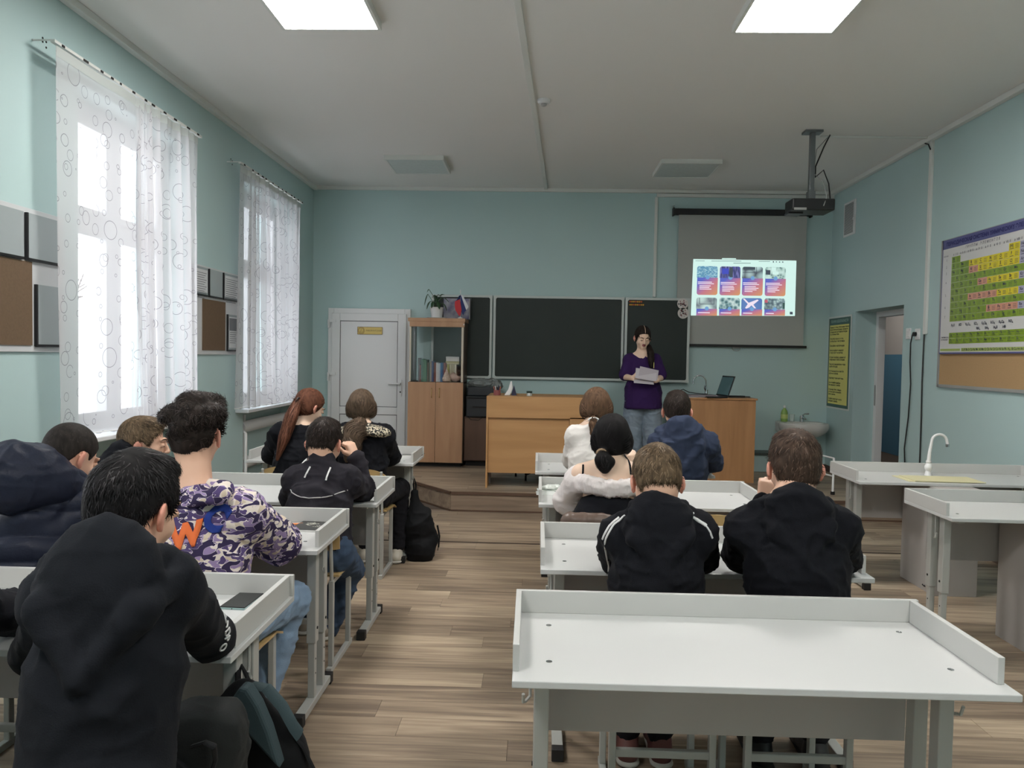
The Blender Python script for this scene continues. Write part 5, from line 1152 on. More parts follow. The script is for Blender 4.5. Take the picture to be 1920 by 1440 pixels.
def hairmats(name, rgb):
    return [mat(name+'_mid', rgb, rough=0.7, spec=0.14, noise=0.7, nscale=70, c2=tuple(int(v*0.5) for v in rgb), aniso=(1,1,0.25)), mat(name+'_dark', tuple(int(v*0.62) for v in rgb), rough=0.6, spec=0.15), mat(name+'_light', tuple(min(255, int(v*1.16+2)) for v in rgb), rough=0.5, spec=0.28)]
H_BLACK = hairmats('hair_black', (27, 25, 26)); H_DBROWN = hairmats('hair_dark_brown', (45, 37, 33)); H_BROWN = hairmats('hair_brown', (76, 60, 50)); H_SANDY = hairmats('hair_sandy', (108, 90, 70)); H_RED = hairmats('hair_auburn', (106, 68, 52)); H_LBROWN = hairmats('hair_light_brown', (104, 80, 62)); H_GREY = hairmats('hair_ash', (96, 80, 66)); H_BUZZ = hairmats('hair_buzz', (48, 43, 40))

class Ribbons:
    def __init__(s): s.V = []; s.Q = []; s.M = []; s.n = 0
    def add(s, pts, sides, w, mi):
        """pts (k,n,3) strand points, sides (k,n,3) width directions, w (n,) widths, mi (k,)"""
        k, n, _ = pts.shape; a = pts - sides*w[None,:,None]; b = pts + sides*w[None,:,None]
        V = np.stack([a, b], 2).reshape(k*n*2, 3)
        i = np.arange(k)[:,None]*n*2 + np.arange(n-1)[None,:]*2
        Q = np.stack([i, i+1, i+3, i+2], -1).reshape(-1, 4) + s.n
        s.V.append(V); s.Q.append(Q); s.M.append(np.repeat(mi, n-1)); s.n += len(V)
def comb(rb, V, N, target_dir, count, L, lift, wob, seed, width=0.0016, R=0.09, keep=None):
    """short hairs growing from the surface of the hair volume"""
    r = np.random.default_rng(seed)
    idx = np.arange(len(V)) if keep is None else np.nonzero(keep)[0]
    if len(idx) == 0: return
    ii = r.choice(idx, count); p = V[ii] - N[ii]*0.002; n = N[ii]; d = target_dir(p); d = d - n*(d*n).sum(1, keepdims=True); d /= np.linalg.norm(d, axis=1, keepdims=True)+1e-6
    q = r.normal(0, 1, (count, 3)); d = d + wob*(q - n*(q*n).sum(1, keepdims=True)); d /= np.linalg.norm(d, axis=1, keepdims=True)
    LL = L*r.uniform(0.5, 1.25, (count, 1)); lf = lift*r.uniform(0.2, 1.5, (count, 1)); P = []
    ph = r.uniform(0, 6.28, (count, 1)); side = np.cross(d, n)
    for t in np.linspace(0, 1, 5):
        s_ = LL*t; P.append(p + d*s_ + n*(lf*LL*(t - 0.55*t*t) - s_*s_/(2*R)) + side*(wob*0.3*LL*np.sin(ph + t*4)*t))
    P = np.stack(P, 1); S = np.repeat(side[:,None,:], 5, 1); rb.add(P, S, width*np.array([0.8, 1, 0.9, 0.6, 0.1]), r.integers(0, 3, count))
def lock(rb, path, rad, count, seed, width=0.0016, curl=0.0):
    """long hairs following a lock (polyline path with radii)"""
    r = np.random.default_rng(seed); path = VV(path); n = 22; T = np.linspace(0, len(path)-1, n); i = np.minimum(T.astype(int), len(path)-2); f = (T-i)[:,None]
    c = path[i]*(1-f) + path[i+1]*f
    for _ in range(2): c[1:-1] = (c[:-2] + 2*c[1:-1] + c[2:])/4
    R = np.interp(T, np.arange(len(rad)), rad); t = np.gradient(c, axis=0); t /= np.linalg.norm(t, axis=1, keepdims=True); u = np.cross(t, [0.3, 1, 0.1]); u /= np.linalg.norm(u, axis=1, keepdims=True); w = np.cross(t, u)
    th = r.uniform(0, 2*pi, (count, 1)); rr = np.sqrt(r.uniform(0.55, 1.15, (count, 1))); ph = r.uniform(0, 6.28, (count, 1)); s = np.linspace(0, 1, n)[None,:]
    a = th + 0.35*np.sin(ph + 5*s) + curl*np.sin(s*14 + ph*0.15); rd = R[None,:]*(rr + 0.12*np.sin(ph*2 + 9*s) + curl*0.35*np.sin(s*18+ph*0.3))
    P = c[None] + u[None]*(np.cos(a)*rd)[...,None] + w[None]*(np.sin(a)*rd)[...,None]; out = u[None]*np.cos(a)[...,None] + w[None]*np.sin(a)[...,None]
    S = np.cross(np.repeat(t[None], count, 0), out); rb.add(P, S, width*np.interp(np.linspace(0,1,n), [0, .1, .8, 1], [.6, 1, .9, .1]), r.integers(0, 3, count))

def hand(S, wrist, d, back, side, curl=0.3, sc=1.0, spread=0.0, mi=0):
    """palm, four fingers and a thumb; d towards the fingers, back = back-of-hand normal, side = direction of the thumb"""
    d = nrm(VV(d)); back = VV(back); back = nrm(back - d*(back@d)); a = nrm(np.cross(back, d)); a = a if a @ VV(side) > 0 else -a; w = VV(wrist)
    for o in (0.026, 0.009, -0.009, -0.025):
        S.cap(w + a*o*0.6*sc + d*0.008*sc, w + (a*o + d*0.078)*sc, 0.015*sc, 0.0115*sc, k=0.010, mi=mi)
    for j, (o, L) in enumerate(((0.028, 0.070), (0.0095, 0.078), (-0.0095, 0.072), (-0.026, 0.056))):
        p = w + (a*o + d*0.080)*sc; th = 0.25*curl + 0.04*j*curl; dd = nrm(d + a*spread*(1.5-j)*0.12)
        for k, (f, r) in enumerate(((0.44, 0.0092), (0.31, 0.0085), (0.25, 0.0076))):
            th += curl*(0.75 if k else 0.6); q = p + (dd*cos(th) - back*sin(th))*L*f*sc; S.cap(p, q, r*sc, (r-0.0007)*sc, k=0.004, mi=mi); p = q
    p = w + (a*0.022 + d*0.022)*sc; q = p + (a*0.030 + d*0.030 - back*0.010*curl)*sc; S.cap(p, q, 0.0135*sc, 0.011*sc, k=0.010, mi=mi)
    e = q + (a*0.010*(1-curl) + d*0.030 - back*0.012*curl)*sc; S.cap(q, e, 0.0105*sc, 0.0088*sc, k=0.004, mi=mi)

def ray_onto(bvh, p, d=(0,1,0)):
    d = Vector(d).normalized(); h = bvh.ray_cast(Vector(p) - d*1.0, d, 3.0)
    return h[0]
def bvh_of(o, org): 
    me = o.data; return BVHTree.FromPolygons([tuple(Vector(v.co) + Vector(org)) for v in me.vertices], [tuple(p.vertices) for p in me.polygons])
def strip(name, o, org, pts, w, m, parent, d=(0,1,0), n=14, flat=0.6):
    """a sewn-on band following the cloth: pts are world points near the cloth"""
    bv = bvh_of(o, org); P = []; pts = [Vector(p) for p in pts]
    for i in range(n+1):
        t = i/n*(len(pts)-1); k = min(int(t), len(pts)-2); q = pts[k].lerp(pts[k+1], t-k); h = ray_onto(bv, q, d)
        if h is not None: P.append(h - Vector(org))
    if len(P) < 2: return None
    return MB().tube(P, w, 6).obj(name, m, parent, smooth=True)
def patch(name, o, org, body, size, centre, rot, m, parent, d=(0,1,0), off=0.004, bold=0.0, flip=False, sx=1.0):
    """letter laid on the cloth along direction d"""
    me = text_obj('t', body, size, None, raw=True, bold=bold, sx=sx)
    import bmesh
    bm = bmesh.new(); bm.from_mesh(me); bmesh.ops.triangulate(bm, faces=bm.faces); 
    for _ in range(3):
        ed = [e for e in bm.edges if e.calc_length() > size*0.12]
        if ed: bmesh.ops.subdivide_edges(bm, edges=ed, cuts=1)
    bmesh.ops.triangulate(bm, faces=bm.faces)
    bv = bvh_of(o, org); d = Vector(d).normalized(); up = Vector((0,0,1)); rt = d.cross(up).normalized(); up = rt.cross(d); c = Vector(centre)
    cr, sr = cos(rot), sin(rot); last = None
    for v in bm.verts:
        x, y = v.co.x, v.co.y; x, y = x*cr - y*sr, x*sr + y*cr
        q = c + rt*x + up*y; h = ray_onto(bv, q, d)
        if h is None: h = last or q
        last = h; v.co = h - d*off - Vector(org)
    ob = bpy.data.meshes.new(name); bm.to_mesh(ob); bm.free(); ob.materials.append(m)
    w = bpy.data.objects.new(name, ob); COL.objects.link(w); w.parent = parent
    s = w.modifiers.new('thick', 'SOLIDIFY'); s.thickness = 0.003; s.offset = 0
    return w

def person(label, head, yaw, pitch, neck, pelvis, sl, sr, el, er, wl, wr, kl=None, kr=None, al=None, ar=None, roll=0.0, hs=1.0,
           skin=SKIN, hair=H_DBROWN, style='short', top=F_black, topkind='hoodie', topname='hoodie', trousers=F_dktr, shoes=(40,40,44), legr=(0.085, 0.066, 0.052),
           hands=None, nstr=1800, female=False, vox=0.0068, folds=(0.014, 10, 1.0), seed=1, armr=(0.060, 0.052, 0.043), group=None, hood=1.0, fade=False, bulk=0.0, hairlen=0.03, body_only_top=False, ground=0.0, nape=-0.058, earcover=True, cutback=False):
    P = [VV(x) for x in (head, neck, pelvis, sl, sr, el, er, wl, wr)]; hc, N, PE, SL, SR, EL, ER, WL, WR = P
    root = thing('person', label, 'person', (PE[0], PE[1], ground)); org = (PE[0], PE[1], ground)
    u = nrm(N - PE); r = SR - SL; r = nrm(r - u*(r@u)); f = np.cross(u, r); shw = np.linalg.norm(SR-SL)/2
    HR = np.array(Matrix.Rotation(radians(yaw), 3, 'Z') @ Matrix.Rotation(-radians(pitch), 3, 'X') @ Matrix.Rotation(radians(roll), 3, 'Y'))
    hp = lambda x, y, z: hc + HR @ (VV((x, y, z))*hs)
    # ------------------------------------------------ body: one continuous skin surface
    S = SDF()
    S.ell(hp(0,-.012,.030), VV((.076,.094,.088))*hs, HR); S.ell(hp(0,.026,-.030), VV((.060,.064,.074))*hs, HR, k=.02)
    S.ell(hp(0,.058,-.088), VV((.030,.030,.026))*hs, HR, k=.03); S.ell(hp(0,-.035,-.030), VV((.060,.055,.060))*hs, HR, k=.03)
    for s in (-1, 1):
        S.ell(hp(s*.040,.056,-.030), VV((.022,.024,.024))*hs, HR, k=.02)
        S.ell(hp(s*.031,.099,.006), VV((.017,.012,.011))*hs, HR, k=.010, mode='s')
        S.cap(hp(s*.014,.094,.026), hp(s*.048,.080,.028), .0075*hs, .006*hs, k=.012)
    S.cap(hp(0,.090,.018), hp(0,.111,-.026), .0075*hs, .0115*hs, k=.012); 
    for s in (-1, 1): S.ell(hp(s*.010,.102,-.030), VV((.0085,.009,.007))*hs, HR, k=.006)
    for s in (-1, 1):
        S.ell(hp(s*.031,.0875,.005), VV((.0150,.0125,.0115))*hs, HR, k=.004)
    S.ell(hp(0,.092,-.054), VV((.018,.009,.0048))*hs, HR, k=.004, mi=2); S.ell(hp(0,.091,-.064), VV((.015,.009,.0052))*hs, HR, k=.004, mi=2)
    for s in (-1, 1):
        A = HR @ np.array(Matrix.Rotation(radians(30*s), 3, 'Z') @ Matrix.Rotation(radians(-8), 3, 'X'))
        S.ell(hp(s*.084,-.010,-.008), VV((.0075,.019,.030))*hs, A, k=.005, mi=1); S.ell(hp(s*.088,.004,-.004), VV((.006,.012,.019))*hs, A, k=.004, mode='s')
        S.cap(hp(s*.083,-.004,-.038), hp(s*.083,-.006,-.030), .0075*hs, .007*hs, k=.006, mi=1)
    nb = N + u*0.0 ; nr = 0.050 if female else 0.056
    S.cap(hp(0,-.022,-.055), nb + f*.02 - u*.01, nr*hs, nr*1.06*hs, k=.025)
    S.cap(nb+f*.02, SL+u*.015, .050, .045, k=.04); S.cap(nb+f*.02, SR+u*.015, .050, .045, k=.04)
    ch = N - u*.17 + f*.02; S.ell(ch, (shw*.92, .095, .17), np.stack([r, f, u], 1), k=.05); S.cap(N-u*.26+f*.02, PE+u*.04, .095, .105, k=.05, ax=f, sq=.8)
    S.cap(SL, EL, .044, .036, k=.03); S.cap(SR, ER, .044, .036, k=.03); S.cap(EL, WL, .036, .026, k=.015); S.cap(ER, WR, .036, .026, k=.015)
    HL, HRt = PE - r*.085 + u*.01, PE + r*.085 + u*.01
    legs = kl is not None
    if legs:
        KL, KR, AL, AR = [VV(x) for x in (kl, kr, al, ar)]
        S.cap(HL, KL, .075, .050, k=.03); S.cap(HRt, KR, .075, .050, k=.03); S.cap(KL, AL, .048, .034, k=.02); S.cap(KR, AR, .048, .034, k=.02)
    hands = hands or {}
    for key, W_, E_ in (('L', WL, EL), ('R', WR, ER)):
        h = hands.get(key, {}); d = VV(h.get('d', nrm(W_-E_))); hand(S, W_ + nrm(W_-E_)*.008, d, h.get('back', (0,0,1)), h.get('side', r if key == 'L' else -r), h.get('curl', .35), h.get('sc', .95), h.get('spread', 0.3))
    body = sdf_obj(S, 'body', [skin, EARM, LIPM], root, vox, origin=org)
    for s in (-1, 1):
        e = hp(s*.031,.0885,.003); q = MB(); 
        for i in range(5):
            pass
        o = MB().lathe((0,0,0), [(0.0, -.0085)] + [(.0085*cos(a), .0085*sin(a)) for a in [radians(x) for x in (-60,-30,0,30,60)]] + [(0, .0085)], 12).obj('eye', EYEW, root, smooth=True); o.location = Vector(e) - Vector(org)
        MB().tube([Vector(hp(s*.031+s*dx*1.0, .0985-abs(dx)*.25, .0005-abs(dx)*.1)) - Vector(org) for dx in (-.010, -.004, .004, .011)], .0016*hs, 5).obj('eyelashes', EYED, root)
        MB().tube([Vector(hp(s*x, y, z)) - Vector(org) for x, y, z in ((.013,.1015,.025), (.026,.101,.032), (.040,.093,.033), (.050,.082,.027))], .0028*hs, 5, rs=[.0022,.0032,.0028,.001]).obj('eyebrow', hair[1], root)
    # ------------------------------------------------ top garment
    G = SDF(); R3 = np.stack([r, f, u], 1)
    a0, a1, a2 = armr; b = bulk
    def arms(G, cuff=True, mi=0, end=1.0):
        G.cap(SL, EL, a0+b, a1+b, k=.04, mi=mi); G.cap(SR, ER, a0+b, a1+b, k=.04, mi=mi)
        G.cap(EL, EL+(WL-EL)*end, a1+b, a2+b*.6, k=.02, mi=mi); G.cap(ER, ER+(WR-ER)*end, a1+b, a2+b*.6, k=.02, mi=mi)
    def torso(G, lo=0.0, hi=0.10, fat=1.0, hem=True):
        G.ell(N-u*(.17+.02)+f*.005, ((shw+.012)*fat+b, .118*fat+b, .185), R3, k=.05)
        G.cap(N-u*.24+f*.01, PE+u*(.06+lo), (.138+b)*fat, (.150+b)*fat, k=.06, ax=f, sq=.80)
    if topkind in ('hoodie', 'puffer', 'sweater', 'tee', 'zip'):
        torso(G); G.cap(N-u*.03+f*.0, SL, .058+b, a0+b, k=.05); G.cap(N-u*.03+f*.0, SR, .058+b, a0+b, k=.05)
        if topkind == 'tee':
            G.cap(SL, SL+(EL-SL)*.86, a0+.006, a1+.018, k=.04); G.cap(SR, SR+(ER-SR)*.86, a0+.006, a1+.018, k=.04)
        else: arms(G)
        if topkind == 'zip': G.cap(N-u*.02+f*.012, N+u*.045+f*.02, .070, .064, k=.02)
    if topkind in ('hoodie', 'puffer') and hood:
        h = hood; c = N + u*.006 + f*.022
        for k in range(12):
            A, B = 2*pi*k/12, 2*pi*(k+1)/12
            pt = lambda q: c + r*(.084*h*cos(q)) + f*(.076*h*sin(q)) - u*(.026*sin(q))
            G.cap(pt(A), pt(B), .022*h, .022*h, k=.012)
        G.cap(N-u*.020-f*.062*h, N-u*.165*h-f*.094*h, .102*h, .022*h, k=.010, ax=f, sq=.50)
        for s in (-1, 1): G.cap(N-u*.005+r*s*.108*h+f*.01, N-u*.06*h+r*s*.075*h-f*.085*h, .026*h, .026*h, k=.010); G.cap(N-u*.06*h+r*s*.078*h-f*.085*h, N-u*.170*h-f*.100*h, .027*h, .022*h, k=.008)
        G.ell(N+u*.055+f*.035, (.066*h, .060*h, .055), R3, k=.02, mode='s')
    if topkind == 'puffer':
        G.cap(N+u*.03-r*.11-f*.05, N+u*.05+r*.06-f*.02, .075, .062, k=.04); G.cap(N+u*.03-r*.10-f*.06, N-u*.08-f*.09, .07, .06, k=.04)
    if topkind == 'tee': G.ell(N+u*.035+f*.035, (.074,.07,.05), R3, k=.012, mode='s')
    if topkind == 'blouse':
        for k in range(16):
            A, B = 2*pi*k/16, 2*pi*(k+1)/16; c = N - u*.105 + f*.012
            pt = lambda q: c + r*((shw+.012)*cos(q)) + f*(.102*sin(q)) + u*.022*abs(cos(q))
            G.cap(pt(A), pt(B), .026, .026, k=.02); G.cap(pt(A)-u*.028, pt(B)-u*.028, .024, .024, k=.02)
        for S_, E_, W_ in ((SL, EL, WL), (SR, ER, WR)):
            m_ = S_ + (E_-S_)*.25; G.cap(m_, E_, .066, .074, k=.03); G.cap(E_, E_+(W_-E_)*.7, .072, .050, k=.03); G.cap(m_+u*.03, m_, .052, .060, k=.03)
    if cutback: G.ell(N-f*.085-u*.010, (.082,.07,.045), R3, k=.01, mode='s')
    # cut the lap so the garment ends cleanly at its hem
    if topkind != 'blouse': G.fun(lambda Q: ((PE - u*(.02 if legs or True else 0)) - Q) @ u, k=.02)
    if topkind in ('hoodie', 'puffer', 'sweater', 'zip'):
        dd = None
        if topkind == 'puffer':
            def dd(V):
                h = (V - N) @ u; x = np.abs((V-N) @ r); q = np.abs(np.sin(pi*(h + .02*np.sin(V[:,0]*9) - .25*np.maximum(0, x-.10))/.085)); return .016*(q**.6) - .012 - .010*(((V-PE) @ u) < -5)
    else: dd = None
    if topkind == 'blouse':
        def dd(V): a_ = np.arctan2((V-N) @ f, (V-N) @ r); return .0035*np.sin(a_*58 + 3*vnoise(V*20))*(np.abs((V-N) @ r) < shw*1.15)
    g = sdf_obj(G, topname, top, root, .0078, folds=folds, origin=org, disp=dd)
    # ------------------------------------------------ trousers, shoes
    if legs:
        T = SDF(); l0, l1, l2 = legr
        T.ell(PE+u*.02, (.165, .125, .125), R3, k=.03); T.cap(HL, KL, l0, l1, k=.03); T.cap(HRt, KR, l0, l1, k=.03)
        aL, aR = KL + (AL-KL)*.93, KR + (AR-KR)*.93
        T.cap(KL, aL, l1, l2, k=.02); T.cap(KR, aR, l1, l2, k=.02)
        sdf_obj(T, 'trousers', trousers, root, .009, folds=(.010, 11, 1.4), origin=org)
        sm = shoes if not isinstance(shoes, tuple) else mat('shoe_%d_%d_%d' % shoes, shoes, rough=0.6)
        fw = nrm(VV((f[0], f[1], 0))) if not isinstance(shoes, dict) else f
        for A in (AL, AR):
            gz = ground; B = VV((A[0], A[1], gz)); s_ = MB()
            Z = SDF(); Z.cap(B+fw*(-.035)+VV((0,0,.042)), B+fw*.13+VV((0,0,.034)), .040, .036, k=.02); Z.cap(A-VV((0,0,.01)), B+VV((0,0,.045)), .042, .040, k=.02); Z.ell(B+fw*.15+VV((0,0,.030)), (.040,.05,.028), np.stack([np.cross(fw, [0,0,1]), fw, VV((0,0,1))], 1), k=.02)
            Z.fun(lambda Q, gz=gz: (gz+.004) - Q[..., 2], k=.004); sh = sdf_obj(Z, 'shoe', sm, root, .007, origin=org)
            Y = SDF(); Y.cap(B+fw*(-.04)+VV((0,0,.014)), B+fw*.17+VV((0,0,.014)), .043, .040, k=.01, ax=(0,0,1), sq=.32); sdf_obj(Y, 'sole', mat('sole_white', (196, 192, 184), rough=0.7) if shoes != (26,26,28) else M_dark, sh, .007, origin=org)
    # ------------------------------------------------ hair
    Hh = SDF(); th = {'short': .009, 'fluffy': .007, 'buzz': .004}.get(style, .012)
    Hh.ell(hp(0,-.012,.030), VV((.076+th,.094+th,.088+th))*hs, HR); Hh.ell(hp(0,-.035,-.030), VV((.060+th*.6,.055+th*.6,.060+th*.6))*hs, HR, k=.03)
    if style == 'fluffy':
        for x, y, z, q in ((-.04,.03,.108,.045), (.045,.02,.110,.045), (0,-.04,.112,.05), (0,.07,.100,.045), (-.066,-.02,.075,.040), (.068,-.02,.075,.040), (.045,-.07,.072,.045), (-.045,-.07,.072,.045), (0,-.085,.045,.042), (.058,-.03,.058,.036), (-.058,-.03,.058,.036), (0,.01,.112,.05), (0,-.075,.085,.045)): Hh.ell(hp(x,y,z), VV((q,q,q*.8))*hs, HR, k=.02)
    if female and earcover:
        for s in (-1, 1): Hh.ell(hp(s*.080,-.012,-.014), VV((.024,.042,.052))*hs, HR, k=.03)
    if style in ('short',): Hh.ell(hp(0,.015,.098), VV((.060,.075,.030))*hs, HR, k=.02)
    if female: ys, zs = [-.12,-.05,-.01,.03,.06,.085,.12], [-.085,-.085,-.060,-.01,.055,.072,.075]
    else: ys, zs = [-.12,-.075,-.045,-.018,.012,.032,.055,.085,.12], [nape,nape,-.045,.018,.022,-.005,.045,.070,.07]
    Hh.fun(lambda Q: (np.interp(((Q-hc) @ HR)[..., 1]/hs, ys, zs)*hs - ((Q-hc) @ HR)[..., 2])*.75, k=.008)
    rb = Ribbons()
    ext = []
    if style in ('pony', 'low_pony', 'bun', 'braid_side'):
        pass
    if hasattr(person, 'locks') and person.locks:
        for path, rad, cnt, curl in person.locks:
            path = [VV(q) for q in path]
            for i in range(len(path)-1): Hh.cap(path[i], path[i+1], rad[i]*.92, rad[i+1]*.92, k=.015)
            lock(rb, path, rad, cnt, seed+3, curl=curl, width=0.0016)
            ext.append((path, rad))
    V, Q = Hh.mesh(.006); Nn = vnormals(V, Q); C0 = V[Q[:,0]]
    if np.einsum('ij,ij->i', C0 - V.mean(0), np.cross(V[Q[:,1]]-C0, V[Q[:,2]]-C0)).sum() < 0: Nn = -Nn; Q = Q[:, ::-1]
    L_ = (V - hc) @ HR / hs; ln = vnoise(L_*VV((60, 60, 22))*1.0 + seed) - .5; big = vnoise(L_*28 + seed*3) - .5
    amp = {'fluffy': .014, 'short': .006, 'buzz': .0012}.get(style, .003)
    V = V + Nn*(amp*big + (.0022 if style != 'buzz' else .0006)*ln)[:, None]
    tie = getattr(person, 'tie', None)
    up_face = ((V-hc)*Nn).sum(1) > 0.3*np.linalg.norm(V-hc, axis=1); near = np.linalg.norm(V-hc, axis=1) < .16*hs
    keep = up_face & near
    if style == 'fluffy':
        comb(rb, V, Nn, lambda p: p - hp(0.008, -.055, .10), nstr//2, .014, .12, .3, seed+1, width=.0016, keep=keep & (L_[:,2] <= .03)); keep &= (L_[:,2] > -.01)
    if topkind == 'tee': keep &= (L_[:,1] < .055)
    crown = hp(0.008, -.055, .10)
    if tie is not None:
        tv = VV(tie); td = lambda p: tv - p
        comb(rb, V, Nn, td, nstr*2, .055, .05, .06, seed, width=.0017, keep=keep)
    else:
        q_ = {'short': (.026, .30, .30, .0013), 'fluffy': (.040, .16, .75, .0017), 'buzz': (.007, .5, .3, .0009)}.get(style, (.05, .1, .1, .0015))
        td = lambda p: p - crown
        comb(rb, V, Nn, td, nstr, q_[0]*hs, q_[1], q_[2], seed, width=q_[3], keep=keep)
    hv, hq, hm = [V], [Q], [np.zeros(len(Q), int)]; off = len(V)
    if rb.V: hv.append(np.concatenate(rb.V)); hq.append(np.concatenate(rb.Q)+off); hm.append(np.concatenate(rb.M))
    ho_ = mk('hair', np.concatenate(hv) - VV(org), np.concatenate(hq), hair, root, np.concatenate(hm))
    person.locks = None; person.tie = None
    return dict(root=root, top=g, org=org, N=N, u=u, r=r, f=f, hp=hp, hc=hc, SL=SL, SR=SR, EL=EL, ER=ER, WL=WL, WR=WR, body=body)
person.locks = None; person.tie = None
def seatlegs(p, k=0.44, sp=0.11, dx=0.0, fz=0.0):
    x, y, z = p; return dict(kl=(x-sp+dx, y+k, 0.50), kr=(x+sp+dx, y+k, 0.50), al=(x-sp+dx, y+k-0.10, 0.09), ar=(x+sp+dx, y+k-0.10, 0.09))

# ---- right-hand rows
pe = (0.41, 2.47, 0.50)
q = person('boy with short fair hair and white shoulder stripes on his black hoodie', at(1231, 902, 2.60), 4, 22, at(1231, 966, 2.53), pe, at(1160, 1000, 2.55), at(1302, 1000, 2.55),
    at(1150, 1042, 2.73), at(1315, 1042, 2.73), at(1195, 1022, 2.98), at(1290, 1026, 2.92), hair=H_SANDY, style='short', top=F_black, nstr=3200, seed=12, hs=.98, shoes=(104, 62, 58), nape=-.03, **seatlegs(pe, .40, .06))
for s, xs in ((-1, ((1172, 966), (1150, 985), (1135, 1010), (1124, 1045))), (-1, ((1160, 968), (1142, 985), (1128, 1008)))):
    strip('shoulder_stripe', q['top'], q['org'], [at(x, y, 2.5) for x, y in xs], .004, M_stripe, q['top'], d=(0.25,1,-.5))
for xs in (((1296, 972), (1312, 980), (1324, 992), (1334, 1010)), ((1290, 968), (1308, 974), (1322, 986))): strip('shoulder_stripe', q['top'], q['org'], [at(x, y, 2.5) for x, y in xs], .004, M_stripe, q['top'], d=(-.25,1,-.5))
pe = (0.87, 2.45, 0.50)
person('dark-haired boy in a plain black hoodie with his hand at his chin', at(1489, 877, 2.60), -3, 12, at(1484, 948, 2.50), pe, at(1400, 992, 2.52), at(1568, 992, 2.52),
    at(1388, 1045, 2.73), at(1585, 1042, 2.72), at(1432, 950, 2.78), at(1550, 1022, 2.98), hair=H_BROWN, style='short', top=F_black2, nstr=3200, seed=21, shoes=(26, 26, 28), hands={'L': dict(d=(0.15,0.1,1), back=(-0.3,-1,0.1), side=(1,0,0), curl=1.1)}, **seatlegs(pe, .42, .10, .06))
pe = (0.34, 3.66, 0.50); hd = at(1148, 824, 3.79); tie = at(1128, 850, 3.68)
person.tie = tie; person.locks = [([at(1132, 848, 3.70), at(1128, 862, 3.665), at(1134, 876, 3.66), at(1143, 866, 3.665), at(1136, 856, 3.67)], [.022, .034, .030, .026, .02], 260, .1)]
q = person('girl with a low dark bun in a white off-shoulder blouse and black bodice', hd, -14, 6, at(1144, 872, 3.74), pe, at(1090, 892, 3.75), at(1194, 892, 3.75), at(1066, 938, 3.90), at(1204, 935, 3.92), at(1100, 930, 4.15), at(1188, 884, 4.0),
    skin=SKIN_P, hair=H_BLACK, style='long', female=True, top=F_blouse, topkind='blouse', topname='blouse', nstr=2200, seed=5, folds=(.007, 12, 1.3), hands={'R': dict(d=(-.1,0,1), back=(.6,-1,0), side=(-1,0,0), curl=.8)}, **seatlegs(pe))
B = SDF(); Nn_, u_, r_, f_ = q['N'], q['u'], q['r'], q['f']; B.ell(Nn_-u_*.25+f_*.01, (.158,.124,.14), np.stack([r_, f_, u_], 1), k=.04); B.cap(Nn_-u_*.28, VV(pe)+u_*.05, .125, .14, k=.05, ax=f_, sq=.8); B.fun(lambda Q: (Q-(Nn_-u_*.135)) @ u_, k=.01); B.fun(lambda Q: (VV(pe)-Q) @ u_, k=.01)
sdf_obj(B, 'bodice', F_black, q['root'], .008, folds=(.005, 10, 1), origin=q['org'])
for xs in (((1101, 852), (1097, 872), (1095, 896)), ((1184, 866), (1187, 880), (1188, 896))): strip('strap', q['body'], q['org'], [at(x, y, 3.6) for x, y in xs], .005, F_black, q['root'])
MB().tube([VV(tie)+VV((.022*cos(a), .0, .018*sin(a)))-VV(q['org']) for a in [k*pi/6 for k in range(13)]], .007, 6).obj('hair_tie', mat('scrunchie', (150, 126, 100), rough=.6), q['root'])
t = thing('brown_jacket', 'brown leather jacket hanging over the chair of the girl with the bun', 'jacket', (0.33, 3.50, 0.60)); S = SDF(); S.rbox((0, -.01, 0.02), (.205, .035, .125), .03); S.rbox((.02, -.03, -.10), (.18, .03, .12), .03); sdf_obj(S, 'cloth', mat('brown_leather', (92, 74, 64), rough=.4), t, .008, folds=(.012, 9, 1))
pe = (0.34, 4.78, 0.50); tie = at(1113, 787, 4.72)
person.tie = tie; person.locks = [([at(1113, 786, 4.73), at(1111, 796, 4.71), at(1112, 812, 4.70), at(1116, 830, 4.69)], [.024, .022, .018, .008], 160, .05)]
q = person('girl with light brown hair tied low and a white sweater, front right desk', at(1118, 765, 4.86), 0, 12, at(1112, 802, 4.80), pe, at(1079, 817, 4.81), at(1148, 817, 4.81), at(1070, 864, 4.95), at(1160, 862, 4.95), at(1090, 878, 5.2), at(1150, 876, 5.2),
    skin=SKIN_P, hair=H_LBROWN, style='long', female=True, top=F_white, topkind='sweater', topname='sweater', nstr=1800, seed=31, folds=(.008, 9, 1.2), hs=1.02, **seatlegs(pe))
MB().tube([VV(tie)+VV((.03*cos(a), -.004, .012*sin(a)))-VV(q['org']) for a in [k*pi/6 for k in range(13)]], .006, 6).obj('hair_tie', M_stripe, q['root'])
pe = (0.87, 4.70, 0.50)
person('boy with dark hair in a navy blue hoodie, front right desk', at(1269, 771, 4.78), -6, 12, at(1277, 808, 4.70), pe, at(1239, 832, 4.72), at(1325, 832, 4.72), at(1236, 868, 4.95), at(1335, 868, 4.95), at(1265, 876, 5.2), at(1310, 876, 5.2),
    hair=H_DBROWN, style='short', top=F_navy, nstr=1600, seed=41, hood=1.18, bulk=.010, **seatlegs(pe))

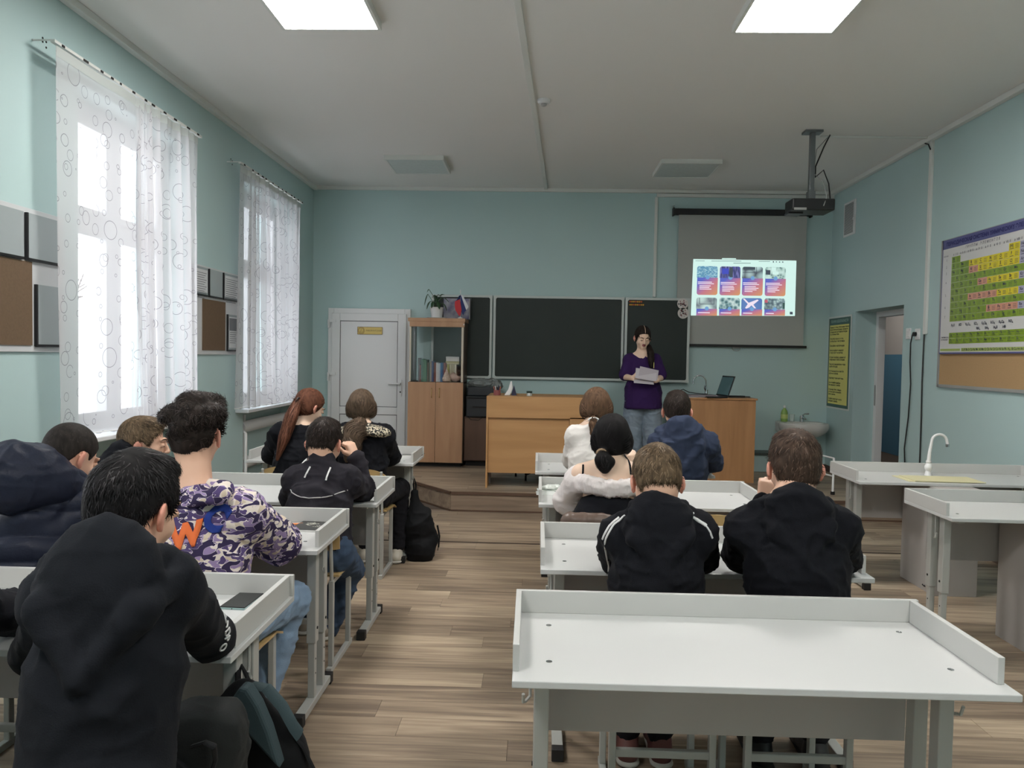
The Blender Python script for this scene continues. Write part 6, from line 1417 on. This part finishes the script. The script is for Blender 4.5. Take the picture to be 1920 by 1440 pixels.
# ---- left-hand rows
pe = (-0.84, 1.40, 0.50)
q = person('big boy with black hair and dark charcoal hoodie in the left foreground', at(250, 955, 1.62), -14, 18, at(222, 1062, 1.52), pe, at(108, 1125, 1.52), at(322, 1112, 1.55), at(70, 1225, 1.84), at(398, 1195, 1.87), at(170, 1185, 2.1), at(352, 1165, 2.17),
    hair=H_BLACK, style='short', top=F_hood2, nstr=6500, seed=51, hood=1.16, folds=(.009, 8, .8), shoes=(26, 26, 28), **seatlegs(pe, .45, .10, -.14))
for s_, px, py, rt in (('C', 433, 1158, -1.1), ('I', 438, 1172, -1.2), ('D', 441, 1188, -1.35), ('P', 447, 1202, -1.5), ('O', 443, 1219, -1.6)):
    patch('sleeve_letter', q['top'], q['org'], s_, .030, at(px-10, py, 1.8) , rt, M_stripe, q['top'], d=(-.85, .5, 0.0), off=.002)
pe = (-1.55, 1.40, 0.50)
person('pupil in a black top cut off by the left edge of the picture', (-1.62, 1.60, 1.12), 10, 15, (-1.60, 1.50, 1.02), pe, (-1.78, 1.52, .97), (-1.42, 1.52, .97), (-1.85, 1.80, .76), at(-4, 1148, 1.86), (-1.70, 2.1, .74), at(60, 1150, 2.15),
    hair=H_DBROWN, style='short', top=F_black2, topkind='sweater', topname='sweater', nstr=600, seed=55, vox=.009, **seatlegs(pe))
pe = (-1.11, 2.54, 0.50)
q = person('boy with thick wavy dark hair in a purple camouflage hoodie with letters W and C', at(368, 815, 2.67), 0, 2, at(362, 936, 2.58), pe, at(304, 965, 2.58), at(455, 962, 2.60), at(290, 1040, 2.8), at(528, 1020, 2.86), at(330, 1010, 3.05), at(455, 1005, 3.10),
    hair=H_DBROWN, style='fluffy', top=F_camo, hood=.0001, nstr=9000, seed=61, bulk=.012, folds=(.012, 9, 1), trousers=F_ljeans, shoes=(30, 30, 34), armr=(.062, .058, .045), kl=(-1.30, 2.98, .50), kr=at(548, 1122, 2.98), al=(-1.34, 2.95, .09), ar=at(480, 1342, 2.82))
S = SDF(); org = q['org']; N_, u_, r_, f_ = q['N'], q['u'], q['r'], q['f']
for a, b, ra, rb_ in ((at(388, 908, 2.62), at(420, 918, 2.56), .022, .026), (at(420, 918, 2.56), at(408, 932, 2.50), .028, .026), (at(378, 936, 2.49), at(412, 928, 2.50), .018, .028), (at(356, 946, 2.49), at(378, 936, 2.49), .008, .018), (at(385, 908, 2.64), at(380, 902, 2.72), .024, .022)): S.cap(a, b, ra, rb_, k=.02)
sdf_obj(S, 'hood', F_camo, q['root'], .007, folds=(.006, 12, 1), origin=org); hd_ = q['root'].children[-1]
strip('hood_zip', hd_, org, [at(356, 948, 2.3), at(380, 949, 2.3), at(405, 944, 2.3), at(425, 932, 2.3)], .006, F_black, q['root'])
strip('hood_red_band', hd_, org, [at(382, 912, 2.3), at(398, 906, 2.3), at(414, 910, 2.3), at(426, 908, 2.3)], .005, mat('hood_red', (176, 40, 56), rough=.7), q['root'], n=20)
strip('hood_white_band', hd_, org, [at(370, 936, 2.3), at(396, 932, 2.3), at(422, 920, 2.3)], .009, F_whitetee, q['root'])
T_ = SDF(); T_.cap(at(322, 930, 2.60), at(330, 950, 2.58), .035, .04); T_.cap(at(318, 935, 2.60), at(310, 965, 2.60), .03, .04); sdf_obj(T_, 'white_tee', F_whitetee, q['root'], .007, origin=org)
strip('neck_cord', q['body'], org, [at(x, y, 2.3) for x, y in ((333, 898), (345, 901), (365, 902), (385, 899), (398, 894))], .0022, M_black, q['root'])
patch('letter', q['top'], org, 'W', .098, at(333, 1014, 2.4), radians(14), mat('patch_orange', (222, 110, 58), rough=.9), q['top'], bold=.006, sx=.95)
patch('letter', q['top'], org, 'C', .115, at(380, 985, 2.4), radians(-28), mat('patch_blue', (28, 52, 130), rough=.9), q['top'], bold=.007, sx=.8)
pe = (-1.74, 2.46, 0.50)
q = person('boy with cropped dark hair in a navy quilted jacket, head bent down, far left', at(130, 856, 2.74), -22, 30, at(88, 925, 2.62), pe, at(10, 955, 2.60), at(158, 955, 2.64), at(-20, 1010, 2.85), at(168, 1000, 2.92), at(60, 1005, 3.1), at(150, 985, 3.15),
    hair=H_BUZZ, style='buzz', top=F_puff, topkind='puffer', topname='jacket', nstr=7000, seed=71, hood=1.0, bulk=.022, folds=(.005, 9, .7), **seatlegs(pe))
S = SDF()
for a, b, ra, rb_ in ((at(22, 888, 2.50), at(62, 886, 2.54), .110, .095), (at(62, 886, 2.54), at(138, 914, 2.62), .088, .045), (at(30, 915, 2.47), at(110, 918, 2.55), .08, .05), (at(138, 914, 2.62), at(168, 925, 2.74), .042, .03)): S.cap(a, b, ra, rb_, k=.04)
S.ell(q['hp'](0,-.01,.03), VV((.082,.10,.094)), k=.02, mode='s')
sdf_obj(S, 'hood', F_puff, q['root'], .0078, folds=(.010, 8, 1), origin=q['org'])
pe = (-1.80, 3.40, 0.50)
q = person('fair-haired boy in profile with a black hoodie, below the nearer window', at(268, 832, 3.50), -72, 6, at(258, 892, 3.46), pe, at(222, 905, 3.44), at(305, 900, 3.56), at(218, 938, 3.62), at(325, 908, 3.80), at(260, 925, 3.95), at(330, 918, 4.05),
    hair=H_SANDY, style='short', top=F_black, nstr=3200, seed=81, hood=1.15, nape=-.075, **seatlegs(pe))
S = SDF()
for a, b, ra, rb_ in ((at(203, 868, 3.38), at(228, 850, 3.42), .045, .05), (at(228, 850, 3.42), at(245, 880, 3.40), .05, .05), (at(200, 878, 3.38), at(250, 890, 3.40), .04, .05), (at(318, 872, 3.52), at(300, 892, 3.50), .032, .035)): S.cap(a, b, ra, rb_, k=.04)
sdf_obj(S, 'hood', F_black, q['root'], .0078, folds=(.010, 9, 1), origin=q['org'])
pe = (-1.03, 3.58, 0.50)
q = person('boy with black sweatshirt and two white bars on the back, hand at his temple', at(608, 831, 3.78), -8, 16, at(600, 880, 3.70), pe, at(556, 900, 3.70), at(655, 903, 3.72), at(548, 932, 3.86), at(680, 918, 3.90), at(652, 939, 3.92), at(668, 862, 3.93),
    hair=H_DBROWN, style='short', top=F_boy, topkind='zip', topname='sweatshirt', nstr=3600, seed=91, trousers=F_jeans, shoes=(150, 140, 126), legr=(.088, .074, .062), nape=-.035, armr=(.058, .050, .040), bulk=.004,
    hands={'R': dict(d=(-.45, .1, .9), back=(.8, -.5, .1), side=(-.3, -1, .2), curl=.9, sc=.95), 'L': dict(d=(1, .12, -.03), back=(0, 0, 1), side=(0, 1, 0), curl=.12, sc=.92, spread=.8)}, kl=(-1.20, 4.0, .46), kr=at(655, 1066, 3.95), al=(-1.19, 3.95, .09), ar=at(610, 1182, 3.88))
for a, b in (((565, 883), (557, 903)), ((604, 885), (600, 907))): strip('white_bar', q['top'], q['org'], [at(*a, 3.5), at(*b, 3.5)], .0045, M_stripe, q['top'])
strip('piping', q['top'], q['org'], [at(x, y, 3.5) for x, y in ((530, 926), (550, 934), (575, 937), (605, 936), (638, 929))], .0028, mat('reflective_piping', (178, 176, 176), rough=.4), q['top'], n=24)
S = SDF(); S.cap(at(578, 866, 3.76), at(570, 876, 3.72), .020, .022); sdf_obj(S, 'undershirt', F_whitetee, q['root'], .006, origin=q['org'])
pe = (-1.60, 5.00, 0.50); tie = at(557, 752, 5.02)
person.tie = tie; person.locks = [([at(558, 754, 5.03), at(546, 782, 4.96), at(533, 820, 4.91), at(520, 862, 4.89)], [.028, .040, .034, .010], 620, .04)]
q = person('girl with a long auburn ponytail and black top, by the second window', at(580, 764, 5.14), -38, 26, at(564, 806, 5.06), pe, at(526, 815, 5.04), at(595, 820, 5.12), at(508, 853, 5.20), at(604, 853, 5.32), at(560, 858, 5.5), at(600, 818, 5.38),
    skin=SKIN_P, hair=H_RED, style='long', female=True, earcover=False, top=F_black, topkind='sweater', topname='sweater', nstr=2000, seed=101, bulk=.006, hands={'R': dict(d=(0, .0, 1), back=(1, -.3, 0), side=(0, -1, 0), curl=.7)}, **seatlegs(pe))
MB().tube([VV(tie)+VV((.012*cos(a), .024*sin(a), .024*cos(a)))-VV(q['org']) for a in [k*pi/6 for k in range(13)]], .006, 6).obj('hair_tie', M_black, q['root'])
pe = (-1.14, 5.00, 0.50); tie = at(680, 791, 4.98)
person.tie = tie; person.locks = [([at(680, 790, 4.99), at(670, 800, 4.93), at(663, 818, 4.88), at(656, 840, 4.86), at(650, 864, 4.86)], [.026, .058, .068, .056, .014], 900, .55), ([at(680, 792, 4.98), at(682, 804, 4.95), at(676, 822, 4.93)], [.02, .024, .010], 140, .4)]
q = person('girl with wavy brown hair and a leopard collar on a black cardigan, front left desk', at(678, 765, 5.12), 2, 6, at(682, 805, 5.05), pe, at(649, 818, 5.05), at(716, 818, 5.07), at(640, 855, 5.22), at(732, 853, 5.26), at(665, 862, 5.5), at(705, 858, 5.5),
    skin=SKIN_P, hair=H_GREY, style='long', female=True, top=F_black2, topkind='sweater', topname='cardigan', cutback=True, nstr=1800, seed=111, bulk=.012, trousers=F_dktr, shoes=(206, 200, 186), **seatlegs(pe, .44, .11, .06))
C = SDF(); N_, u_, r_, f_ = q['N'], q['u'], q['r'], q['f']
for k in range(14):
    A, B_ = -pi*1.15 + pi*1.3*k/14, -pi*1.15 + pi*1.3*(k+1)/14; pt = lambda a: N_ + u_*.004 + r_*.128*cos(a) + f_*.105*sin(a) - u_*.022*abs(cos(a))
    C.cap(pt(A), pt(B_), .052, .052, k=.012, ax=u_*.8-f_*.45, sq=.5)
C.ell(N_-f_*.085-u_*.012, (.070,.07,.034), np.stack([r_, f_, u_], 1), k=.008, mode='s')
sdf_obj(C, 'collar', mat('leopard_collar', (206, 196, 172), rough=.8, noise=1.0, nscale=95, c2=(24, 22, 24)), q['root'], .007, folds=(.004, 14, 1), origin=q['org'])
_m = MATS['leopard_collar']; 
for n_ in _m.node_tree.nodes:
    if n_.type == 'MAP_RANGE': n_.inputs['From Min'].default_value = .47; n_.inputs['From Max'].default_value = .50
MB().tube([VV(tie)+VV((.022*cos(a), -.002, .008*sin(a)))-VV(q['org']) for a in [k*pi/6 for k in range(13)]], .006, 6).obj('hair_tie', mat('maroon_band', (96, 40, 44)), q['root'])

# ---- the standing speaker
G0 = 0.18; pe = VV((at(1205, 765, 8.36).x, 8.36, 1.04)); tie = at(1216, 654, 8.30); kx = pe[0]
person.tie = None; person.locks = [([at(1217, 650, 8.33), at(1220, 662, 8.27), at(1221, 676, 8.24), at(1221, 689, 8.23)], [.026, .036, .032, .016], 260, .03)]
q = person('young woman in a purple T-shirt and wide jeans standing, reading from sheets of paper', at(1205, 633, 8.32), 186, 20, at(1204, 664, 8.37), pe, at(1228, 675, 8.36), at(1181, 675, 8.36), at(1240, 707, 8.30), at(1171, 706, 8.30), at(1232, 713, 8.13), at(1185, 709, 8.13),
    skin=SKIN_P, hair=H_DBROWN, style='long', female=True, earcover=False, top=F_purple, topkind='tee', topname='tshirt', nstr=1200, seed=121, vox=.005, folds=(.007, 8, .8), trousers=F_gjeans, legr=(.105, .105, .12), armr=(.054, .050, .04), bulk=.008, ground=G0, shoes=(196, 192, 186),
    hands={'R': dict(d=(1, .15, .12), back=(-.1, -1, .2), side=(0, 0, 1), curl=.55, sc=1.0), 'L': dict(d=(-1, .15, .12), back=(.1, -1, .2), side=(0, 0, 1), curl=.55, sc=1.0)}, kl=(kx+.115, 8.36, .66), kr=(kx-.115, 8.36, .66), al=(kx+.125, 8.37, .27), ar=(kx-.125, 8.37, .27))
H_ = SDF(); u_, r_, f_ = q['u'], q['r'], q['f']; H_.cap(pe+u_*.08, pe-u_*.10, .198, .205, k=.05, ax=f_, sq=.88); H_.fun(lambda Q: .925 - Q[..., 2], k=.01)
sdf_obj(H_, 'shirt_hem', F_purple, q['top'], .008, folds=(.010, 8, .6), origin=q['org'])
hp = q['hp']; mb = MB(); mb.tube([Vector(hp(0, y, z)) - Vector(q['org']) for y, z in ((.098, .082), (.085, .106), (.055, .127), (.02, .1345), (-.01, .134))], .0022, 5).obj('hair_parting', SKIN_P, q['root'])
pp = at(1211, 706, 8.10)
t = thing('sheets_of_paper', 'white sheets of paper held by the standing young woman', 'papers', pp)
def sheet(x, z, w, h, rot, tilt, m, y):
    o = MB().box(-w/2, w/2, -.0006, .0006, -h/2, h/2).obj('sheet', m, t); o.rotation_euler = (radians(tilt), radians(rot), 0); o.location = (x, y, z)
M_pap = mat('speech_paper', (196, 190, 196), rough=.7)
sheet(.0, .02, .22, .13, 8, -35, M_pap, 0); sheet(-.02, -.03, .21, .14, 4, -50, M_pap, .02); sheet(.03, .035, .20, .12, 12, -30, mat('speech_paper2', (180, 172, 180), rough=.7), .012)
t2 = thing('yellow_pen', 'yellow pen held upright above the sheets of paper', 'pen', at(1226, 685, 8.12)); MB().tube([(0, 0, -.03), (0, 0, .03)], .004, 6).obj('barrel', mat('pen_yellow', (206, 196, 110)), t2)
# ================================================================= BAGS
M_bag = fabric('bag_black', (24, 25, 27), bs=500, rough=.75); M_bag2 = fabric('bag_slate', (58, 72, 76), bs=500, rough=.75)
t = thing('drawstring_backpack', 'soft black backpack hanging from the hook of the front left desk', 'backpack', (-.80, 5.40, 0.0)); org = Vector((-.80, 5.40, 0))
A = lambda x, y, Y=5.42: VV(at(x, y, Y)) - VV(org)
S = SDF(); S.cap(A(777, 925), A(784, 985), .025, .085, k=.04); S.cap(A(784, 985), A(790, 1030), .095, .10, k=.04, ax=(0,1,0), sq=.7); S.cap(A(790, 1025), A(775, 1052), .08, .035, k=.04); S.cap(A(796, 960), A(812, 1010), .035, .035, k=.04); S.cap(A(765, 1015), A(768, 1035), .03, .03, k=.03)
sdf_obj(S, 'sack', M_bag, t, .008, folds=(.014, 9, .8))
MB().tube([A(777, 925), A(775, 908), A(777, 897), A(780, 908), A(779, 928)], .006, 6).obj('loop', M_bag, t); MB().tube([A(775, 1048), A(773, 1068), A(777, 1080), A(789, 1080)], .008, 6, flat=.4).obj('strap_end', M_bag, t); MB().tube([A(822, 1000), A(823, 1020), A(821, 1032)], .005, 6).obj('zip_pull', M_metal, t); MB().tube([A(820, 985), A(824, 1005), A(822, 1026)], .007, 6).obj('strap', M_bag, t)
t = thing('backpack', 'black backpack with slate blue-green panel hanging from the nearest left desk', 'backpack', (-.68, 1.95, 0)); org = Vector((-.68, 1.95, 0))
A = lambda x, y, Y=1.98: VV(at(x, y, Y)) - VV(org)
S = SDF(); S.cap(A(458, 1298), A(495, 1415, 2.0), .035, .095, k=.03, ax=(0,1,0), sq=.8); S.cap(A(495, 1415, 2.0), A(530, 1560, 2.0), .105, .13, k=.05, ax=(0,1,0), sq=.7); S.cap(A(420, 1330), A(450, 1310), .035, .03, k=.04)
sdf_obj(S, 'bag', M_bag, t, .008, folds=(.006, 7, .7)); bag = t.children[-1]
P_ = [A(x, y, 1.87) for x, y in ((448, 1290), (462, 1294), (482, 1325), (502, 1372), (524, 1445), (486, 1404), (452, 1366), (424, 1340), (430, 1316))]; n_ = len(P_)
MB().add([tuple(p) for p in P_] + [tuple(p + VV((0, .05, 0))) for p in P_], [tuple(range(n_))[::-1], tuple(range(n_, 2*n_))] + [(i, (i+1) % n_, n_+(i+1) % n_, n_+i) for i in range(n_)]).obj('front_panel', M_bag2, t, bevel=0.008)
S = SDF(); S.cap(A(452, 1298, 1.90), A(448, 1340, 1.88), .018, .040, k=.04, ax=(0,1,0), sq=.3); S.cap(A(448, 1340, 1.88), A(500, 1425, 1.87), .040, .012, k=.03, ax=(0,1,0), sq=.4); S.cap(A(455, 1300, 1.9), A(508, 1420, 1.87), .010, .008, k=.03); S.cap(A(460,1320,1.89), A(490,1385,1.87), .03, .02, k=.03, ax=(0,1,0), sq=.4)
MB().tube([A(447, 1296), A(446, 1262, 2.04), A(452, 1246, 2.08), A(460, 1262, 2.04), A(470, 1285)], .008, 6, flat=.5).obj('top_loop', M_bag, t, smooth=True)
MB().tube([A(470, 1284), A(500, 1290, 1.95), A(530, 1325, 1.95), A(550, 1362, 1.95), A(562, 1378, 1.96)], .020, 8, flat=.35).obj('shoulder_strap', M_bag2, t, smooth=True); MB().tube([A(545, 1372, 1.98), A(568, 1400, 1.98), A(590, 1445, 1.98)], .010, 6, flat=.3).obj('webbing', M_bag, t)
t = thing('backpack', 'dark grey bag with a handle at the foot of the boy in the charcoal hoodie', 'backpack', (-.72, 1.62, 0)); org = Vector((-.72, 1.62, 0))
A = lambda x, y, Y=1.66: VV(at(x, y, Y)) - VV(org)
S = SDF(); S.rbox(A(385, 1450, 1.72), (.085, .08, .16), .05, k=.03); S.cap(A(375, 1375, 1.7), A(415, 1385, 1.7), .05, .045, k=.04); sdf_obj(S, 'bag', fabric('bag_anthracite', (40, 42, 42), rough=.7), t, .008, folds=(.008, 8, 1))
MB().tube([A(360, 1400, 1.58), A(385, 1392, 1.57), A(402, 1400, 1.57), A(404, 1425, 1.58), A(398, 1445, 1.58)], .009, 6, flat=.5).obj('handle', M_bag, t, smooth=True)
t = thing('backpack', 'edge of a black bag standing by the laboratory desk at the right edge', 'backpack', (2.20, 3.20, 0)); S = SDF(); S.rbox((0.01, 0, .22), (.13, .10, .20), .06); S.cap((-.03, 0, .42), (.08, 0, .43), .025, .02, k=.03); sdf_obj(S, 'bag', M_bag, t, .01, folds=(.01, 8, 1)); MB().tube([(-.11, -.08, .40), (-.15, -.09, .28), (-.13, -.09, .10)], .012, 6, flat=.4).obj('strap', M_bag, t)
